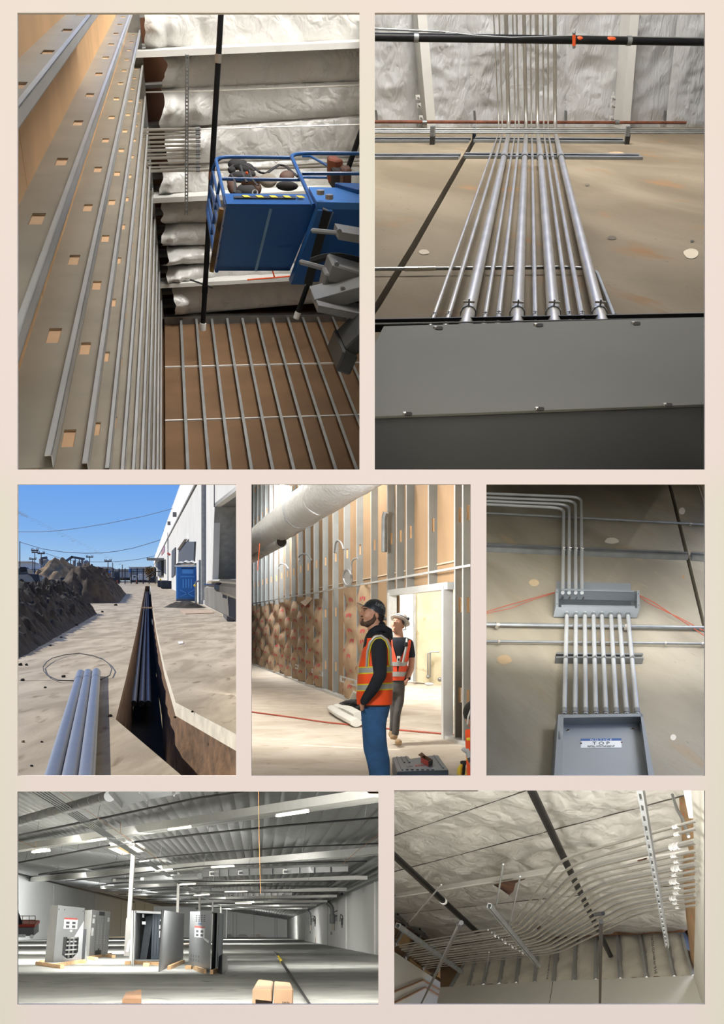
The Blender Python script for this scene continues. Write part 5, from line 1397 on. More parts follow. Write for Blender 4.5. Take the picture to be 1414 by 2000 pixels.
def view4():
    P = Panel(491, 919, 946, 1533); CUR[:] = [P, 10]
    G = Plane((0, 0, -1.6), (0, -84, 2000)); gn = G.n
    ZU = V((0, 0, 1)); D = vp(281, 1216); Dh = V((D.x, D.y, 0)).normalized()
    base = G.hit(676, 1366)
    WP = Plane(base, ZU.cross(Dh)); wn = WP.n
    S = lambda x, y, o=0: WP.hit(x, y, o)
    fl = concrete('pale_shop_floor', '#b5a999', '#c6bcae', '#a89a86')
    MB().face([G.hit(470, 1288), G.hit(935, 1288), G.hit(935, 1580), G.hit(470, 1580)]).build('floor', fl, kind='structure')
    tan4 = mat('tan_wall_sheathing', '#a58766', .8, 0, .1, 1.2)
    DP = .13
    xs = lambda d: 281 + 8421 / d
    ds = [20.3 + 1.28 * k for k in range(-6, 17)]
    def wpt(d, z, o=0):        # point on wall face at depth d (measured along the wall foot), height z
        b = G.hit(xs(d), 1216 + .38 * (xs(d) - 281)); return V((b.x, b.y, b.z + z)) + wn * o
    TOPZ = 9.5
    door0, door1 = 17.72, 14.03        # far and near jambs
    HZ = lambda: (S(825, 1151).z - wpt(15.5, 0).z)
    hz = HZ()
    wr = MB().slab([wpt(42, 0, -DP - .05), wpt(17.62, 0, -DP - .05), wpt(17.62, TOPZ, -DP - .05), wpt(42, TOPZ, -DP - .05)], -wn * .02).slab([wpt(17.62, hz, -DP - .05), wpt(14.1, hz, -DP - .05), wpt(14.1, TOPZ, -DP - .05), wpt(17.62, TOPZ, -DP - .05)], -wn * .02).slab([wpt(14.1, 0, -DP - .05), wpt(12, 0, -DP - .05), wpt(12, TOPZ, -DP - .05), wpt(14.1, TOPZ, -DP - .05)], -wn * .02).build('wall_right', tan4, kind='structure')
    # sheathing boards
    rows_z = [0, 2.44, 4.88, 7.3, TOPZ]
    for k in range(len(ds) - 1):
        a, b = ds[k + 1], ds[k]
        for z0, z1 in zip(rows_z[:-1], rows_z[1:]):
            if door1 - .3 < (a + b) / 2 < door0 - .1:
                if z1 <= hz: continue
                z0 = max(z0, hz)
            o = MB().slab([wpt(a, z0 + .004, -DP - .012), wpt(b, z0 + .004, -DP - .012), wpt(b, z1 - .004, -DP - .012), wpt(a, z1 - .004, -DP - .012)], wn * .012)
            o.build('sheathing_panel', tan4, wr)
    for z0 in (4.86, 7.28, 2.46):
        for k in range(len(ds) - 1):
            if z0 < hz and door1 - .3 < (ds[k] + ds[k + 1]) / 2 < door0: continue
        MB().bar(wpt(40, z0, -DP + .004), wpt(door0 if z0 < hz else 12, z0, -DP + .004), .02, .012, wn).build('joint_tape', mat('pale_tape', '#cdbfa8', .8), wr)
    stud4 = mat('shaded_stud_web', '#8f9290', .42, .55, .08, 3); flange4 = mat('lit_flange_steel', '#dcdedd', .4, .35, .05, 4)  # one stud steel in two tones: flange painted lit, web shaded
    knock = mat('lit_sheathing', '#d2ab80', .7)  # lit sheathing tone for the plates behind the web holes
    dd = sorted(ds + [17.75, 17.1, 13.55])
    for d in dd:
        if 14.2 < d < 17.0: z0 = hz
        else: z0 = .0
        if 14.2 < d < 17.6: z0 = hz
        w = .085 * (1 if d > 18 else 1)
        ax = Dh
        mb = MB()
        f0, f1 = wpt(d, z0), wpt(d, TOPZ)
        mb.slab([f0, f0 - ax * .05, f1 - ax * .05, f1], -wn * .004)
        st = mb.build('stud', flange4, wr)
        hs = [h for h in [.5 + .02 * (d % 1) + 1.22 * j for j in range(8)] if h > z0 + .1]
        wb = MB(); va, vb = -DP * .38, -DP * .68
        for u0, u1 in ((0, va), (vb, -DP)):
            wb.slab([f0 - ax * .048 + wn * u0, f0 - ax * .048 + wn * u1, f1 - ax * .048 + wn * u1, f1 - ax * .048 + wn * u0], ax * .004)
        cur = z0
        for h in hs + [TOPZ]:
            p0, p1 = wpt(d, cur) - ax * .048, wpt(d, h) - ax * .048
            wb.slab([p0 + wn * va, p0 + wn * vb, p1 + wn * vb, p1 + wn * va], ax * .004); cur = h + .2
        wb.slab([f0 - wn * DP, f0 - ax * .05 - wn * DP, f1 - ax * .05 - wn * DP, f1 - wn * DP], wn * .003)
        wb.build('stud_web', stud4, st)
        kk = MB()
        for h in hs:
            p0, p1 = wpt(d, h) - ax * .03, wpt(d, h + .2) - ax * .03; kk.slab([p0 + wn * va, p0 + wn * vb, p1 + wn * vb, p1 + wn * va], ax * .003)
        kk.build('lit_hole_plate', knock, st)
    # floor track, bracing channels, door header
    MB().bar(wpt(41, .02), wpt(17.7, .02), .14, .05, ZU).build('floor_track', flange4, wr)
    MB().bar(wpt(14.1, .02), wpt(12.5, .02), .14, .05, ZU).build('floor_track', flange4, wr)
    zb = S(650, 1151.5).z - wpt(8421 / (650 - 281), 0).z
    MB().bar(wpt(40, zb, .006), wpt(12, zb, .006), .03, .03, wn).build('bracing_channel', flange4, wr)
    a, b = wpt(17.35, hz, .02), wpt(13.95, hz, .02)
    MB().bar(a, b, .12, .10, ZU).build('door_header', flange4, wr)
    MB().bar(wpt(17.3, 0, .02), wpt(17.3, hz, .02), .10, .14, wn).build('door_jamb', mat('white_jamb', '#e6e6e2', .5), wr)
    MB().bar(wpt(14.15, 0, .02), wpt(14.15, hz, .02), .10, .14, wn).build('door_jamb', flange4, wr)
    # kraft-faced batts with red print, one per bay
    kraft = mat('kraft_paper', '#a88f73', .8, 0, .14, 3)
    red = mat('red_print', '#b8464a', .8)
    rnd = random.Random(12)
    for k in range(len(ds) - 1):
        a, b = ds[k + 1], ds[k]
        if b < 18.9: continue
        if abs((a + b) / 2 - 23.5) < .1 or 21.5 < (a + b) / 2 < 23.9 and 628 < xs((a + b) / 2) < 668: continue
        zt = zb - .06 - (.0 if k % 3 else .05) - rnd.random() * .08
        if b < 21: zt = zb - .02
        rows = []
        for i in range(23):
            t = i / 22; row = []
            for j in range(9):
                f = j / 8; dpt = lerp(a + .03, b + .0, lerp(.02, .94, f))
                pinch = abs(math.sin(t * math.pi * 3.2 + k * 1.3))
                bulge = (.10 + .10 * pinch) * math.sin(math.pi * f) ** .6
                p = wpt(dpt, zt * (1 - t) + .05 * t, -.10)
                row.append(p + wn * (bulge + .05 * NZ.noise(p * 3.1) * math.sin(math.pi * f)))
            rows.append(row)
        bt = MB().grid(rows).build('kraft_batt', kraft, wr, smooth=70)
        pm = MB()
        for q in range(15):
            i = 1 + int(q * 1.4); j = 2 + (q % 2) * 3
            if i > 20: break
            p = rows[i][j]; u_ = (rows[i][j + 1] - p); v_ = (rows[i + 1][j] - p)
            off = wn * .006 - Dh * .006
            for g_ in range(3):
                q0 = p + off + u_ * (.1 + g_ * .5) + v_ * (.1 if g_ % 2 else .2)
                pm.face([q0, q0 + u_ * .34, q0 + u_ * .34 + v_ * (.7 if g_ != 1 else .5), q0 + v_ * (.7 if g_ != 1 else .5)])
        pm.build('red_print', red, bt, kind='stuff')
    # torn flap of kraft paper
    MB().slab([S(587, 1176, .05), S(606, 1166, .05), S(611, 1170, .2), S(597, 1184, .25)], wn * .01).build('kraft_flap', mat('dark_kraft', '#8d7355', .9), wr)  # flap in a darker kraft than the batts
    # punched backing brackets between studs
    for i, (x0, y0, x1, y1, lb) in enumerate(((567, 1297, 584, 1304, 'small punched steel bracket between studs, farthest of three'), (610, 1310, 631, 1317, 'punched steel bracket between studs, middle one of three'), (665, 1325, 697, 1335, 'punched steel bracket between studs beside the man in jeans'))):
        hpx = (y1 - y0) * .0 + [8, 9, 12][i]
        a0, a1, b0, b1 = S(x0, y0 - hpx / 2, .02), S(x0, y0 + hpx / 2, .02), S(x1, y1 - hpx / 2, .02), S(x1, y1 + hpx / 2, .02)
        t = thing('backing_bracket', lb, 'bracket', a1)
        L = lambda f, g_: lerp(lerp(a0, b0, f), lerp(a1, b1, f), g_)
        for g0, g1 in ((0, .22), (.78, 1)): MB().slab([L(0, g0), L(1, g0), L(1, g1), L(0, g1)], wn * .02).build('rail', flange4, t)
        for f0, f1 in ((0, .1), (.42, .58), (.9, 1)): MB().slab([L(f0, .2), L(f1, .2), L(f1, .8), L(f0, .8)], wn * .02).build('web', flange4, t)
    # ---- wires and conduit stub on the wall
    wm = mat('silver_cable', '#b9bcc0', .4, .6)
    def coil(cx, cy, rx, ry, n, lb):
        pts = []
        for i in range(n * 16):
            a = 2 * math.pi * i / 16; e = .9 + .16 * NZ.noise(V((i * .13, cx, 0)))
            pts.append(S(cx + rx * e * math.cos(a) + 1.2 * math.sin(i * .4), cy + ry * e * math.sin(a), .05 + .004 * (i % 16)))
        MB().tube(pts, .018, 5).build('cable_coil', wm, label=lb, cat='cable')
    coil(678.5, 1129, 8.5, 17, 5, 'coil of silver cable hung on a stud above the kraft batts')
    for q, lb in ((((653, 1080), (655, 1062), (660, 1055), (667, 1060), (671, 1073)), 'silver cable end arching off a stud above the torn flap side'), (((585, 1095), (583, 1088), (590, 1081), (600, 1083), (608, 1093)), 'silver cable loop on a stud below the smaller duct'), (((545, 1112), (544, 1106), (549, 1101), (558, 1103), (563, 1111)), 'small silver cable curl on a far stud below the duct'), (((686, 1118), (686, 1100), (690, 1092), (698, 1090)), 'silver cable rising from the hung coil')):
        MB().tube(fillet([S(x, y, .12) for x, y in q], .2, 4), .02, 5).build('cable', wm, label=lb, cat='cable')
    t = thing('conduit_stub', 'short grey conduit bent beside the stud above the door', 'conduit', S(751, 1078))
    MB().tube(fillet([S(754, 1001, .1), S(751, 1010, .12), S(750.5, 1078, .12)], .3), .05, 8).build('pipe', STEEL_D, t)
    # ---- wrapped ducts
    wrap = foil_mat('foil_duct_wrap', '#d4d7da', .3, .35, (1, 1, 1), 1.4, .6)
    def duct(q, d0, rpx, d1, lb, rings_, openend=False, far=None):
        p0 = at(q[0], q[1], d0); dirv = D
        p1 = far if far else p0 + dirv * (d1 - d0); t = thing('wrapped_duct', lb, 'duct', p0)
        R = rpx * d0 / FPX; L = (p1 - p0).length; ax = (p1 - p0) / L
        u = ax.cross(ZU).normalized(); v = u.cross(ax); nu, nv = 60, 28; rows = []
        for i in range(nu + 1):
            c = p0 + ax * (L * i / nu); row = []
            for j in range(nv):
                a = 2 * math.pi * j / nv; w = u * math.cos(a) + v * math.sin(a); pp = c + w * R
                row.append(c + w * R * (1 + .05 * NZ.noise(pp * 2.2) + .03 * NZ.noise(pp * 6)))
            rows.append(row)
        MB().loft(rows, cap=not openend).build('wrap', wrap, t, smooth=60)
        for f in rings_:
            c = p0 + ax * (L * f)
            MB().tube([c - ax * .03, c + ax * .03], R * 1.05, 28).build('joint_band', mat('duct_band', '#a9adb1', .35, .6), t)
        if openend:
            MB().tube([p0 - ax * .05, p0 + ax * .06], R * 1.12, 24).build('collar', STEEL_D, t); MB().cyl(p0 - ax * .055, p0 - ax * .06, R * .95, n=24).build('mouth_shade', DARKGAP, t)  # dark disc stands in for the shade within the mouth
        return p0, ax, R
    p0 = at(630, 966, 18.5)
    duct((630, 966), 18.5, 41, 60, 'large foil-wrapped duct running along the stud wall under the roof', (.06, .42))
    q0 = p0 - D * 8
    t = thing('wrapped_duct', 'near length of the large foil-wrapped duct at the roof', 'duct', q0)
    duct((549, 1059), 24, 9.5, 45, 'smaller foil-wrapped duct with open mouth beneath the large one', (.15, .4), True)
    bpy.data.objects.remove(t)
    # near continuation of the main duct
    R = 41 * 18.5 / FPX; u = D.cross(ZU).normalized(); v = u.cross(D); rows = []
    for i in range(21):
        c = p0 - D * .05 - D * (6.5 * i / 20); rows.append([c + (u * math.cos(2 * math.pi * j / 28) + v * math.sin(2 * math.pi * j / 28)) * R * (1 + .05 * NZ.noise((c + u * math.cos(j) * R) * 2.3)) for j in range(28)])
    MB().loft(rows).build('duct_length', wrap, label='near length of foil-wrapped duct leaving the view at the top', cat='duct', smooth=60)
    MB().tube([at(507, 1062, 23), at(505.5, 1085, 23), at(503, 1114, 23)], .025, 6, flat=.4).build('hanging_strap', ORANGE, label='orange strap hanging from the ducts', cat='strap')
    # ---- room seen through the door
    gr = G.hit(843, 1336)
    cw = concrete('yellowed_concrete', '#b5ab8e', '#c9c0a6', '#a89a78')
    bw_ = MB().slab([at(808.5, 1331, 26.7), at(930, 1349, 26.2), at(930, 1100, 26.2), at(808.5, 1100, 26.7)], V((0, .2, 0))).build('wall_back', cw, kind='structure')
    whm = mat('bright_white_wall', '#f2f3f2', .7, 0, .02)
    MB().slab([at(740, 1331, 27.2), at(812, 1331, 27.2), at(812, 1090, 27.2), at(740, 1090, 27.2)], V((0, .2, 0))).build('wall_left', whm, kind='structure')
    t = thing('white_door', 'white door leaf with dark handle in the bright passage behind the stud opening', 'door', at(776, 1331, 26.6))
    MB().slab([at(765, 1331, 26.6), at(781, 1331, 26.6), at(781, 1158, 26.6), at(765, 1158, 26.6)], V((0, .06, 0))).build('leaf', mat('door_white', '#d7d9d8', .5), t)
    MB().slab([at(773, 1203, 26.55), at(775.5, 1203, 26.55), at(775.5, 1194, 26.55), at(773, 1194, 26.55)], V((0, -.05, 0))).build('handle', BLACK, t)
    MB().bar(at(809.5, 1331, 26.5), at(809.5, 1150, 26.5), .06, .1, V((0, 1, 0))).build('trim_1', mat('grey_trim', '#8e8f8c', .6), kind='structure')
    t = thing('wall_piping', 'grey pipes with a tap low on the yellowed concrete wall behind the door opening', 'pipe', at(838, 1324, 26.3))
    for q in (((835.5, 1323), (835.5, 1276), (843, 1273), (858, 1273)), ((840, 1323), (840, 1275))): MB().tube([at(x, y, 26.3) for x, y in q], .02, 8).build('pipe', STEEL_D, t)
    MB().ball(at(836, 1322, 26.25), .05, 8, 6).build('tap', STEEL_D, t); MB().ball(at(859, 1327, 26.25), .06, 8, 6).build('tap', STEEL_D, t)
    MB().ball(at(838, 1336, 25.8), (.12, .06, .04), 10, 6).build('plastic_bottle', mat('clear_bottle', '#c3cbd2', .25), label='crumpled pale plastic bottle at the foot of the yellowed concrete wall', cat='bottle')
    # ---- sheet, cable heap, cord on the floor
    sheet = mat('white_sheet', '#dedcd4', .6, 0, .04)
    t = thing('plastic_sheet', 'folded white plastic sheeting on the floor by the black cable heap', 'sheet', G.hit(672, 1398))
    def roll(q, r): MB().tube([G.hit(x, y, r * .8) for x, y in q], r, 10, flat=.7).build('fold', sheet, t)
    roll(((648, 1384), (664, 1395), (696, 1412)), .09); roll(((658, 1382), (680, 1386), (702, 1398)), .1)
    MB().slab([G.hit(680, 1374), G.hit(690, 1352, .3), G.hit(704, 1360, .3), G.hit(703, 1378)], gn * .04).build('fold', sheet, t)
    pts = []
    for i in range(90):
        a = i * .42; r = .20 + .10 * NZ.noise(V((i * .11, 3, 0))); c = G.hit(690, 1390)
        pts.append(c + V((math.cos(a) * r * 1.15, math.sin(a) * r * 2.2, .05 + .10 * (i / 90) + .05 * math.sin(i * .9))))
    MB().tube(pts, .028, 7).build('cable_heap', BLACK, label='heap of thick black cable on the white sheeting', cat='cable')
    MB().tube(fillet([G.hit(x, y, .012) for x, y in ((480, 1388.5), (492, 1390.7), (563, 1400), (641, 1411.6), (702, 1417), (753, 1423), (785, 1426.3), (874, 1434), (900, 1436))], .4, 3), .014, 6).build('extension_lead', mat('red_cord', '#a8503c', .6), label='thin red cord stretched across the concrete floor', cat='cord')
    # ---- tool case with box
    case = mat('navy_case', '#3a4654', .5, 0, .12, 6); cased = mat('navy_case_dark', '#18222f', .55, 0, .15, 6)
    ch = .17
    Q = lambda x, y: G.hit(x, y + 0, ch)          # pixel on the lid plane
    t = thing('tool_case', 'dark blue plastic tool case with red lettering on the floor', 'case', G.hit(820, 1525))
    outl = [Q(766, 1479), Q(775, 1478), Q(798, 1477), (Q(802, 1482)), Q(838, 1476), Q(856, 1474.5), Q(874, 1500), Q(876, 1504), Q(776, 1507), Q(770, 1492)]
    MB().slab(outl, gn * -.06).build('lid', case, t, bevel=.008)
    MB().slab([p - gn * .062 for p in outl], gn * -(ch - .065)).build('base', cased, t, bevel=.008)
    for (q0, q1) in (((775, 1479), (786, 1505)), ((784, 1479), (790, 1490)), ((793, 1478), (800, 1490)), ((848, 1476), (866, 1501))): MB().bar(Q(*q0) + gn * .004, Q(*q1) + gn * .004, .014, .012, gn).build('lid_rib', case, t)
    for k in range(6):
        c = Q(795 + k * 10, 1503); MB().box(c + gn * .004, V((.012, 0, 0)), V((0, .05, 0)), gn * .006).build('lid_rib', case, t)
    pale = mat('pale_emblem', '#a9b0b6', .5)
    c = Q(800, 1496) + gn * .003
    ring = [c + V((math.cos(a) * .030, math.sin(a) * .075, 0)) for a in [2 * math.pi * q / 20 for q in range(20)]]
    MB().tube(ring, .003, 5, closed=True).build('emblem_ring', pale, t); MB().bar(c - V((.016, 0, 0)), c + V((.016, 0, 0)), .012, .003, gn).build('emblem_bar', pale, t)
    for s in (-1, 1): MB().bar(c + V((.016 * s, -.03, 0)), c + V((.016 * s, .03, 0)), .007, .003, gn).build('emblem_bar', pale, t)
    rd = mat('red_lettering', '#c7362c', .5)
    yd = (Q(825, 1490) - Q(825, 1500)).normalized(); xd = (Q(835, 1495.5) - Q(815, 1496)).normalized()
    ob = text_obj('BOSCH', t, 'lettering', rd, Q(824, 1495) + gn * .003, xd, yd, .05, .001)
    cc = Q(824, 1495) - worg(t)
    for v_ in ob.data.vertices: v_.co = v_.co + yd * (v_.co - cc).dot(yd) * 1.6 - xd * (v_.co - cc).dot(xd) * .12
    t = thing('small_carton', 'open brown and red carton standing on the tool case lid', 'box', Q(832, 1497))
    b0, b1, b2, b3 = Q(822, 1489), Q(838, 1498), Q(845, 1494), Q(829, 1485)
    hgt = gn * .055
    rdc = mat('red_carton', '#c23a2a', .6); inn = mat('carton_inside', '#6d4c34', .85); bl = mat('carton_black', '#28262a', .6)
    MB().slab([b0, b1, b1 + hgt, b0 + hgt], V((.0, .008, 0))).build('front', rdc, t); MB().slab([b1, b2, b2 + hgt, b1 + hgt], V((-.006, 0, 0))).build('end', bl, t)
    MB().slab([b3, b2, b2 + hgt, b3 + hgt], V((0, -.008, 0))).build('back', inn, t); MB().slab([b0, b3, b3 + hgt, b0 + hgt], V((.006, 0, 0))).build('end', inn, t)
    MB().slab([b0, b1, b2, b3], gn * .004).build('bottom', inn, t)
    MB().slab([b0 + hgt, b3 + hgt, b3 + hgt * 1.5 + V((-.03, 0, 0)), b0 + hgt * 1.4 + V((-.03, 0, 0))], V((.004, 0, 0))).build('flap', inn, t)

    # ================= man in profile, hoodie and jeans
    CUR[0] = None
    F = Fig(9.75); p = F.p
    root = thing('person', 'man in dark hard hat, orange vest and blue jeans looking up in profile', 'person', p(735, 1545))
    body = MB()
    F.blob(body, 731, 1194, 19, 20, .078); F.blob(body, 720, 1201, 13, 19, .066, 0, 14); F.blob(body, 713, 1214, 9.5, 8.5, .052); F.blob(body, 722, 1218, 12, 9, .056, 0, -20)
    F.limb(body, [(711, 1190, 3.4), (704.6, 1199.5, 2.6)]); F.blob(body, 707, 1200.5, 3.4, 2.6, .018); F.blob(body, 709.5, 1187, 5, 3.5, .055); F.blob(body, 706.4, 1206.3, 2.6, 1.6, .022); F.blob(body, 706.8, 1209.3, 2.5, 1.6, .02)
    F.blob(body, 736, 1203, 4.2, 6.2, .016, .088, 10); F.blob(body, 717, 1203, 7, 7, .02, .05)
    F.limb(body, [(732, 1208, 13, 0), (731, 1228, 13.5, 0), (735, 1248, 15, 0)])
    F.rings(body, [(1238, 722, 750, .08), (1250, 718, 756, .14), (1300, 714, 756, .13), (1370, 712, 755, .12), (1392, 712, 753, .13)])
    for z in (-.09, .09):
        F.limb(body, [(734, 1385, 17, z), (734, 1440, 14, z), (741, 1480, 11, z), (745, 1530, 8, z), (742, 1538, 8, z)]); F.limb(body, [(742, 1540, 8, z), (722, 1542, 6, z)])
    F.limb(body, [(736, 1252, 12, .2), (742, 1316, 9.5, .23), (713, 1366, 7, .2)]); hand(F, body, 709, 1375, 5, .17, (-.3, 1))
    F.limb(body, [(736, 1252, 12, -.2), (742, 1316, 9.5, -.23), (713, 1366, 7, -.2)])
    remeshed(body, 'body', SKIN, root, .009, 3)
    # face details
    f = MB(); F.blob(f, 711.8, 1193.2, 1.6, 1.0, .012, .050); f.build('eye', mat('eye_white', '#d9d2c8', .4), root)
    f = MB(); F.blob(f, 711.0, 1193.2, .8, .9, .008, .057); f.build('pupil', HAIR, root)
    f = MB(); F.limb(f, [(710, 1189.6, 1.1, .055), (716, 1189.8, 1.0, .066)], 6); f.build('eyebrow', BEARD, root)
    b = MB(); F.blob(b, 710.5, 1217, 7.5, 6.5, .056, 0, 10); F.blob(b, 718, 1219.5, 11, 6.2, .068, 0, -14)
    for z_ in (-1, 1): F.limb(b, [(733, 1200, 2.6, .072 * z_), (731, 1209, 4, .070 * z_), (726, 1215, 5.5, .060 * z_), (718, 1218.5, 5.5, .050 * z_)], 10)
    F.blob(b, 709, 1211, 3.5, 4, .05, 0); F.blob(b, 706.8, 1204.0, 3.2, 1.5, .026, .01, -10)
    remeshed(b, 'beard', BEARD, root, .007, 2)
    b = MB(); F.blob(b, 742, 1204, 9, 12, .078, 0, 10); F.blob(b, 729, 1189, 4, 7, .084); remeshed(b, 'hair', HAIR, root, .009, 2)
    # hard hat: tilted back
    hat = mat('dark_blue_helmet', '#171f2b', .3, 0, .06, 4, spec=.6)
    tl = math.radians(-27); hc = p(731, 1192); hx = V((math.cos(tl), 0, math.sin(tl))); hzv = V((-math.sin(tl), 0, math.cos(tl))); hy = V((0, 1, 0))
    rows = []
    for j in range(9):
        ph = math.pi / 2 * j / 8; rr = max(.02, math.cos(ph)) if j < 8 else .02
        rows.append([hc + hx * (math.cos(a) * rr * 23 * F.k) + hy * (math.sin(a) * rr * .105) + hzv * (math.sin(ph) * 23.5 * F.k - 1 * F.k) for a in [2 * math.pi * q / 24 for q in range(24)]])
    hb = MB().loft(rows).build('hard_hat', hat, root)
    br = []
    for e0, e1, dz in ((.9, .85, 0), (1.0, 1.0, -.6), (1.0, 1.0, -1.4), (.9, .85, -1.4)):
        br.append([hc + hx * (math.cos(a) * (23 + (14 if math.cos(a) < -.2 else 3.0) * (1 if e0 == 1 else 0) * max(.25, abs(math.cos(a)))) * F.k) + hy * (math.sin(a) * (.105 + (.016 if e0 == 1 else 0))) + hzv * ((dz - 1.0) * F.k) for a in [2 * math.pi * q / 24 for q in range(24)]])
    MB().loft(br, closed=True, cap=False).build('brim', hat, hb)
    ink = mat('white_print', '#c8ccd2', .6)
    # lettering on the near side of the shell
    def hat_text(s, fx, fz, size, wpx):
        c = hc + hx * fx * F.k + hzv * fz * F.k
        ex = math.sqrt(max(.05, 1 - (fx / 23) ** 2 - (fz / 23.5) ** 2)) * .105
        c = c - hy * (ex + .006)
        nn = V(((fx / 23) / (23 * F.k), 0, 0))
        ob = text_obj(s, hb, 'lettering', ink, c, hx, hzv, size, .0008, wpx * F.k)
        for v in ob.data.vertices:
            w_ = v.co + worg(hb) - hc; lx, lz = w_.dot(hx) / (23 * F.k), w_.dot(hzv) / (23.5 * F.k)
            e = math.sqrt(max(.03, 1 - lx * lx - lz * lz)) * .105 + .003
            v.co.y = (hc - worg(hb)).y - e
    hat_text('SURFTEC', 6, 12, .045, 20)
    MB().tube([hc + hx * 20 * F.k - hzv * 4 * F.k - hy * .03, p(750, 1208, .02), p(744, 1214, .03)], .006, 6).build('chin_strap', BLACK, hb)
    f = MB(); F.blob(f, 751, 1208, 4.2, 3.4, .06, 0, -40); f.build('hat_suspension', mat('grey_suspension', '#8b8d90', .5), hb)
    # hoodie
    hd = MB()
    F.rings(hd, [(1236, 716, 760, .13), (1246, 712, 764, .19), (1262, 709, 765, .21), (1300, 706, 764, .185), (1340, 703, 763, .18), (1380, 703, 762, .175)])
    F.limb(hd, [(737, 1256, 15, .20), (741, 1290, 14, .25), (742, 1320, 12, .27), (727, 1344, 11, .25), (712, 1366, 8.5, .21)]); F.limb(hd, [(737, 1256, 15, -.20), (741, 1290, 14, -.25), (742, 1320, 12, -.27), (712, 1366, 8.5, -.21)])
    remeshed(hd, 'hoodie', NAVY, root, .012, 4)
    h2 = MB(); pts = [(717, 1241), (722, 1232), (731, 1228), (742, 1225), (752, 1229), (762, 1236), (764, 1243)]
    F.limb(h2, [(717, 1243, 3.5, .07), (724, 1235, 6, .09), (735, 1230, 8, .10), (747, 1227, 8, .08), (758, 1234, 9, .04), (759, 1244, 9, 0)])
    F.limb(h2, [(717, 1243, 3.5, -.07), (724, 1235, 6, -.09), (735, 1230, 8, -.10), (747, 1227, 8, -.08), (758, 1234, 9, -.04)])
    F.blob(h2, 745, 1222, 9, 9, .08); remeshed(h2, 'hood', NAVY, root, .010, 4)
    # vest
    vr = [(1247, 713, 762, .20), (1256, 712, 764, .222), (1276, 706, 765.5, .225), (1305, 700, 766.5, .21), (1332, 698, 767, .205), (1358, 695.5, 767, .205), (1376, 697, 765.5, .20)]
    vm = MB(); F.rings(vm, vr, 28); vt = vm.build('vest', VEST, root)
    def vband(y0, y1, m, nm, e=.6, slope=0):
        def at_y(y):
            for a_, b_ in zip(vr[:-1], vr[1:]):
                if a_[0] <= y <= b_[0]:
                    t_ = (y - a_[0]) / (b_[0] - a_[0]); return tuple(lerp(a_[i], b_[i], t_) for i in range(4))
        mbb = MB(); rr = []
        for y in (y0, (y0 + y1) / 2, y1):
            q = at_y(y); rr.append((y, q[1] - e, q[2] + e, q[3] + .004 * e / .6, 0, slope))
        F.rings(mbb, rr, 28); return mbb.build(nm, m, vt)
    for y0 in (1301, 1334): vband(y0, y0 + 14, VYEL, 'yellow_trim', .5, .05); vband(y0 + 2.4, y0 + 11.6, REFL, 'reflective_band', .9, .05)
    # straps around the near armhole
    def vstrip(q, w, m, nm, z=.226):
        pts = [F.p(x, y, zz) for x, y, zz in q]; MB().tube(pts, w * F.k, 8, flat=1).build(nm, m, vt)
    vstrip([(716, 1302, .19), (717, 1275, .222), (722, 1256, .245), (732, 1245, .25), (743, 1243, .25), (754, 1251, .24), (761, 1268, .22), (763, 1300, .17)], 2.6, REFL, 'reflective_strip')
    vstrip([(719.5, 1302, .205), (720.5, 1277, .237), (725, 1259, .26), (733, 1249, .262), (743, 1247, .262), (752, 1254, .255), (758, 1270, .24), (759, 1300, .20)], 1.0, VYEL, 'yellow_trim')
    # sleeve drawn over the vest
    sl = MB(); F.limb(sl, [(739, 1260, 16, .22), (740, 1290, 15, .26), (741, 1318, 13, .285), (728, 1344, 11.5, .275), (711, 1368, 8.5, .225)]); remeshed(sl, 'near_sleeve', NAVY, root, .012, 4)
    # jeans
    jn = MB()
    F.rings(jn, [(1372, 702, 763, .17), (1386, 704.5, 761, .175), (1402, 705.5, 757, .18)])
    for z, o in ((.085, 0), (-.085, 3)):
        F.rings(jn, [(1396, 705 + o, 757, .095, z), (1416, 706.6 + o, 754, .10, z), (1440, 708 + o, 754.5, .098, z), (1463, 709.6 + o, 757, .09, z), (1482, 715 + o, 761, .082, z), (1500, 719 + o, 761.5, .08, z), (1530, 723 + o, 761.5, .08, z), (1541, 724 + o, 762, .08, z)], 18, 2.2)
    remeshed(jn, 'jeans', DENIM, root, .011, 3)
    bt = MB(); F.rings(bt, [(1373, 703, 763, .178), (1379, 704, 762, .178)]); bt.build('belt', mat('brown_belt', '#3b3230', .6), root)
    for z in (-.085, .085):
        sh = MB(); F.blob(sh, 737, 1540, 16, 5, .05, z); F.blob(sh, 724, 1542, 10, 3.6, .047, z); remeshed(sh, 'boot', mat('tan_boot', '#a58a68', .8, 0, .1, 8), root, .01, 2)

    # ================= man facing us, white hat
    F = Fig(13.4); p = F.p
    root = thing('person', 'man in white hard hat and orange vest looking up behind the other worker', 'person', p(772, 1456))
    body = MB()
    F.blob(body, 778, 1216, 11.5, 13, .085); F.blob(body, 772.5, 1221, 9, 12, .07, .03, 8); F.blob(body, 771, 1231, 6.5, 5, .05, .04)
    F.limb(body, [(769.3, 1216, 1.6, .105), (766.6, 1222.5, 1.5, .128)]); F.blob(body, 768, 1223, 2.2, 1.6, .02, .12); F.blob(body, 769, 1228, 2.4, 1.2, .02, .105)
    F.blob(body, 788, 1224, 2.2, 4, .02, .0); F.limb(body, [(778, 1232, 8.5, 0), (780, 1252, 9, 0)])
    F.rings(body, [(1246, 766, 794, .08), (1256, 755, 804, .11), (1290, 758, 795, .11), (1330, 760, 793, .11)])
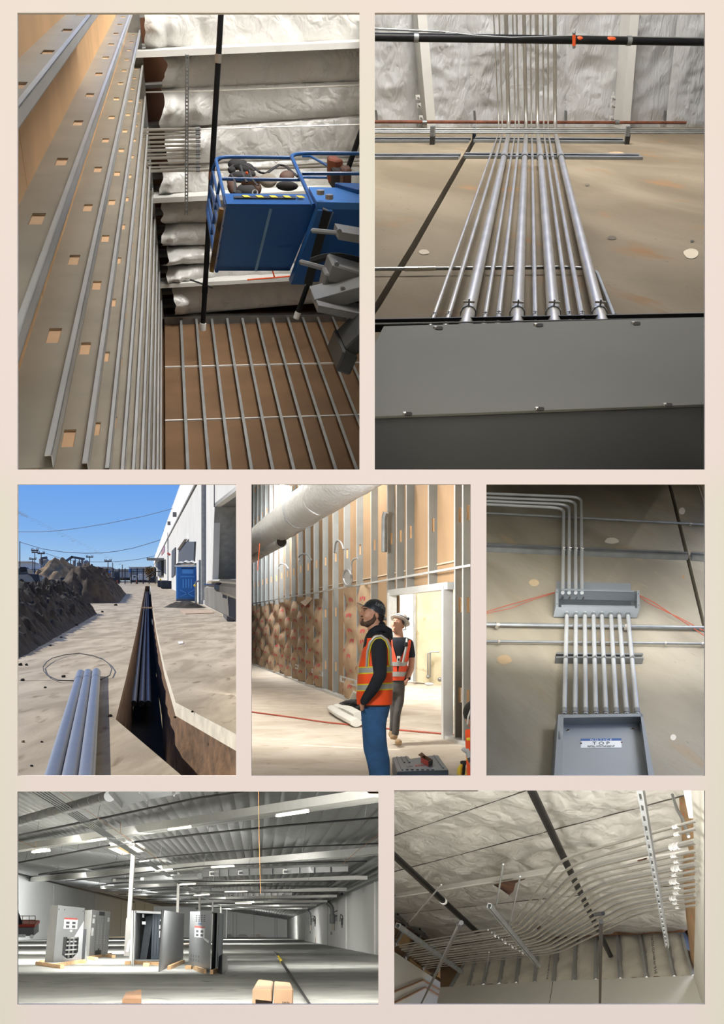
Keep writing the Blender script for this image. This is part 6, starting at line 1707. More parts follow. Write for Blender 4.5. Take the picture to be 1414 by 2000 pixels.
    F.limb(body, [(799, 1256, 8, 0), (804, 1290, 6.5, .0), (803, 1305, 6, .01), (796, 1326, 4.4, .08)]); hand(F, body, 793, 1331, 3.6, .12, (-.4, 1))
    F.limb(body, [(757, 1256, 8, 0), (752, 1300, 6.5, 0), (757, 1330, 5, .06)])
    for x, z in ((769, -.03), (781, .02)): F.limb(body, [(x, 1335, 7, z), (x - 1.5, 1370, 5.5, z * 1.5), (x - 5 if x > 775 else x - 2.5, 1430, 3.5, z * 2.5)])
    remeshed(body, 'body', SKIN, root, .010, 3)
    for x, z in ((768.3, .10), (775.5, .095)):
        f = MB(); F.blob(f, x, 1215.4, 1.5, .8, .012, z); f.build('eye', mat('eye_white', '#d9d2c8'), root)
        f = MB(); F.blob(f, x - .4, 1215.0, .75, .75, .008, z + .012); f.build('pupil', HAIR, root)
        f = MB(); F.limb(f, [(x - 2, 1212.4, .6, z + .012), (x + 2.4, 1212.2, .6, z + .006)], 6); f.build('eyebrow', HAIR, root)
    b = MB(); F.blob(b, 784, 1215, 6.5, 9, .08, -.01); remeshed(b, 'hair', mat('brown_hair', '#4a3a30', .9), root, .009, 2)
    whh = mat('white_helmet', '#e2e0da', .3, 0, .04, 4, spec=.6)
    tl = math.radians(-24); hc = p(782, 1212, .02); hx = V((math.cos(tl), 0, math.sin(tl))); hzv = V((-math.sin(tl), 0, math.cos(tl))); hzv = (hzv + V((0, .35, 0))).normalized(); hy = hzv.cross(hx).normalized()
    rows = []
    for j in range(9):
        ph = math.pi / 2 * j / 8; rr = max(.02, math.cos(ph)) if j < 8 else .02
        rows.append([hc + hx * (math.cos(a) * rr * 15.5 * F.k) + hy * (math.sin(a) * rr * .12) + hzv * (math.sin(ph) * 14 * F.k) for a in [2 * math.pi * q / 24 for q in range(24)]])
    hb = MB().loft(rows).build('hard_hat', whh, root)
    br = []
    for e0, dz in ((0, 0), (1, -.5), (1, -1.2), (0, -1.2)):
        br.append([hc + hx * (math.cos(a) * (15.2 + 5 * e0) * F.k) + hy * (math.sin(a) * (.118 + .04 * e0)) + hzv * (dz * F.k) for a in [2 * math.pi * q / 24 for q in range(24)]])
    MB().loft(br, closed=True, cap=False).build('brim', whh, hb)
    MB().tube([hc + hx * (math.cos(a) * 15.6 * F.k) + hy * (math.sin(a) * .121) + hzv * 2.5 * F.k for a in [2 * math.pi * q / 24 for q in range(24)]], .008, 6, closed=True).build('dark_stripe', mat('navy_stripe', '#1e2430', .5), hb)
    c_ = hc + hx * 12 * F.k - hy * .075 + hzv * 5.5 * F.k
    MB().ball(c_, .02, 8, 6).build('dark_badge', mat('navy_stripe', '#1e2430'), hb)
    MB().tube([p(791, 1222, .02), p(793, 1229, .02), p(787, 1231, .02)], .006, 6).build('chin_strap', BLACK, hb)
    tee = MB(); F.rings(tee, [(1245, 766, 796, .10), (1252, 757, 803, .125), (1262, 755, 803, .135), (1290, 757, 796, .13), (1330, 760, 794, .13)])
    F.limb(tee, [(798, 1257, 10, 0), (803, 1280, 8.6, 0)]); F.limb(tee, [(757, 1257, 10, 0), (752, 1282, 9, 0)])
    remeshed(tee, 'black_tee', NAVY, root, .012, 3)
    # vest: two front halves and back so that the neck opening stays a V
    vr = [(1250, 760, 803.5, .140), (1262, 757, 803, .152), (1290, 757, 797, .150), (1322, 758, 793, .150), (1329, 760, 792, .146)]
    vt = MB()
    rings_ = []
    for (y, xl, xr, hd_) in vr:
        c = p((xl + xr) / 2, y); hw = (xr - xl) / 2 * F.k
        gap = max(0, (1298 - y) / 48) * .78
        ring = []
        for q in range(29):
            a = -math.pi / 2 + gap + (2 * math.pi - 2 * gap) * q / 28 if gap > 0 else -math.pi / 2 + 2 * math.pi * q / 28
            f_ = (abs(math.cos(a)) ** 2.4 + abs(math.sin(a)) ** 2.4) ** (-1 / 2.4)
            ring.append(c + V((hw * math.cos(a) * f_, hd_ * math.sin(a) * f_, 0)))
        rings_.append(ring)
    vt.grid(rings_); vo = vt.build('vest', VESTR, root, smooth=60)
    for y0, y1 in ((1293, 1301), (1312, 1321)):
        mbb = MB(); F.rings(mbb, [(y0, 757 - .4, 797.3 - (y0 - 1290) * .12, .156), (y1, 757.4, 796.6 - (y1 - 1290) * .12, .156)], 24); mbb.build('reflective_band', REFL, vo)
    MB().tube([p(794, 1248, .13), p(793, 1262, .165), p(789, 1280, .165), p(786, 1294, .163)], [2.4 * F.k] * 4, 8, flat=1).build('reflective_strip', REFL, vo)
    MB().slab([p(774.5, 1281.5, .168), p(781, 1281.5, .168), p(780.5, 1292.5, .168), p(774, 1292.5, .168)], V((0, -.006, 0))).build('badge_card', WHITEP, vo)
    MB().slab([p(776, 1286, .176), p(779.5, 1286, .176), p(779.3, 1291, .176), p(775.8, 1291, .176)], V((0, -.002, 0))).build('badge_print', NAVY, vo)
    MB().box(p(792, 1259, .185), V((.022, 0, 0)), V((0, .02, 0)), V((0, 0, .028))).build('radio', BLACK, vo, bevel=.006)
    tr = MB(); cg = mat('grey_work_trousers', '#4a4744', .9, 0, .2, 7)
    F.rings(tr, [(1324, 760, 792, .13), (1340, 760, 791, .14), (1352, 760, 790.5, .14)])
    F.rings(tr, [(1346, 774, 790.5, .10, .02), (1370, 773, 789, .095, .04), (1395, 769, 782, .085, .06), (1436, 764, 778, .075, .08)], 16, 2.2)
    F.rings(tr, [(1346, 760, 778, .10, -.03), (1370, 761, 775, .09, -.05), (1395, 762, 773, .08, -.06), (1428, 760.5, 771, .07, -.08)], 16, 2.2)
    remeshed(tr, 'trousers', cg, root, .012, 3)
    bo = mat('tan_boot', '#a58a68', .8)
    s_ = MB(); F.blob(s_, 770, 1437, 6.5, 7, .06, .1); F.blob(s_, 777, 1447, 7.5, 6.5, .07, .22, -25); remeshed(s_, 'boot', bo, root, .01, 2)
    s_ = MB(); F.blob(s_, 764, 1434, 5.5, 7, .06, -.05); F.blob(s_, 767, 1440, 6, 4, .07, .02); remeshed(s_, 'boot', bo, root, .01, 2)
    MB().tube([p(796 + 4.6 * math.cos(a) * .95, 1324 + 1.2 * math.sin(a) - 1.6 * math.cos(a), .07 + .034 * math.sin(a)) for a in [2 * math.pi * q / 14 for q in range(14)]], .009, 6, closed=True).build('watch_band', BLACK, root)
    MB().box(p(799.5, 1325, .09), V((.012, 0, 0)), V((0, .012, 0)), V((0, 0, .018))).build('watch_face', BLACK, root, bevel=.004)

    # ================= third worker, crouching, mostly outside the opening
    F = Fig(8.6); p = F.p
    CUR[:] = [P, 10]
    root = thing('person', 'crouching worker in orange vest and grey gloves cut off by the edge', 'person', p(925, 1530))
    gl = mat('grey_knit_glove', '#b9babc', .85, 0, .15, 14)
    bd = MB(); F.rings(bd, [(1425, 908, 960, .12), (1445, 909, 965, .16), (1490, 911, 968, .16), (1535, 914, 970, .17)]); remeshed(bd, 'vest', VEST, root, .012, 3)
    g_ = MB(); hand(F, g_, 908, 1465, 5.0, .2, (-.75, -.55), 1); F.limb(g_, [(910, 1468, 5.5, .2), (915, 1478, 6, .2)])
    remeshed(g_, 'glove', gl, root, .006, 2)
    MB().tube([p(913, 1474, .2), p(917, 1482, .2)], [6.5 * F.k, 7 * F.k], 12).build('glove_cuff', mat('dark_cuff', '#55565a', .8), root)
    sl = MB(); F.limb(sl, [(917, 1482, 6.5, .2), (926, 1505, 8.5, .12), (930, 1470, 11, 0)]); remeshed(sl, 'sleeve', mat('light_sleeve', '#b4b4b6', .9), root, .012, 2)
    hm_ = MB(); F.blob(hm_, 927, 1400, 20, 24, .13); remeshed(hm_, 'body', SKIN, root, .014, 2)
    hm_ = MB(); F.blob(hm_, 928, 1392, 24, 25, .15, 0, 20); hm_.build('hard_hat', BLACK, root)
    hm_ = MB(); F.limb(hm_, [(919, 1378, 2, .14), (911, 1398, 2, .15), (910, 1412, 2, .13)]); hm_.build('face_shield_edge', WHITEP, root)
    for y in (1441, 1478): MB().tube([p(908, y, .165), p(920, y - 1, .19), p(930, y - 2, .2)], 3 * F.k, 8).build('yellow_trim', VYEL, root)
    # yellow knee pads / bag beside him
    t = thing('yellow_glove_pair', 'yellow and tan work glove standing on the floor at the edge', 'glove', at(905, 1520, 8.9))
    F = Fig(8.9)
    yg = mat('yellow_glove', '#d9c52c', .75, 0, .1, 9, hx2='#b99a5c')
    for q, z in ((((896, 1520, 5.0), (897, 1500, 5.0), (900, 1494, 3.2)), .05), (((911, 1520, 6.5), (913, 1502, 6.0), (914, 1496, 3.5)), .08)):
        m_ = MB(); F.limb(m_, [(x, y, r, z) for x, y, r in q]); remeshed(m_, 'finger_side', yg, t, .006, 2)
    m_ = MB(); F.limb(m_, [(903, 1490, 4, -.05), (911, 1490, 4, -.05)]); F.limb(m_, [(905, 1512, 5, -.05), (906, 1494, 5, -.05)]); remeshed(m_, 'dark_lining', BLACK, t, .007, 2)
    CUR[0] = None
    lamp('hall_fill', 'AREA', (-.75, 18.5, 6.4), (-.9, 20.5, -1), 800, (1.0, .98, .95), 2, 2)  # unseen fills added around the stud wall and workers
    lamp('hall_fill', 'AREA', (-.9, 12.8, 1.8), (.6, 16, .6), 170, (1.0, .98, .95), .6, .6)
    lamp('hall_fill', 'AREA', (-1.7, 31, 5.5), (-2.2, 33, 0), 2400, (.96, .98, 1.0), 3, 3)
    lamp('hall_fill', 'AREA', (.9, 22, 5.5), (1.3, 25.5, -.6), 700, (1.0, .99, .95), 2, 2)
    lamp('hall_fill', 'AREA', (-.5, 7.0, .9), (-.1, 11.5, -.7), 42, (1.0, .98, .95), .4, .4)
    partition((477, 933, 932, 1545), 13.6, 'partition')
    partition((477, 933, 480, 1545), 64, 'partition', d0=13.7)
    MB().slab([at(477, 480, 64), at(933, 480, 64), at(933, 1545, 64), at(477, 1545, 64)], V((0, .1, 0))).build('partition', PART, kind='structure')
view4()
# =====================================================================
# OPENING 6: empty warehouse with grey electrical cabinets
# =====================================================================
def view6():
    P = P6; CUR[:] = [P6, 9]
    D = vp(505, 1820); U = vp(480, -3200)
    FL = Plane((0, 0, -1.5), (0, 520, 2000)); fn = FL.n
    H = D.cross(U).normalized()
    if H.x < 0: H = -H
    lb_ = FL.hit(34, 1836); LW = Plane(lb_, D.cross(U)); ln = LW.n
    rb_ = FL.hit(739, 1866); RW = Plane(rb_, D.cross(U)); rn = RW.n
    lt = LW.hit(34, 1705); rt = RW.hit(739, 1718)
    CE = Plane(lt, D.cross(rt - lt)); cn = CE.n
    FARD = FL.hit(520, 1831).y
    FW = Plane(FL.hit(520, 1831), D)
    flm = concrete('grey_warehouse_floor', '#8b8d8a', '#b0b1ac', '#777a79')
    flm.node_tree.nodes['Principled BSDF'].inputs['Roughness'].default_value = .5
    for nd in flm.node_tree.nodes:
        if nd.type == 'TEX_NOISE': nd.inputs['Scale'].default_value *= .22
    MB().face([FL.hit(20, 1832), FL.hit(760, 1830), FL.hit(760, 1985), FL.hit(20, 1985)]).build('floor', flm, kind='structure')
    wm = mat('warehouse_inner_white', '#cdcfcd', .75, 0, .03, .1)
    wl = MB().slab([LW.hit(20, 1836.5), LW.hit(330, 1826), LW.hit(330, 1773), LW.hit(20, 1701)], -ln * .2).build('wall_left', wm, kind='structure')
    for x in (103, 182, 235, 262, 280):
        a = LW.hit(x, 1820 + (x - 505) * -.034, .05); b = LW.hit(x + 2.5, 1820 + (x - 505) * .244, .05)
        MB().bar(a, b, .12 if x in (103,) else .5, .1, ln).build('panel_joint', mat('joint_grey', '#a5a7a6', .8), wl)
    wr = MB().slab([RW.hit(760, 1870), RW.hit(560, 1830.6), RW.hit(560, 1796), RW.hit(760, 1709)], -rn * .2).build('wall_right', wm, kind='structure')
    for x in (597, 640, 676, 732):
        a = RW.hit(x, 1820 + (x - 505) * .192, .04); b = RW.hit(x, 1820 - (x - 505) * .436, .04)
        MB().bar(a, b, pxw(3 if x > 660 else 1, a), .1, rn).build('pilaster', WHITEP if x > 660 else mat('joint_grey', '#a5a7a6'), wr)
    wf = MB().slab([FW.hit(300, 1831), FW.hit(600, 1831), FW.hit(600, 1770), FW.hit(300, 1770)], -FW.n * .2).build('wall_back', wm, kind='structure')
    for x, y0 in ((455, 1784), (462, 1784), (496, 1783), (541, 1783), (537, 1784)):
        MB().bar(FW.hit(x, 1831, .1), FW.hit(x, y0, .1), pxw(.6, FW.hit(x, 1810)), .1, FW.n).build('panel_joint', mat('joint_dark', '#6f706f', .9), wf)
    # ---- ceiling: foil batts running away from us
    L = cn.cross(D).normalized()
    if L.x < 0: L = -L
    foil = mat('dull_foil_ceiling', '#8f9192', .35, .2, .1, 1.2, .4, 3)
    cb = MB().face([CE.hit(20, 1700, -1), CE.hit(20, 1536, -1), CE.hit(760, 1536, -1), CE.hit(760, 1712, -1), CE.hit(570, 1790, -1), CE.hit(330, 1775, -1)]).build('ceiling', mat('dark_roof_deck', '#55575a', .9), kind='structure')
    o = CE.hit(420, 1605); sp = (CE.hit(442, 1603) - CE.hit(420, 1605)).dot(L)
    sp = abs(sp)
    tn = -(o.y - 8) / D.y; tf = (FARD - o.y) / D.y
    for k in range(-120, 24):
        rows = []
        for q in range(6):
            f = q / 5; row = []
            for g_ in range(34):
                t = tn + (tf - tn) * (g_ / 33) ** 2
                p = o + L * (sp * (k + f)) + D * t
                row.append(p + cn * sp * (.16 * math.sin(math.pi * f) ** .6 + .10 * NZ.noise(p * (1.6 / sp)) * math.sin(math.pi * f)))
            rows.append(row)
        vis = [p for r_ in rows for p in r_ if p.y > 1.1 and 24 < proj(p)[0] < 750 and 1536 < proj(p)[1] < 1800]
        if len(vis) > 0: MB().grid(rows).build('foil_batt', foil, cb, smooth=60)
    # girders
    gw = mat('white_girder', '#d5d6d2', .6, 0, .03)
    for i, (q0, q1, w0, drop, lbx) in enumerate((((20, 1659), (755, 1550), 15, .3, ''), ((60, 1718), (755, 1661), 11, .3, ''), ((200, 1733), (706, 1714), 6, .3, ''), ((250, 1747), (668, 1737), 5, .3, ''), ((290, 1757), (650, 1750), 4, .3, ''), ((320, 1764), (632, 1760), 3.2, .3, ''), ((340, 1770), (612, 1768), 2.6, .3, ''), ((360, 1775), (596, 1774), 2.2, .3, ''))):
        a, b = CE.hit(*q0, .6), CE.hit(*q1, .6)
        ha, hb = pxw(w0 * .8, a), pxw(w0 * 1.25, b)
        th = .35
        d_ = (b - a).normalized(); sd = d_.cross(U).normalized()
        mb = MB(); Ux = V((0, 0, 1))
        mb.loft([[a - Ux * ha / 2 - sd * th, a - Ux * ha / 2 + sd * th, a + Ux * ha / 2 + sd * th, a + Ux * ha / 2 - sd * th], [b - Ux * hb / 2 - sd * th, b - Ux * hb / 2 + sd * th, b + Ux * hb / 2 + sd * th, b + Ux * hb / 2 - sd * th]])
        mb.build('girder', gw, cb)
        bt = MB().tube([a - Ux * (ha / 2), b - Ux * (hb / 2)], [pxw(.5, a), pxw(.7, b)], 6).build('bottom_flange', mat('joint_grey', '#a5a7a6'), cb)
    # posts
    for i, (q0, q1, w, lb) in enumerate((((263, 1620), (248, 1867), 8, 'tall white steel post beside the open grey cabinet, nearest of the row'), ((349.5, 1686), (345, 1852), 5, 'white steel post rising behind the open grey cabinet'), ((391, 1716), (388, 1846), 4, 'white steel post rising behind the cabinet with the ajar door'), ((416, 1738), (414, 1839), 3, 'white steel post rising behind the ajar door edge'), ((431.5, 1750), (430.5, 1835), 2.6, 'thin white post at the edge of the cabinet with the ajar door'), ((443.5, 1761), (442, 1832), 2.4, 'thin white post clear of the cabinets, nearer of two'), ((452, 1769), (450.6, 1830.5), 2.0, 'thin white post clear of the cabinets, farther of two'))):
        b = FL.hit(*q1); pl = Plane(b, V((0, 1, 0))); a = pl.hit(*q0); w_ = pxw(w, b)
        t = thing('steel_post', lb, 'post', b, 'white posts down the warehouse')
        MB().bar(b, a, w_, w_, V((0, 1, 0))).build('shaft', WHITEP, t, bevel=w_ * .08)
        if i == 0:
            c = pl.hit(249, 1846); MB().bar(b, pl.hit(252.5, 1793), w_ * 1.25, w_ * 1.25, V((0, 1, 0))).build('guard', WHITEP, t)
            MB().box(c + V((0, -w_ * .7, 0)), V((w_ * .3, 0, 0)), V((0, .02, 0)), V((0, 0, w_ * .5))).build('switch_plate', WHITEP, t)
    # ---- sprinkler lines
    for i, (q, w, lb) in enumerate((([(25, 1634), (214, 1595), (390, 1558), (480, 1545), (520, 1538)], 4.6, 'nearest black sprinkler line under the warehouse roof'), ([(25, 1687), (214, 1651)], 3.4, 'black sprinkler line ending left of the bright skylight'), ([(262, 1645), (390, 1629), (560, 1612), (750, 1596)], 4.2, 'black sprinkler line running right from the tall white post'), ([(76, 1708), (255, 1680), (390, 1667), (560, 1655), (750, 1647)], 3.0, 'third black sprinkler line counted from the near end'), ([(130, 1721), (260, 1706), (390, 1692), (560, 1685), (715, 1682)], 2.5, 'fourth black sprinkler line counted from the near end'), ([(172, 1731), (300, 1718), (420, 1722), (655, 1721)], 2.1, 'fifth black sprinkler line counted from the near end'), ([(205, 1740), (390, 1730), (640, 1731)], 1.8, 'sixth black sprinkler line counted from the near end'), ([(232, 1747), (400, 1742), (660, 1744)], 1.6, 'seventh black sprinkler line counted from the near end'), ([(270, 1757), (620, 1756)], 1.4, 'eighth black sprinkler line counted from the near end'), ([(300, 1765), (605, 1765)], 1.2, 'farthest black sprinkler line under the roof'))):
        pts = [CE.hit(x, y, .9) for x, y in q]
        t = thing('sprinkler_line', lb, 'pipe', pts[0], 'sprinkler lines under the warehouse roof')
        MB().tube(pts, [pxw(w / 2, p_) for p_ in pts], 8).build('pipe', BLACKP, t)
        n_ = 7 if i < 6 else 3
        for k in range(n_):
            f = (k + .6) / n_; j = min(int(f * (len(pts) - 1)), len(pts) - 2); p_ = lerp(pts[j], pts[j + 1], f * (len(pts) - 1) - j)
            MB().tube([p_, p_ - cn * .8], pxw(.35, p_), 5).build('hanger', STEEL_D, t)
    # main along the left wall
    a, b = LW.hit(22, 1702, .8), LW.hit(262, 1762, .8)
    MB().tube([a, b], [pxw(3, a), pxw(1.4, b)], 8).build('sprinkler_main', BLACKP, label='black sprinkler main along the head of the left white wall', cat='pipe')
    a, b = RW.hit(668, 1746, .8), RW.hit(600, 1778, .8)
    MB().tube([a, b], [pxw(2.5, a), pxw(1.3, b)], 8).build('sprinkler_main', BLACKP, label='black sprinkler main along the head of the right wall', cat='pipe')
    # orange / copper lines
    cu = mat('copper_line', '#b07a45', .5, .3, .1)
    for q, w, lb in ((((112, 1543), (180, 1590), (262, 1646), (330, 1692)), 1.0, 'thin copper line crossing over the conduit bundle towards the tall post'), (((505, 1540), (506, 1640), (509, 1745)), 1.0, 'copper drop line hanging straight down in mid hall'), (((750, 1622), (700, 1660), (668, 1688)), 1.0, 'thin copper line under the roof at the right wall'), (((34, 1641), (70, 1655), (70, 1643)), .8, 'thin copper stub above the leftmost bright lamp'), (((235, 1628), (235, 1606)), .8, 'short copper stub dropping beside the tall white post')):
        pts = [CE.hit(x, y, 1.0) for x, y in q]
        if 'drop' in lb: pts = [at(x, y, pts[0].y) for x, y in q]
        MB().tube(pts, [pxw(w / 2, p_) for p_ in pts], 6).build('copper_line', cu, label=lb, cat='pipe')
    # ---- bundle of conduits on trapeze
    for i in range(5):
        x0 = 52 + i * 8; q = ((x0, 1540), (lerp(243, 252, i / 4), 1658 - i * .6), (lerp(344, 350, i / 4), 1723 - i * .3), (lerp(404, 408, i / 4), 1757))
        pts = [CE.hit(x, y, 1.2) for x, y in q]
        MB().tube([pts[0], pts[1], pts[2], pts[3]], [pxw([1.6, 1.3, 1.7, 1.3, 1.7][i], pts[0]), pxw(1.1, pts[1]), pxw(.7, pts[2]), pxw(.4, pts[3])], 8).build('conduit', STEEL_D, label=f'{ORD[i]} of five long conduits bundled diagonally under the warehouse roof', cat='conduit', group='conduit bundle under the warehouse roof')
    for (x0, y0, x1, y1, lb) in ((143, 1611, 192, 1600, 'grey trapeze strut under the conduit bundle at the near black line'), (231, 1650, 262, 1645, 'grey trapeze strut under the conduit bundle at the skylight')):
        a, b = CE.hit(x0, y0, 1.3), CE.hit(x1, y1, 1.3); MB().bar(a, b, pxw(2.2, a), pxw(2.2, a), U).build('trapeze_strut', STEEL_D, label=lb, cat='strut')
    # ---- ducts
    sm = mat('spiral_duct_steel', '#a9acae', .35, .6, .1, 3)
    a, b = CE.hit(15, 1611, 1.1), CE.hit(214, 1555, 1.1)
    t = thing('spiral_duct', 'round spiral steel duct under the roof at the near left', 'duct', a)
    MB().tube([a, b], [pxw(9.5, a), pxw(11, b)], 20).build('tube', sm, t)
    for k in range(14):
        c = lerp(a, b, (k + .5) / 14); d_ = (b - a).normalized(); MB().tube([c - d_ * .05, c + d_ * .05], pxw(lerp(9.8, 11.3, (k + .5) / 14), c), 20).build('spiral_seam', STEEL_D, t)
    gq = [(213, 1544), (239, 1574), (290, 1562), (353, 1550), (353, 1538), (213, 1538)]
    t = thing('box_duct', 'grey rectangular duct joining the spiral duct at the roof', 'duct', CE.hit(239, 1574, 1.3))
    MB().slab([CE.hit(x, y, 1.6) for x, y in gq], -cn * 1.2).build('casing', mat('box_duct_grey', '#85898d', .4, .4, .06, 2), t)
    for q0, q1 in (((213, 1545), (239, 1574)), ((272, 1545), (288, 1563)), ((336, 1546), (341, 1552))):
        a, b = CE.hit(*q0, 1.65), CE.hit(*q1, 1.65); MB().bar(a, b, pxw(1.2, a), .1, cn).build('joint_flange', mat('joint_dark', '#6f706f'), t)
    def rduct(q0, q1, h0, h1, lb, diff, m=None):
        a, b = CE.hit(*q0, 1.2), CE.hit(*q1, 1.2); mb = MB(); Z = V((0, 0, 1)); bk = V((0, pxw(h0, a) * 1.2, 0))
        ha, hb = pxw(h0, a), pxw(h1, b)
        t = thing('box_duct', lb, 'duct', a)
        mb.slab([a - Z * ha / 2, b - Z * hb / 2, b + Z * hb / 2, a + Z * ha / 2], bk); mb.build('casing', m or mat('bright_box_duct', '#9fa2a4', .3, .6, .15, .25), t)
        for f in diff:
            c = lerp(a, b, f); s = lerp(ha, hb, f) * .32
            MB().box(c - V((0, .1, 0)), V((s * 1.3, 0, 0)), V((0, .08, 0)), Z * s).build('diffuser_frame', WHITEP, t); MB().box(c - V((0, .2, 0)), V((s * .9, 0, 0)), V((0, .03, 0)), Z * s * .65).build('diffuser_grille', mat('grille_dark', '#4c4e50', .7), t)
        for k in range(1, 12):
            c = lerp(a, b, k / 12); hh = lerp(ha, hb, k / 12); MB().box(c - V((0, .06, 0)), V((pxw(.4, c), 0, 0)), V((0, .06, 0)), Z * hh / 2).build('joint_flange', STEEL_D, t)
    rduct((394, 1706), (680, 1697), 14, 10, 'long bright rectangular duct with square outlets across mid hall', (.11, .36, .67))
    rduct((438, 1748), (570, 1746), 7, 5, 'farther rectangular duct with square outlets across the hall', (.15, .5, .9))
    a, b = CE.hit(221, 1719, 1.2), CE.hit(391, 1711, 1.2)
    t = thing('round_duct', 'round steel duct crossing behind the second white post', 'duct', a)
    MB().tube([a, b], pxw(4, a), 14).build('tube', sm, t)
    for x in (225, 279): 
        c = CE.hit(x, 1718 - (x - 225) * .05, 1.2); MB().box(c - V((0, pxw(4.2, c), 0)), V((pxw(3, c), 0, 0)), V((0, .1, 0)), V((0, 0, pxw(2.6, c)))).build('outlet_frame', WHITEP, t)
    a, b = RW.hit(750, 1668, 2.2), RW.hit(608, 1757, 2.2)
    MB().tube([a, b], [pxw(6.0, a), pxw(2.6, b)], 16).build('round_duct', mat('dark_spiral_duct', '#77797b', .45, .4, .1, 2), label='long round grey duct running along the right wall', cat='duct')
    a, b = RW.hit(750, 1690, 1.2), RW.hit(640, 1755, 1.2)
    MB().tube([a, b], [pxw(2.0, a), pxw(1.0, b)], 10).build('round_pipe', mat('dark_spiral_duct', '#77797b'), label='thinner grey pipe below the round duct on the right wall', cat='pipe')
    # ---- lamps
    glow = mat('lamp_glow', '#ffffff', .5, 0, 0, emit='#fff3d6', estr=7)
    LAMPS = (((330, 1620), (371, 1615), 6, 'bright tube lamp right of the tall white post'), ((541, 1594), (601, 1585), 6.5, 'bright tube lamp hanging below the nearest white girder'), ((173, 1643), (205, 1638), 6, 'bright lamp left of the conduit bundle'), ((65, 1664), (95, 1661), 7, 'bright square lamp nearest the left wall'), ((414, 1694), (456, 1692), 4, 'tube lamp over the long rectangular duct'), ((440, 1742), (482, 1741), 2.4, 'far tube lamp over the second rectangular duct'), ((352, 1728), (381, 1726), 3, 'tube lamp behind the second white post'), ((273, 1683), (290, 1681), 2.5, 'small dim tube lamp right of the tall post'), ((304, 1701), (336, 1698), 2.6, 'small tube lamp beside the conduit bundle, farther'), ((380, 1749), (408, 1747), 3, 'far bright lamp above the cabinet with the ajar door'), ((461, 1764), (490, 1764), 3, 'farthest bright panel lamp above the back wall'))
    for i, (q0, q1, w, lb) in enumerate(LAMPS):
        a, b = CE.hit(*q0, 1.6), CE.hit(*q1, 1.6)
        t = thing('ceiling_lamp', lb, 'lamp', lerp(a, b, .5), 'warehouse ceiling lamps')
        MB().bar(a, b, pxw(w, a), pxw(w * .5, a), U).build('diffuser', glow, t, bevel=pxw(w * .15, a))
        MB().bar(a + U * pxw(w * .45, a), b + U * pxw(w * .45, b), pxw(w * .7, a), pxw(w * .4, a), U).build('housing', WHITEP, t)
    t = thing('skylight', 'square bright skylight beside the tall white post', 'skylight', CE.hit(246, 1660))
    q = [(211, 1655), (239, 1668), (282, 1661), (262, 1650)]
    MB().slab([CE.hit(x, y, .25) for x, y in q], -cn * .1).build('pane', mat('skylight_glow', '#ffffff', .5, 0, 0, emit='#fff8ea', estr=3), t)
    for k in range(4):
        a, b = CE.hit(*q[k], .35), CE.hit(*q[(k + 1) % 4], .35); MB().bar(a, b, pxw(1.2, a), .15, cn).build('frame', WHITEP, t)
    for f in (.35, .55): 
        a, b = lerp(CE.hit(*q[0], .35), CE.hit(*q[3], .35), f), lerp(CE.hit(*q[1], .35), CE.hit(*q[2], .35), f); MB().bar(a, b, pxw(1.4, a), .12, cn).build('cross_bar', mat('tan_bar', '#c7a672', .7), t)
    # ---- cabinets
    cg = mat('cabinet_grey', '#7d8082', .4, .1, .05, 1.5); cl = mat('cabinet_lit_side', '#989b9c', .4, .1, .05, 1.5); cdk = mat('cabinet_dark_inside', '#23262a', .7, 0, .2, 3); cbl = mat('cabinet_blue_grey', '#5a636c', .45, .1, .1, 2)  # paler copy of the cabinet grey paints the lit sides and tops
    lab = mat('label_white', '#dfe2e2', .5); lred = mat('label_red', '#b5432f', .5); lin_ = mat('label_ink', '#44474c', .7)
    def quad_cab(nm, lb, base_px, d_extra=0):
        pass
    class Cab:
        """cabinet standing on the floor; front corner columns given in pixels"""
        def __init__(s, lb, fl, fr, dep):
            # fl, fr: (x_bottom, y_bottom, x_top, y_top) for the two front edges
            s.a, s.b = FL.hit(fl[0], fl[1]), FL.hit(fr[0], fr[1])
            s.a = s.a + fn * .12; s.b = s.b + fn * .12
            pa, pb = Plane(s.a, V((0, 1, 0))), Plane(s.b, V((0, 1, 0)))
            s.A = pa.hit(fl[2], fl[3]); s.B = Plane(s.a, (s.b - s.a).cross(s.A - s.a)).hit(fr[2], fr[3])
            s.bk = dep
            s.t = thing('electrical_cabinet', lb, 'cabinet', (s.a + s.b) / 2)
        def f(s, u, v, off=0):      # point on the front face, 0..1 from the first edge, 0..1 from the bottom
            p_ = lerp(lerp(s.a, s.b, u), lerp(s.A, s.B, u), v)
            return p_ - D * off
        def plate(s, u0, u1, v0, v1, off, th, nm, m, par=None):
            nf = s.f(0, 0, 1) - s.f(0, 0)
            return MB().slab([s.f(u0, v0, off), s.f(u1, v0, off), s.f(u1, v1, off), s.f(u0, v1, off)], nf * th).build(nm, m, par or s.t)
        def label(s, u0, u1, v0, v1, off=.03):
            l_ = s.plate(u0, u1, v0, v1, off, .01, 'warning_label', lab)
            s.plate(u0, u1, lerp(v0, v1, .85), v1, off + .012, .01, 'red_band', lred, l_)
            for r in range(2):
                for c in range(2):
                    uu, vv = lerp(u0, u1, .15 + c * .45), lerp(v0, v1, .1 + r * .34); s.plate(uu, uu + (u1 - u0) * .25, vv, vv + (v1 - v0) * .22, off + .012, .008, 'pictogram', lin_, l_)
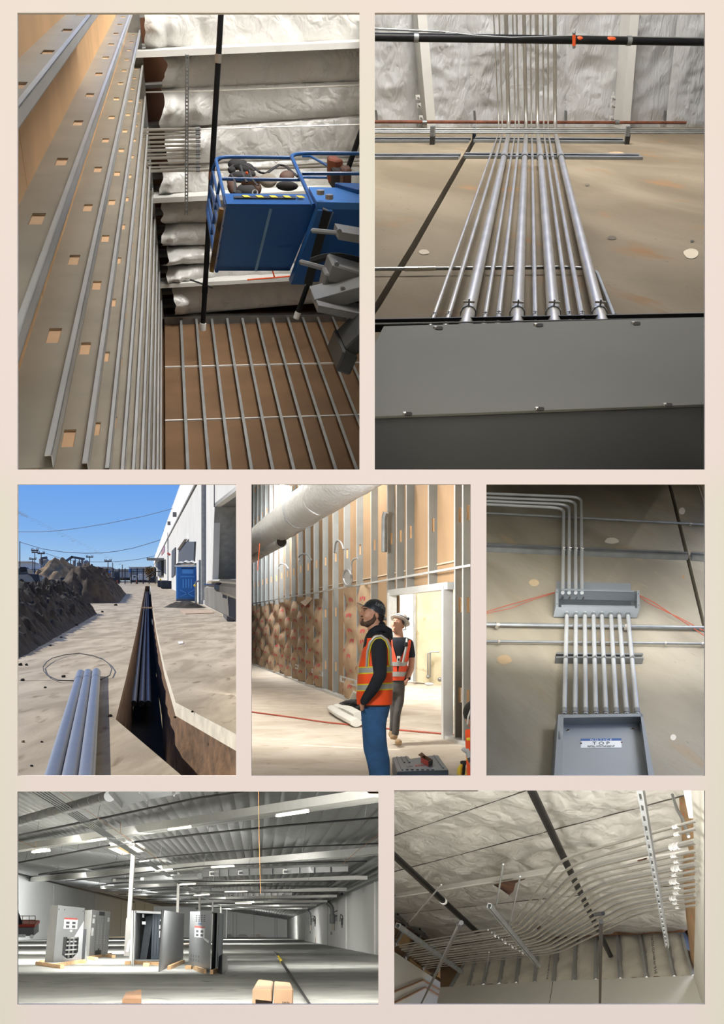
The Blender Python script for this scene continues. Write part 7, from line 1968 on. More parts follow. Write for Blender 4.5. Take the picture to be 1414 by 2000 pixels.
    def pallet(c, boards):
        t = c.t
        for (x0, y0, x1, y1, w) in boards:
            a, b = FL.hit(x0, y0), FL.hit(x1, y1); MB().bar(a + fn * .08, b + fn * .08, pxw(w, a) * 1.6, .15, fn).build('pallet_board', WOOD, t)
    # cabinet 1: far left, busbar window
    bk = H * 0
    c = Cab('tall grey cabinet with an open busbar window, leftmost of the row', (103.7, 1886, 114, 1769), (158.7, 1881, 165.5, 1774), None)
    la, lA = FL.hit(86.7, 1885) + fn * .12, None
    lA = Plane(la, V((0, 1, 0))).hit(98.5, 1769)
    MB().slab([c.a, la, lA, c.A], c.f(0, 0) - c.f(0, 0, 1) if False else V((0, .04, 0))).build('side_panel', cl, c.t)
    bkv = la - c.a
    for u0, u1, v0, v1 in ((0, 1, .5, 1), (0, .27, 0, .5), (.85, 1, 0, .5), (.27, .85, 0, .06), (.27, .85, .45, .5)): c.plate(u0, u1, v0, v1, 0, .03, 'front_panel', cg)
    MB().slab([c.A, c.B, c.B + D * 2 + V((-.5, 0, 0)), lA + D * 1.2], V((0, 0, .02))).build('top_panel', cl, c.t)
    MB().slab([c.f(.2, 0, -.9), c.f(1, 0, -.9), c.f(1, .6, -.9), c.f(.2, .6, -.9)], V((0, .03, 0))).build('inner_back', cdk, c.t)
    MB().slab([c.f(.27, 0.06, 0), c.f(.27, .5, 0), c.f(.27, .5, -.9), c.f(.27, 0.06, -.9)], V((-.02, 0, 0))).build('inner_side', cdk, c.t)
    bus = mat('busbar_grey', '#a3a5a2', .35, .5, .1)
    for v in (.42, .35, .28, .20, .12): c.plate(.32, .8, v, v + .028, -.3 - v, .06, 'busbar', bus)
    for u in (.4, .55, .7): c.plate(u, u + .05, .07, .42, -.6, .05, 'busbar', mat('busbar_dark', '#5b5d5c', .4, .4))
    MB().slab([c.f(.27, .06, .01), c.f(.45, .06, .01), c.f(.27, .13, .01)], V((0, -.02, 0))).build('gusset', cg, c.t); MB().slab([c.f(.85, .06, .01), c.f(.66, .06, .01), c.f(.85, .17, .01)], V((0, -.02, 0))).build('gusset', cg, c.t)
    c.label(.26, .76, .60, .80); c.plate(.5, .58, .545, .585, .03, .02, 'small_tag', lab); 
    for u in (.04, .24, .95): c.plate(u - .012, u + .012, .93, .95, .03, .02, 'screw', cdk)
    pallet(c, ((72, 1885, 121, 1892, 4), (106, 1889, 165, 1880, 3), (154, 1882, 168, 1882, 4), (78, 1882, 90, 1880, 3)))
    # cabinet 2
    c = Cab('grey cabinet with rows of punched knockouts behind the leftmost cabinet', (173, 1873, 180, 1777.5), (210, 1868, 216, 1781.6), None)
    c.plate(0, 1, 0, 1, 0, .03, 'front_panel', cg)
    la = FL.hit(160, 1871) + fn * .12; lA = Plane(la, V((0, 1, 0))).hit(166, 1778)
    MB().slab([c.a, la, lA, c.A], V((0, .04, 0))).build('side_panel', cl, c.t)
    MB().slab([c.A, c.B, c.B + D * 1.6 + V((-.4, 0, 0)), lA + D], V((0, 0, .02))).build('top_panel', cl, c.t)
    c.plate(.38, .68, .90, .99, .03, .02, 'vent', cdk)
    for u in (.36, .52, .72):
        for k in range(11): c.plate(u, u + .06, .26 + k * .042, .28 + k * .042, .03, .02, 'knockout', mat('knockout_light', '#a7a9a8', .4))
    for u, v0, v1 in ((.04, .45, .62), (.06, .72, .82), (.86, .77, .87), (.08, .86, .90)): c.plate(u, u + .11, v0, v1, .03, .01, 'paper_label', lab)
    c.plate(.3, .62, .02, .12, .03, .02, 'vent', cdk); c.plate(.45, .52, .08, .16, .05, .02, 'vent_post', cdk)
    for u in (.26, .66): c.plate(u, u + .012, .05, .95, .03, .015, 'panel_seam', cdk)
    lp = [FL.hit(170, 1878) , FL.hit(164, 1880), Plane(FL.hit(164, 1880), V((0, 1, 0))).hit(160.5, 1830), Plane(FL.hit(170, 1878), V((0, 1, 0))).hit(166, 1832)]
    MB().slab(lp, V((0, .06, 0))).build('loose_panel', cl, label='narrow loose grey panel leaning between the two left cabinets', cat='panel')
    pallet(c, ((172, 1874, 216, 1866, 3), (208, 1869, 222, 1871, 4), (176, 1874, 188, 1876, 4)))
    # cabinet 3: open
    c = Cab('open grey cabinet with loose panels inside beside the tall white post', (262, 1882, 264.6, 1779.5), (310.5, 1882, 315.7, 1782), None)
    for u0, u1, v0, v1 in ((0, 1, .965, 1), (0, 1, 0, .03), (0, .03, 0, 1)): c.plate(u0, u1, v0, v1, 0, .05, 'frame', cl)
    c.plate(0, 1, 0, 1, -2.2, .03, 'inner_back', cdk)
    MB().slab([c.f(0, 0, 0), c.f(0, 1, 0), c.f(0, 1, -2.2), c.f(0, 0, -2.2)], V((-.03, 0, 0))).build('side_panel', cl, c.t)
    MB().slab([c.f(0, 1, 0), c.f(1, 1, 0), c.f(1, 1, -2.2), c.f(0, 1, -2.2)], V((0, 0, .03))).build('top_panel', cl, c.t)
    MB().slab([c.f(0, 0, 0), c.f(1, 0, 0), c.f(1, 0, -2.2), c.f(0, 0, -2.2)], V((0, 0, -.03))).build('bottom_panel', cdk, c.t)
    c.plate(.60, .98, .03, .96, -.8, .04, 'inner_panel', cbl)
    for u in (.68, .8, .9): c.plate(u, u + .015, .1, .92, -.74, .03, 'rail', mat('rail_dark', '#363c43', .5))
    c.plate(.9, .97, .48, .62, -.7, .02, 'paper_label', lab); c.plate(.88, .95, .66, .74, -.7, .02, 'paper_label', lab); c.plate(.9, .96, .82, .86, -.7, .02, 'paper_label', lab)
    MB().slab([c.f(.18, .03, -.5), c.f(.46, .03, -.3), c.f(.62, .95, -1.0), c.f(.30, .90, -1.2)], V((0, .05, 0))).build('leaning_panel', mat('leaning_panel_grey', '#4c5156', .45, .1), c.t)
    c.plate(.2, .28, .88, .95, -.7, .02, 'paper_label', lab); c.plate(.22, .36, .74, .80, -.5, .02, 'paper_label', lab)
    # side door on the left, swung towards us
    da = FL.hit(252, 1876) + fn * .1; dA = Plane(da, V((0, 1, 0))).hit(257, 1779)
    MB().slab([c.a, FL.hit(261, 1887) + fn * .02, Plane(FL.hit(261, 1887), V((0, 1, 0))).hit(264, 1779), c.A], V((-.03, 0, 0))).build('door_edge', cl, c.t)
    lf = MB().slab([FL.hit(260.5, 1887) + fn * .02, da, dA, Plane(FL.hit(260.5, 1887), V((0, 1, 0))).hit(264.3, 1779)], V((0, .05, 0))).build('door', cl, c.t)
    p0 = Plane(da, V((0, 1, 0))); MB().tube([p0.hit(254, 1852) - V((0, .6, 0)), p0.hit(256, 1840) - V((0, .6, 0)), p0.hit(259, 1831) - V((0, .6, 0))], .06, 6).build('cable_tie', WHITEP, lf)
    # right door / side panel
    qa = FL.hit(311.7, 1898); qA = Plane(qa, V((0, 1, 0))).hit(317, 1777.5); qb = FL.hit(357.5, 1878) + fn * .1; qB = Plane(qa, (qb - qa).cross(qA - qa)).hit(360, 1784)
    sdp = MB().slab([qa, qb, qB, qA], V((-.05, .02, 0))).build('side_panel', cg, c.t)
    MB().bar(qa, qA, pxw(1.6, qa), .06, V((0, 1, 0))).build('door_edge', cl, c.t)
    sf = lambda u, v: lerp(lerp(qa, qb, u), lerp(qA, qB, u), v)
    ns = (qb - qa).cross(qA - qa).normalized(); ns = -ns if ns.y > 0 else ns
    def splate(u0, u1, v0, v1, nm, m, par=None, o_=.01): return MB().slab([sf(u0, v0) + ns * o_, sf(u1, v0) + ns * o_, sf(u1, v1) + ns * o_, sf(u0, v1) + ns * o_], ns * .01).build(nm, m, par or c.t)
    l_ = splate(.16, .44, .52, .69, 'warning_label', lab); splate(.16, .44, .66, .69, 'red_band', lred, l_, .022)
    for r in range(2):
        for k in range(2): splate(.19 + k * .13, .26 + k * .13, .54 + r * .06, .575 + r * .06, 'pictogram', lin_, l_, .022)
    splate(.50, .507, .02, .98, 'panel_seam', cdk)
    for k in range(7): splate(.20 + k * .03, .215 + k * .03, .93, .94, 'rivet', lab)
    for k in range(6): splate(.16 + k * .035, .17 + k * .035, .08, .16, 'louvre', cdk)
    MB().slab([c.B, qB, qB + D * .6 + V((-.3, 0, 0)), c.B + D * .6], V((0, 0, .03))).build('top_panel', cl, c.t)
    pallet(c, ((244, 1884, 255, 1884, 4), (262, 1883, 312, 1886, 3), (280, 1888, 292, 1888, 4), (330, 1894, 358, 1881, 4)))
    # cabinet 4: door ajar
    c = Cab('grey cabinet with its vented door ajar, nearest the mid hall', (368, 1891.5, 371.4, 1781.6), (410, 1902, 414, 1781.6), None)
    dr = c.plate(0, 1, 0, 1, 0, .05, 'door', cg)
    c.label(.26, .73, .545, .745, .06)
    for r in range(4):
        for k in range(4): c.plate(.3 + k * .12, .37 + k * .12, .83 + r * .035, .845 + r * .035, .055, .01, 'louvre', cdk, dr)
    for r in range(2):
        for k in range(4): c.plate(.1 + k * .12, .16 + k * .12, .1 + r * .07, .15 + r * .07, .055, .01, 'louvre', mat('louvre_grey', '#63676a', .5), dr)
    MB().tube([c.f(.73, .535, .1), c.f(.9, .49, .1)], .05, 8).build('handle', mat('bright_handle', '#d2d4d4', .3, .6), dr)
    c.plate(.42, .58, .78, .81, .06, .01, 'blue_badge', mat('badge_blue', '#3f5a78', .5), dr)
    ga = FL.hit(422, 1899) + fn * .1; gA = Plane(ga, V((0, 1, 0))).hit(426, 1783.5); gb = FL.hit(434.5, 1877) + fn * .1; gB = Plane(gb, V((0, 1, 0))).hit(436.8, 1785.5)
    MB().slab([ga, gb, gB, gA], V((-.04, .02, 0))).build('side_panel', cbl, c.t); MB().bar(ga, gA, pxw(2, ga), .06, V((0, 1, 0))).build('frame', cl, c.t)
    MB().slab([c.b + D * .9, ga + D * .9, gA + D * .9, c.B + D * .9], V((0, .03, 0))).build('inner_back', cdk, c.t)
    MB().slab([c.A, c.B, gA, gB, c.A + D * 1.4], V((0, 0, .03))).build('top_panel', cl, c.t)
    pallet(c, ((362, 1893, 374, 1893, 4), (371, 1890, 400, 1902, 3), (413, 1903, 422, 1900, 4)))
    for q, lb in ((((424.5, 1900), (433.6, 1903), (432, 1868), (425, 1873)), 'darker loose metal panel leaning on the cabinet with the ajar door'), (((433.6, 1903), (445, 1893), (441.5, 1866.7), (431, 1869)), 'lighter loose metal panel leaning in front of the darker one')):
        pts = [FL.hit(*q[0]), FL.hit(*q[1])]; pts += [Plane(pts[1], V((0, 1, 0))).hit(*q[2]) + V((0, .3, 0)), Plane(pts[0], V((0, 1, 0))).hit(*q[3]) + V((0, .3, 0))]
        MB().slab(pts, V((0, .05, 0))).build('loose_panel', cl if 'lighter' in lb else cbl, label=lb, cat='panel')
    # ---- red scissor lift far left
    b = FL.hit(55, 1839); d = b.y; M3 = lambda x, y, o_=0: at(x, y, d + o_)
    t = thing('scissor_lift', 'red and grey scissor lift with rails by the left wall', 'lift', b)
    BX = lambda x0, x1, y0, y1, nm, m, dd=2.5, o_=0: MB().slab([M3(x0, y1, o_), M3(x1, y1, o_), M3(x1, y0, o_), M3(x0, y0, o_)], V((0, dd, 0))).build(nm, m, t, bevel=.05)
    BX(22, 68, 1805, 1811, 'deck', mat('lift_red', '#9c3f33', .5)); BX(24, 66, 1812, 1828, 'chassis', mat('lift_grey', '#6b6d70', .5)); BX(36, 50, 1825, 1831, 'plate', lab, .1, -.1)
    for x in (28, 62): MB().tube([M3(x, 1829.5, -.3), M3(x, 1829.5, .3)], pxw(4, b), 14).build('wheel', lab, t)
    rl = mat('lift_rail', '#8a6a55', .6)
    for x in (22, 35, 44, 57, 69): MB().tube([M3(x, 1805), M3(x, 1789)], pxw(.7, b), 6).build('rail_post', rl, t)
    for y in (1789, 1797): MB().tube([M3(22, y), M3(69, y)], pxw(.7, b), 6).build('rail', rl, t)
    F = Fig(d - .6)
    pr = thing('person', 'worker in dark clothes leaning over the rail of the red lift', 'person', M3(36, 1805))
    bd = MB(); F.rings(bd, [(1785, 30, 38, .3), (1792, 29, 40, .4), (1800, 33, 43, .4), (1805, 36, 44, .35)], 12); F.limb(bd, [(36, 1786, 2.4, 0), (40, 1795, 1.8, .3), (42, 1803, 1.4, .3)]); F.blob(bd, 34, 1780, 3, 3.6, .3); remeshed(bd, 'body', NAVY, pr, .16, 2)
    CUR[:] = [P6, 9]
    # ---- pole, cardboard, litter
    a, m_, b = FL.hit(543.5, 1873), FL.hit(550, 1884), FL.hit(604, 1973)
    up = fn * .12
    t = thing('floor_pole', 'long black pole with yellow tip lying on the grey floor', 'pole', b)
    m_ = lerp(a, b, (m_ - a).length / (b - a).length)
    MB().tube([m_ + up, b + up], [pxw(2.6, m_), pxw(2.6, b)], 10).build('shaft', BLACK, t); MB().tube([a + up, m_ + up], [pxw(2.8, a), pxw(2.8, m_)], 10).build('yellow_tip', YELLOW, t)
    MB().tube([FL.hit(535, 1858, .05), FL.hit(543.5, 1873, .12)], .05, 6).build('thin_tip', STEEL_D, t)
    cbm = mat('brown_carton_board', '#6e553d', .85, 0, .15, 1.5); cbd = mat('torn_carton_board', '#5e452f', .9, 0, .25, 2)
    def board(q, lb, m, th=.06):
        MB().slab([FL.hit(x, y, .04) for x, y in q], fn * th).build('cardboard', m, label=lb, cat='cardboard')
    board(((238, 1972), (246, 1957), (260, 1955), (275, 1950), (275, 1972)), 'torn dark cardboard at the bottom edge below the open cabinet', cbd, .2)
    board(((277, 1972), (278, 1960), (306, 1958), (312, 1972)), 'pale scrap of cardboard beside the torn dark one', WOOD)
    t = thing('cardboard_box', 'flattened brown cardboard boxes at the bottom edge near the pole', 'box', FL.hit(530, 1962))
    for q in (((492, 1975), (503, 1949), (533, 1954), (531, 1975)), ((534, 1975), (535, 1953.5), (567, 1958), (572, 1975))):
        MB().slab([FL.hit(x, y, .2) for x, y in q], fn * .35).build('panel', cbm, t, bevel=.02)
    MB().bar(FL.hit(500, 1956, .6), FL.hit(531, 1960, .6), pxw(1.2, FL.hit(510, 1958)), .05, fn).build('crease', cbd, t)
    for x in (552, 555, 558, 561, 564): MB().bar(FL.hit(x, 1959, .58), FL.hit(x + .5, 1963, .58), pxw(.8, FL.hit(x, 1960)), .03, fn).build('printed_bar', cbd, t)
    lum = mat('scrap_lumber', '#7a5b42', .85, 0, .2, 2)
    for i, (x0, x1, y, w, m, lb) in enumerate(((463, 484, 1831.5, 2.2, lum, 'pile of scrap lumber at the foot of the back wall'), (484, 518, 1833, 1, lum, 'long thin board lying before the back wall'), (500, 511, 1831, 2.4, WHITEP, 'white scrap heap at the foot of the back wall'), (440, 454, 1831, 2.6, STEEL_D, 'grey pipe offcuts beside the farthest thin post'))):
        a, b = FL.hit(x0, y), FL.hit(x1, y + .3); t = thing('scrap_pile', lb, 'scrap', a)
        for k in range(3): MB().bar(lerp(a, b, .1 * k) + fn * (.2 + .3 * k), lerp(a, b, 1 - .12 * k) + fn * (.25 + .3 * k), pxw(w, a), pxw(w * .3, a), fn).build('piece', m, t)
    a = FL.hit(436, 1843); t = thing('small_timber', 'small stack of timber behind the open cabinet', 'timber', FL.hit(366, 1848))
    for k in range(3): MB().bar(FL.hit(357, 1848 - k * 2.2), FL.hit(370, 1847 - k * 2.2), pxw(2, a), pxw(1.6, a), fn).build('piece', WOOD, t)
    # ---- equipment on the right wall
    def unit(x, y0, y1, w, s, lb):
        b = RW.hit(x, (y0 + y1) / 2, .5 * s); d_ = b.y; t = thing('wall_equipment', lb, 'machine', b); Q = lambda xx, yy, o_=0: at(xx, yy, d_ + o_)
        MB().tube([Q(x, y0), Q(x, y0 + (y1 - y0) * .55)], pxw(w * .5, b), 14).build('drum', mat('drum_steel', '#77797a', .4, .5, .1), t)
        MB().tube([Q(x + w * .2, y0 + (y1 - y0) * .55), Q(x + w * .2, y1)], pxw(w * .28, b), 12).build('stack', STEEL, t)
        MB().tube(fillet([Q(x, y0), Q(x, y0 - w * 1.3), Q(x - w * .9, y0 - w * 2.1)], pxw(w * .6, b)), pxw(w * .36, b), 12).build('elbow_duct', mat('drum_steel', '#77797a'), t)
        MB().slab([Q(x + w * .5, y0 + w * .3), Q(x + w * 1.0, y0 + w * .3), Q(x + w * 1.0, y0 + w * 1.2), Q(x + w * .5, y0 + w * 1.2)], V((0, .3, 0))).build('control_box', STEEL_D, t)
        MB().bar(Q(x, y0 - w * .2), Q(x + w * 1.1, y0 - w * .8), pxw(w * .1, b), .08, V((0, 1, 0))).build('brace', BLACKP, t); MB().bar(Q(x + w * 1.1, y0 - w * .8), Q(x + w * 1.1, y0 - w * .1), pxw(w * .1, b), .08, V((0, 1, 0))).build('brace', BLACKP, t)
    unit(649, 1786, 1817, 11, 1, 'grey drum-shaped machine on brackets on the right wall, nearer of two'); unit(605.5, 1793, 1817, 7, 1, 'grey drum-shaped machine on brackets on the right wall, farther of two')
    for (x, y, w, h_, lb) in ((668, 1800, 5, 15, 'dark valve assembly beside the nearer drum machine'), (615.5, 1800, 3, 12, 'dark valve assembly beside the farther drum machine')):
        b = RW.hit(x, y, .6); t = thing('valve_assembly', lb, 'valve', b)
        MB().box(b, V((pxw(w * .4, b), 0, 0)), V((0, .2, 0)), V((0, 0, pxw(h_ * .35, b)))).build('body', mat('valve_dark', '#3b3d3f', .5), t); MB().tube(fillet([b - V((pxw(w * .8, b), 0, 0)), b + V((-pxw(w * .6, b), 0, pxw(h_, b))), b + V((pxw(w * .3, b), 0, pxw(h_ * .7, b))), b], .3), pxw(.7, b), 8).build('pipe', BLACKP, t)
        MB().tube([b, b - V((0, 0, pxw(h_ * .8, b)))], pxw(.8, b), 8).build('drain', BLACKP, t)
    for (x, y, w, h_) in ((647, 1823, 3, 5), (606, 1821, 2, 3)):
        b = RW.hit(x, y, .1); MB().box(b, V((pxw(w / 2, b), 0, 0)), V((0, .08, 0)), V((0, 0, pxw(h_ / 2, b)))).build('outlet_box', STEEL_D, label='small outlet box under the ' + ('nearer' if x > 620 else 'farther') + ' drum machine', cat='box')
    b = FL.hit(622, 1842)
    MB().slab([b + V((-pxw(6, b), 0, 0)), b + V((pxw(6, b), 0, 0)), b + V((pxw(6, b), 0, pxw(10.5, b))), b + V((-pxw(6, b), 0, pxw(10.5, b)))], V((0, 2, 0))).build('carton', mat('carton_brown', '#8f6a47', .8, 0, .1), label='brown carton standing at the foot of the right wall', cat='box')
    for (x, y, w, h_, m, lb) in ((638, 1845, 6, 3, lum, 'short timber lying at the foot of the right wall'), (645, 1845, 3, 6, WHITEP, 'white bucket at the foot of the right wall'), (661, 1849, 14, 2, STEEL_D, 'grey rail lying along the right wall foot'), (721, 1860, 8, 2.5, STEEL_D, 'dark strip lying near the right edge of the floor'), (735, 1864, 9, 12, mat('dark_crate', '#5b6064', .7), 'dark grey crate cut by the right edge')):
        b = FL.hit(x, y); MB().box(b + V((0, 0, pxw(h_ / 2, b))), V((pxw(w / 2, b), 0, 0)), V((0, .8, 0)), V((0, 0, pxw(h_ / 2, b)))).build('floor_item', m, label=lb, cat=lb.split()[1] if 'timber' not in lb else 'timber', bevel=.03)
    for x in (584,):
        b = FL.hit(x, 1831.5); pl = Plane(b, V((0, 1, 0))); MB().tube(fillet([b, pl.hit(583.5, 1783), pl.hit(560, 1784)], 2), pxw(.9, b), 8).build('riser_pipe', BLACKP, label='black riser pipe in the far right corner of the hall', cat='pipe')
    CUR[0] = None
    warm = (1.0, .97, .92)
    lamp('wash_fill', 'AREA', at(270, 1780, 175), at(100, 1795, 190), 24000, (1, 1, .98), 16, 16)  # unseen washes added to brighten the left and back walls
    lamp('wash_fill', 'AREA', at(470, 1800, 200), at(480, 1815, 270), 4000, warm, 8, 8)
    for (x, y, d_, e, s) in ((420, 1650, 20, 900, 4), (300, 1700, 42, 1900, 6), (200, 1730, 75, 4500, 10), (430, 1770, 130, 4500, 14), (140, 1750, 115, 4500, 14), (110, 1725, 52, 3000, 9), (430, 1790, 200, 5000, 16), (660, 1740, 45, 240, 4)):
        lamp('hall_fill', 'AREA', at(x, y, d_), at(x, y, d_) + V((0, d_ * .12, -d_ * .3)), e, warm, s, s)  # added fills under the roof, apart from the modelled fixtures
    lamp('cabinet_fill', 'AREA', at(380, 1720, 15), at(280, 1850, 45), 750, (1, 1, 1), 3, 3)  # fill added to brighten the cabinet fronts
    partition((10, 754, 1541, 2020), 290, 'partition')
view6()
# =====================================================================
# OPENING 7: bank of bent conduits under a foil ceiling
# =====================================================================
def view7():
    P = P7; CUR[:] = [P7, 10]
    va, vb = vp(180, 1851), vp(1354, 2214)
    n = va.cross(vb).normalized()
    if n.z > 0: n = -n
    h = 1.2
    CE = Plane(-n * h, n); n = CE.n
    U = vp(1150, 1250)
    foil = foil_mat('warm_foil_facing', '#c8c6bf', .28, .1, (1, .5, 1), .9, .5)
    dry = mat('grey_white_drywall', '#d8d6cd', .75, 0, .04, 1.5)
    kraft = mat('kraft_batt_facing', '#b39168', .8, 0, .14, 4)
    batt = mat('pale_glass_batt', '#ddd7c9', .95, 0, .14, 3.5, .4, 9)
    brown = mat('brown_stud_bay', '#8a6f52', .85, 0, .2, 3)
    # ---- ceiling
    cb = MB().face([CE.hit(755, 1530, -.12), CE.hit(1392, 1530, -.12), CE.hit(1392, 1835, -.12), CE.hit(755, 1870, -.12)]).build('ceiling', mat('brown_deck', '#6a4a34', .9), kind='structure')
    SE = [(1545, 1300), (1637, 1420), (1706, 1540), (1752, 1642), (1787, 1722), (1817, 1774), (1852, 1811)]
    for i in range(6):
        a, b = SE[i], SE[i + 1]
        foil_strip(cb, CE, n, ((757, a[0]), (1390, a[1]), (757, b[0]), (1390, b[1])), i + 20, .05, [.10, .14, .13, .08, .05, .04][i], 14, 60, [1.4, 1.6, 1.8, 2.2, 2.6, 3][i], foil)
    for i in (1, 2, 3, 4):
        a, b = CE.hit(757, SE[i][0], .002), CE.hit(1390, SE[i][1], .002)
        MB().bar(a, b, pxw(.9, a), .004, n).build('seam_tape', mat('dark_seam', '#4a4740', .9), cb)
    a, b = CE.hit(775, 1749, .10), CE.hit(1390, 1648, .10)
    MB().bar(a, b, pxw(4, a), .03, n).build('purlin', WHITEP, cb)
    MB().slab([CE.hit(x, y, .16) for x, y in ((963, 1728), (985, 1722), (1026, 1716), (1007, 1724), (1003, 1740), (994, 1748), (980, 1738))], n * .003).build('torn_opening', mat('torn_brown', '#6b4630', .9, hx2='#2a1d16', scale=7), cb)
    MB().slab([CE.hit(x, y, .17) for x, y in ((963, 1728), (980, 1738), (994, 1748), (990, 1752), (972, 1740))], n * .01).build('torn_flap', foil, cb)
    MB().slab([CE.hit(x, y, .15) for x, y in ((1046, 1808), (1054, 1806), (1058, 1812), (1050, 1815))], n * .004).build('torn_opening', mat('torn_brown', '#6b4630'), cb)
    MB().slab([CE.hit(x, y, .17) for x, y in ((1245, 1680), (1264, 1675), (1262, 1679), (1250, 1682))], n * .004).build('torn_opening', mat('torn_brown', '#6b4630'), cb)
    # ---- back wall: studs and glass batts above drywall
    la, lb = CE.hit(1081, 1827), CE.hit(1335, 1813)
    BW = Plane(la, (lb - la).cross(U)); bn = BW.n
    CAV = BW.shift(-.10)
    wb = MB().slab([BW.hit(860, 1928), BW.hit(1060, 1917), BW.hit(1356, 1905), BW.hit(1395, 1905), BW.hit(1395, 1975), BW.hit(850, 1975)], -bn * .015).build('wall_back', dry, kind='structure')
    MB().bar(BW.hit(1080, 1917, .002), BW.hit(1071, 1972, .002), pxw(.7, BW.hit(1080, 1917)), .002, bn).build('panel_joint', DARKGAP, wb)
    MB().slab([CAV.hit(860, 1800, -.02), CAV.hit(1395, 1790, -.02), CAV.hit(1395, 1930, -.02), CAV.hit(860, 1950, -.02)], -bn * .01).build('cavity_back', brown, wb)
    st = [((915, 1868), (878, 1930)), ((935, 1850), (915, 1925)), ((962, 1840), (944, 1922)), ((989, 1838), (975, 1920)), ((1018, 1836), (1008, 1919)), ((1052, 1834), (1044, 1918)), ((1090.5, 1829), (1081, 1917)), ((1126.5, 1827), (1120, 1915)), ((1165, 1825), (1163.8, 1913)), ((1206.5, 1823), (1211.7, 1911)), ((1250, 1820), (1263, 1909)), ((1298, 1818), (1317, 1907)), ((1331, 1816), (1354, 1906))]
    for i, (t0, t1) in enumerate(st):
        a, b = BW.hit(t0[0], t0[1], -.02), BW.hit(t1[0], t1[1] + 2, -.02)
        d = (b - a).normalized(); sd = d.cross(bn).normalized(); w = pxw(2.6, a)
        MB().slab([a - sd * w, a + sd * w, b + sd * w, b - sd * w], bn * .012).slab([a - sd * w, b - sd * w, b - sd * w - bn * .07, a - sd * w - bn * .07], sd * .004).build('stud', STUD, wb)
        if i + 1 < len(st):
            s0, s1 = st[i + 1]
            rows = []
            for q in range(9):
                f = q / 8; row = []
                for g_ in range(15):
                    tt = g_ / 14 * 1.1
                    x = lerp(lerp(t0[0], t1[0], tt), lerp(s0[0], s1[0], tt), lerp(.06, .94, f)); y = lerp(lerp(t0[1], t1[1], tt), lerp(s0[1], s1[1], tt), f)
                    p = BW.hit(x, y, -.06)
                    row.append(p + bn * (.035 * math.sin(math.pi * f) ** .5 + .02 * NZ.noise(p * 9)))
                rows.append(row)
            bt = MB().grid(rows).build('glass_batt', batt, wb, smooth=60)
    inkm = mat('grey_batt_print', '#6d6a62', .9)
    def batt_print(s, q0, q1, size, par):
        c0, c1 = BW.hit(*q0, -.012), BW.hit(*q1, -.012)
        xd = (c1 - c0).normalized(); yd = bn.cross(xd).normalized()
        text_obj(s, par, 'lettering', inkm, (c0 + c1) / 2, xd, yd, size, .0008, (c1 - c0).length)
    ps = pxw(7, BW.hit(1280, 1870))
    batt_print('JM R-19 09/19/23 V22 02:1', (1281, 1901), (1273, 1826), ps, wb)
    batt_print('JM R-19 09/19/23 V22 02:1', (1069, 1912), (1075, 1865), ps * .9, wb)
    a, b = BW.hit(1080, 1829, .01), BW.hit(1336, 1815, .01)
    MB().bar(a, b, pxw(5, a), .03, bn).build('top_track', mat('rusty_track', '#7d5a42', .7, .2, .3, 12), wb)
    # ---- left wall
    c1, c2 = CE.hit(770, 1782), CE.hit(846, 1833)
    LW = Plane(c1, (c2 - c1).cross(U)); ln = LW.n
    wl = MB().slab([LW.hit(755, 1849), LW.hit(873, 1927), LW.hit(866, 1975), LW.hit(755, 1975)], -ln * .015).build('wall_left', dry, kind='structure')
    MB().slab([LW.hit(755, 1765, -.09), LW.hit(884, 1850, -.09), LW.hit(884, 1940, -.09), LW.hit(755, 1860, -.09)], -ln * .01).build('cavity_back', brown, wl)
    lst = [((768, 1822), (756, 1858)), ((797, 1800), (773, 1845)), ((826, 1820), (792, 1872)), ((855, 1842), (826, 1893)), ((872, 1868), (847, 1906)), ((892, 1880), (873, 1926)), ((900, 1880), (882, 1926))]
    for (t0, t1) in lst:
        a, b = LW.hit(*t0, -.01), LW.hit(*t1, -.01)
        d = (b - a).normalized(); sd = d.cross(ln).normalized(); w = pxw(3, a)
        MB().slab([a - sd * w, a + sd * w, b + sd * w, b - sd * w], ln * .01).slab([a - sd * w, b - sd * w, b - sd * w - ln * .07, a - sd * w - ln * .07], sd * .004).build('stud', STUD, wl)
    a, b = LW.hit(755, 1775, .02), LW.hit(850, 1838, .02)
    MB().bar(a, b, pxw(9, a), .04, ln).build('top_track', STEEL_D, wl)
    for k_ in range(9):
        p = lerp(a, b, (k_ + .5) / 9); MB().box(p + ln * .022, (b - a).normalized() * .02, U * .03, ln * .002).build('track_slot', DARKGAP, wl)
    for q in (((797, 1872), (812, 1884), (840, 1903), (835, 1905), (800, 1888), (795, 1880)), ((857, 1880), (890, 1893), (876, 1922), (852, 1906)), ((772, 1834), (784, 1820), (800, 1834), (790, 1856), (776, 1846))):
        MB().slab([LW.hit(x, y, -.05) for x, y in q], ln * .02).build('kraft_batt', kraft, wl)
    # foil wall above the track at the far left
    MB().slab([LW.hit(755, 1750, -.05), LW.hit(792, 1750, -.05), LW.hit(846, 1828, -.05), LW.hit(755, 1770, -.05)], -ln * .02).build('foil_panel', foil, wl)
    for x in (772, 783, 792, 800, 810, 820, 832):
        MB().bar(LW.hit(x, 1752 + max(0, (x - 790)) * 1.2, -.03), LW.hit(x + 3, 1775 + (x - 765) * .62, -.03), pxw(2, c1), .03, ln).build('foil_rib', foil, wl)
    # copper pipes on the left wall
    cu = mat('dull_copper', '#a3795c', .45, .4, .12, 6)
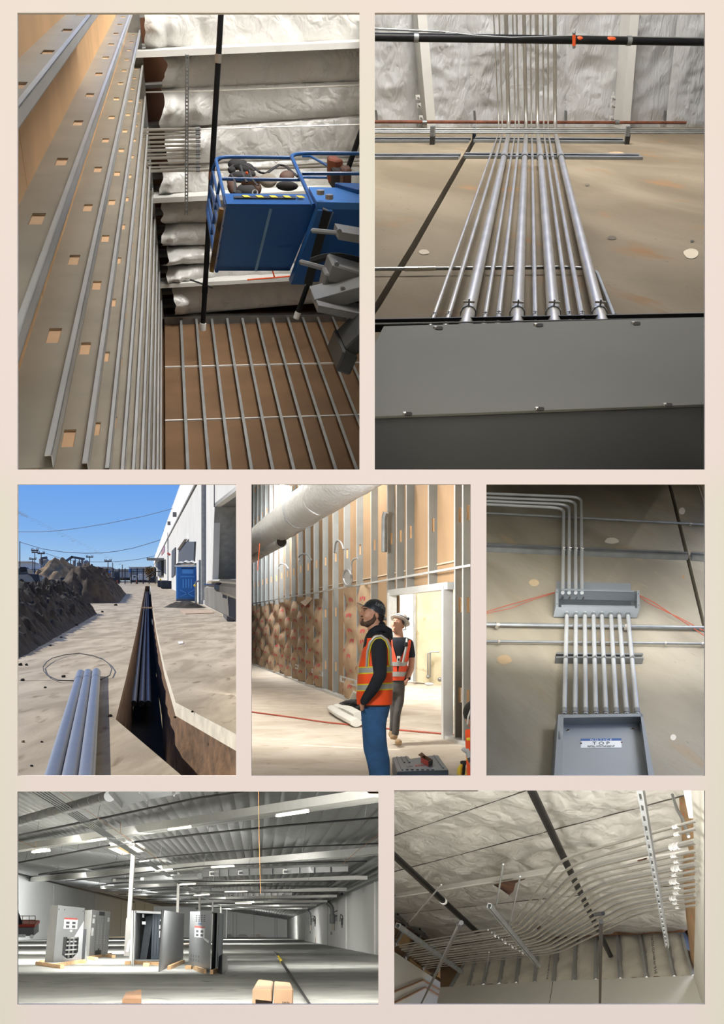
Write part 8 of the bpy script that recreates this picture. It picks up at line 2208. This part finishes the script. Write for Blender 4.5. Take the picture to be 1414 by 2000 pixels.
    for q, lbx in ((((755, 1943), (826, 1914), (874, 1941)), 'upper copper pipe bent across the pale drywall in the corner'), (((755, 1966), (831, 1928), (869, 1950)), 'lower copper pipe bent across the pale drywall in the corner')):
        pts = [LW.hit(x, y, .03) for x, y in q]
        MB().tube(fillet(pts, .05), pxw(1.9, pts[1]), 8).build('copper_pipe', cu, label=lbx, cat='pipe')
    # ---- right wall
    r0, r1 = CE.hit(1353, 1600, .0), CE.hit(1353.5, 1905, .0)
    r1 = BW.hit(1354.5, 1908)
    RW = Plane(r1, (CE.hit(1353, 1600, .25) - r1).cross(U))
    wr = MB().slab([RW.hit(1349, 1535), RW.hit(1392, 1535), RW.hit(1392, 1990), RW.hit(1374, 1980), RW.hit(1354.5, 1908), RW.hit(1358.5, 1754), RW.hit(1353.6, 1600)], -RW.n * .012).build('wall_right', dry, kind='structure')
    KR = RW.shift(-.03)
    rows = []
    for k_ in range(21):
        t = k_ / 20; y = lerp(1538, 1900, t)
        xl = lerp(1310, 1330, min(1, (y - 1538) / 160)) if y < 1700 else lerp(1330, 1352, (y - 1700) / 200)
        xr = lerp(1333, 1356, min(1, (y - 1538) / 62)) + 3
        rows.append([KR.hit(lerp(xl, xr, f) + 1.5 * NZ.noise(V((t * 9, 0, 0))), y) + RW.n * .012 * math.sin(math.pi * f) for f in (0, .25, .5, .75, 1)])
    kb = MB().grid(rows).build('kraft_batt', kraft, wr, smooth=60)
    rp_ = mat('red_batt_print', '#b5423a', .8)
    for (x, y) in ((1321, 1549), (1335, 1590), (1343, 1605), (1331, 1570), (1347, 1668), (1340, 1700), (1350, 1790), (1345, 1760)):
        c = KR.hit(x, y, .016); MB().box(c, RW.n * .001, U * pxw(2.4, c), RW.n.cross(U) * pxw(1.6, c)).build('red_print', rp_, wr)
    MB().tube([KR.hit(x, y, .05) for x, y in ((1313, 1552), (1322, 1580), (1333, 1600), (1345, 1634))], pxw(2, r1), 6).build('grey_tube', STEEL_D, wr)
    for x in (1336, 1340, 1345):
        MB().bar(RW.hit(x, 1538, -.015), RW.hit(x + 12, 1598, -.015), pxw(3, r1), .01, RW.n).build('drywall_edge', WHITEP, wr)
    # ---- black mains and drops
    def pipe(q, w, off, lb, nm='sprinkler_pipe'):
        pl = CE.shift(off); pts = [pl.hit(*p) for p in q]
        t = thing(nm, lb, 'pipe', pts[0])
        MB().tube([pts[0], pts[-1]], pxw(w, pts[0]), 14).build('pipe', BLACKP, t); return t, pts
    t, pts = pipe(((1034, 1535), (1193, 1868)), 9, .22, 'thick black sprinkler main running steeply behind the bent conduits')
    d = (pts[1] - pts[0]).normalized(); c = pts[1]
    MB().tube([c - d * .8, c - d * .75], pxw(8.0, pts[0]), 12).build('ring', STEEL_D, t)
    t, pts = pipe(((758, 1660), (941, 1829)), 7.2, .22, 'black sprinkler main at the corner side with a white hanger ring')
    d = (pts[1] - pts[0]).normalized()
    for f in (.5,): 
        c = lerp(pts[0], pts[1], f); MB().tube([c - d * .02, c + d * .02], pxw(8.4, pts[0]), 12).build('hanger_ring', WHITEP, t)
    pl = CE.shift(.85)
    t = thing('drop_pipe', 'thin black drop pipe leaning across the strut in the corner', 'pipe', pl.hit(821, 1962))
    MB().tube(fillet([pl.hit(901, 1802), pl.hit(896, 1809), pl.hit(817, 1972)], .05), pxw(3.1, pl.hit(860, 1880)), 10).build('pipe', BLACKP, t)
    MB().ball(pl.hit(898, 1805), pxw(4.5, pl.hit(860, 1880)), 10, 8).build('elbow', BLACKP, t)
    pl = CE.shift(.70)
    t = thing('drop_pipe', 'thin black drop pipe hanging upright in front of the glass batts', 'pipe', pl.hit(1171, 1962))
    MB().tube([pl.hit(1174, 1800), pl.hit(1171.5, 1975)], pxw(3.3, pl.hit(1173, 1880)), 10).build('pipe', BLACKP, t)
    MB().tube([pl.hit(1163, 1786), pl.hit(1178, 1784)], pxw(3.0, pl.hit(1173, 1880)), 8).build('tee', BLACKP, t)
    # ---- bank of conduits
    N = 13
    yr = [1603, 1618, 1643, 1662, 1675, 1688, 1701, 1714, 1727, 1738, 1748, 1758, 1768]
    wd = [5.5, 5.5, 10, 6, 5, 9.5, 5.5, 9, 6, 6, 8, 5.5, 4.5]
    pl = CE.shift(.42)
    for i in range(N):
        t = i / (N - 1)
        b1 = (lerp(1097, 1252, t ** .9), lerp(1676, 1782, t ** .85)); b2 = (lerp(1000, 1090, t), lerp(1806, 1861, t ** .9))
        le = (lerp(775, 834, t), lerp(1847, 1891, t))
        pts = [pl.hit(1360, yr[i]), pl.hit(*b1), pl.hit(*b2), pl.hit(*le)]
        r = pxw(wd[i] / 2, pts[1])
        big = wd[i] > 7.5
        o = thing('conduit', f'{"thick" if big else "thin"} steel conduit, {ORD[i]} from the outside of the twice bent bank below the foil', 'conduit', pts[1], 'bank of twice bent conduits')
        MB().tube(fillet(pts, .30 if big else .24, 8), r, 12 if big else 9).build('pipe', mat('bare_conduit_steel', '#cbcccb', .27, .97, .06, 6), o)
        d = (pts[0] - pts[1]).normalized()
        c = pl.hit(1320 + 5 * math.sin(i * 1.7), lerp(b1[1], yr[i], (1320 - b1[0]) / (1360 - b1[0])))
        c = lerp(pts[1], pts[0], (c - pts[1]).dot(d) / (pts[0] - pts[1]).length)
        for s in (-1, 1):
            q = c + d * s * r * 1.6
            MB().tube([q - d * r * 1.2, q + d * r * 1.2], r * 1.16, 10).build('coupling', mat('bright_coupling', '#c4c5c3', .4, .4, .05), o)
            MB().ball(q + n * r * 1.15, r * .22, 6, 4).build('set_screw', DARKGAP, o)
        # clamp on the strut
        ds = (pts[2] - pts[3]).normalized()
        u_ = lerp(pts[2], pts[3], .14)
        strap(o, u_, ds, n, r * .98)
    # ---- struts
    def channel(q0, q1, wpx, off, lb, holes=False):
        p_ = CE.shift(off); a, b = p_.hit(*q0), p_.hit(*q1)
        ax = (b - a).normalized(); sd = ax.cross(n).normalized(); w = pxw(wpx, a); mb = MB(); L = (b - a).length
        hh = w * .9
        for s in (-1, 1):
            mb.slab([a + sd * s * w / 2, b + sd * s * w / 2, b + sd * s * w / 2 - n * hh, a + sd * s * w / 2 - n * hh], sd * -s * .003)
            mb.slab([a + sd * s * w * .5, b + sd * s * w * .5, b + sd * s * w * .24, a + sd * s * w * .24], n * .003)
        if not holes:
            mb.slab([a + sd * w * .5 - n * hh, b + sd * w * .5 - n * hh, b - sd * w * .5 - n * hh, a - sd * w * .5 - n * hh], n * .003)
            mb.build('strut_channel', STEEL_D, label=lb, cat='strut')
        else:
            k_ = 24
            for q in range(k_):
                p0, p1 = a + ax * L * q / k_, a + ax * L * (q + .42) / k_
                mb.slab([p0 + sd * w * .26, p1 + sd * w * .26, p1 - sd * w * .26, p0 - sd * w * .26], n * .003)
            mb.build('perforated_strut', STEEL_D, label=lb, cat='strut')
    channel((955, 1772), (1052, 1889), 9, .56, 'grey strut channel clamping the conduits between their two bends')
    channel((776, 1811), (901, 1901), 9, .56, 'grey strut channel clamping the conduits beside the stud corner')
    channel((1249, 1538), (1303, 1850), 12, .60, 'slotted strut hanging in front of the conduits at their wall end', True)
    # hanging wires
    for i, (q0, q1, lb) in enumerate((((983, 1688), (967, 1782), 'thin steel hanger wire dropping to the upper end of the strut by the torn foil'), ((1016, 1712), (994, 1812), 'thin steel hanger wire behind the upper strut end'), ((955, 1860), (940, 1962), 'thin loose wire hanging below the conduit bank before the glass batts'), ((862, 1728), (800, 1800), 'thin steel wire rising from the stud corner to the foil'))):
        p_ = CE.shift(.5); MB().tube([p_.hit(*q0), p_.hit(*q1)], .004, 5).build('hanger_wire', STEEL_D, label=lb, cat='wire')
    CUR[0] = None
    lamp('ceiling_fill', 'AREA', (1.2, 1.5, -2.4), BW.hit(1120, 1880), 240, (1.0, .97, .92), 1.6, 1.6)
    lamp('work_lamp', 'AREA', at(930, 2010, 1.7), CE.hit(1080, 1680), 62, (1.0, .97, .92), .07, .07)
    partition((754, 1474, 1530, 2160), 9, 'partition', skip=(1, 2))
view7()
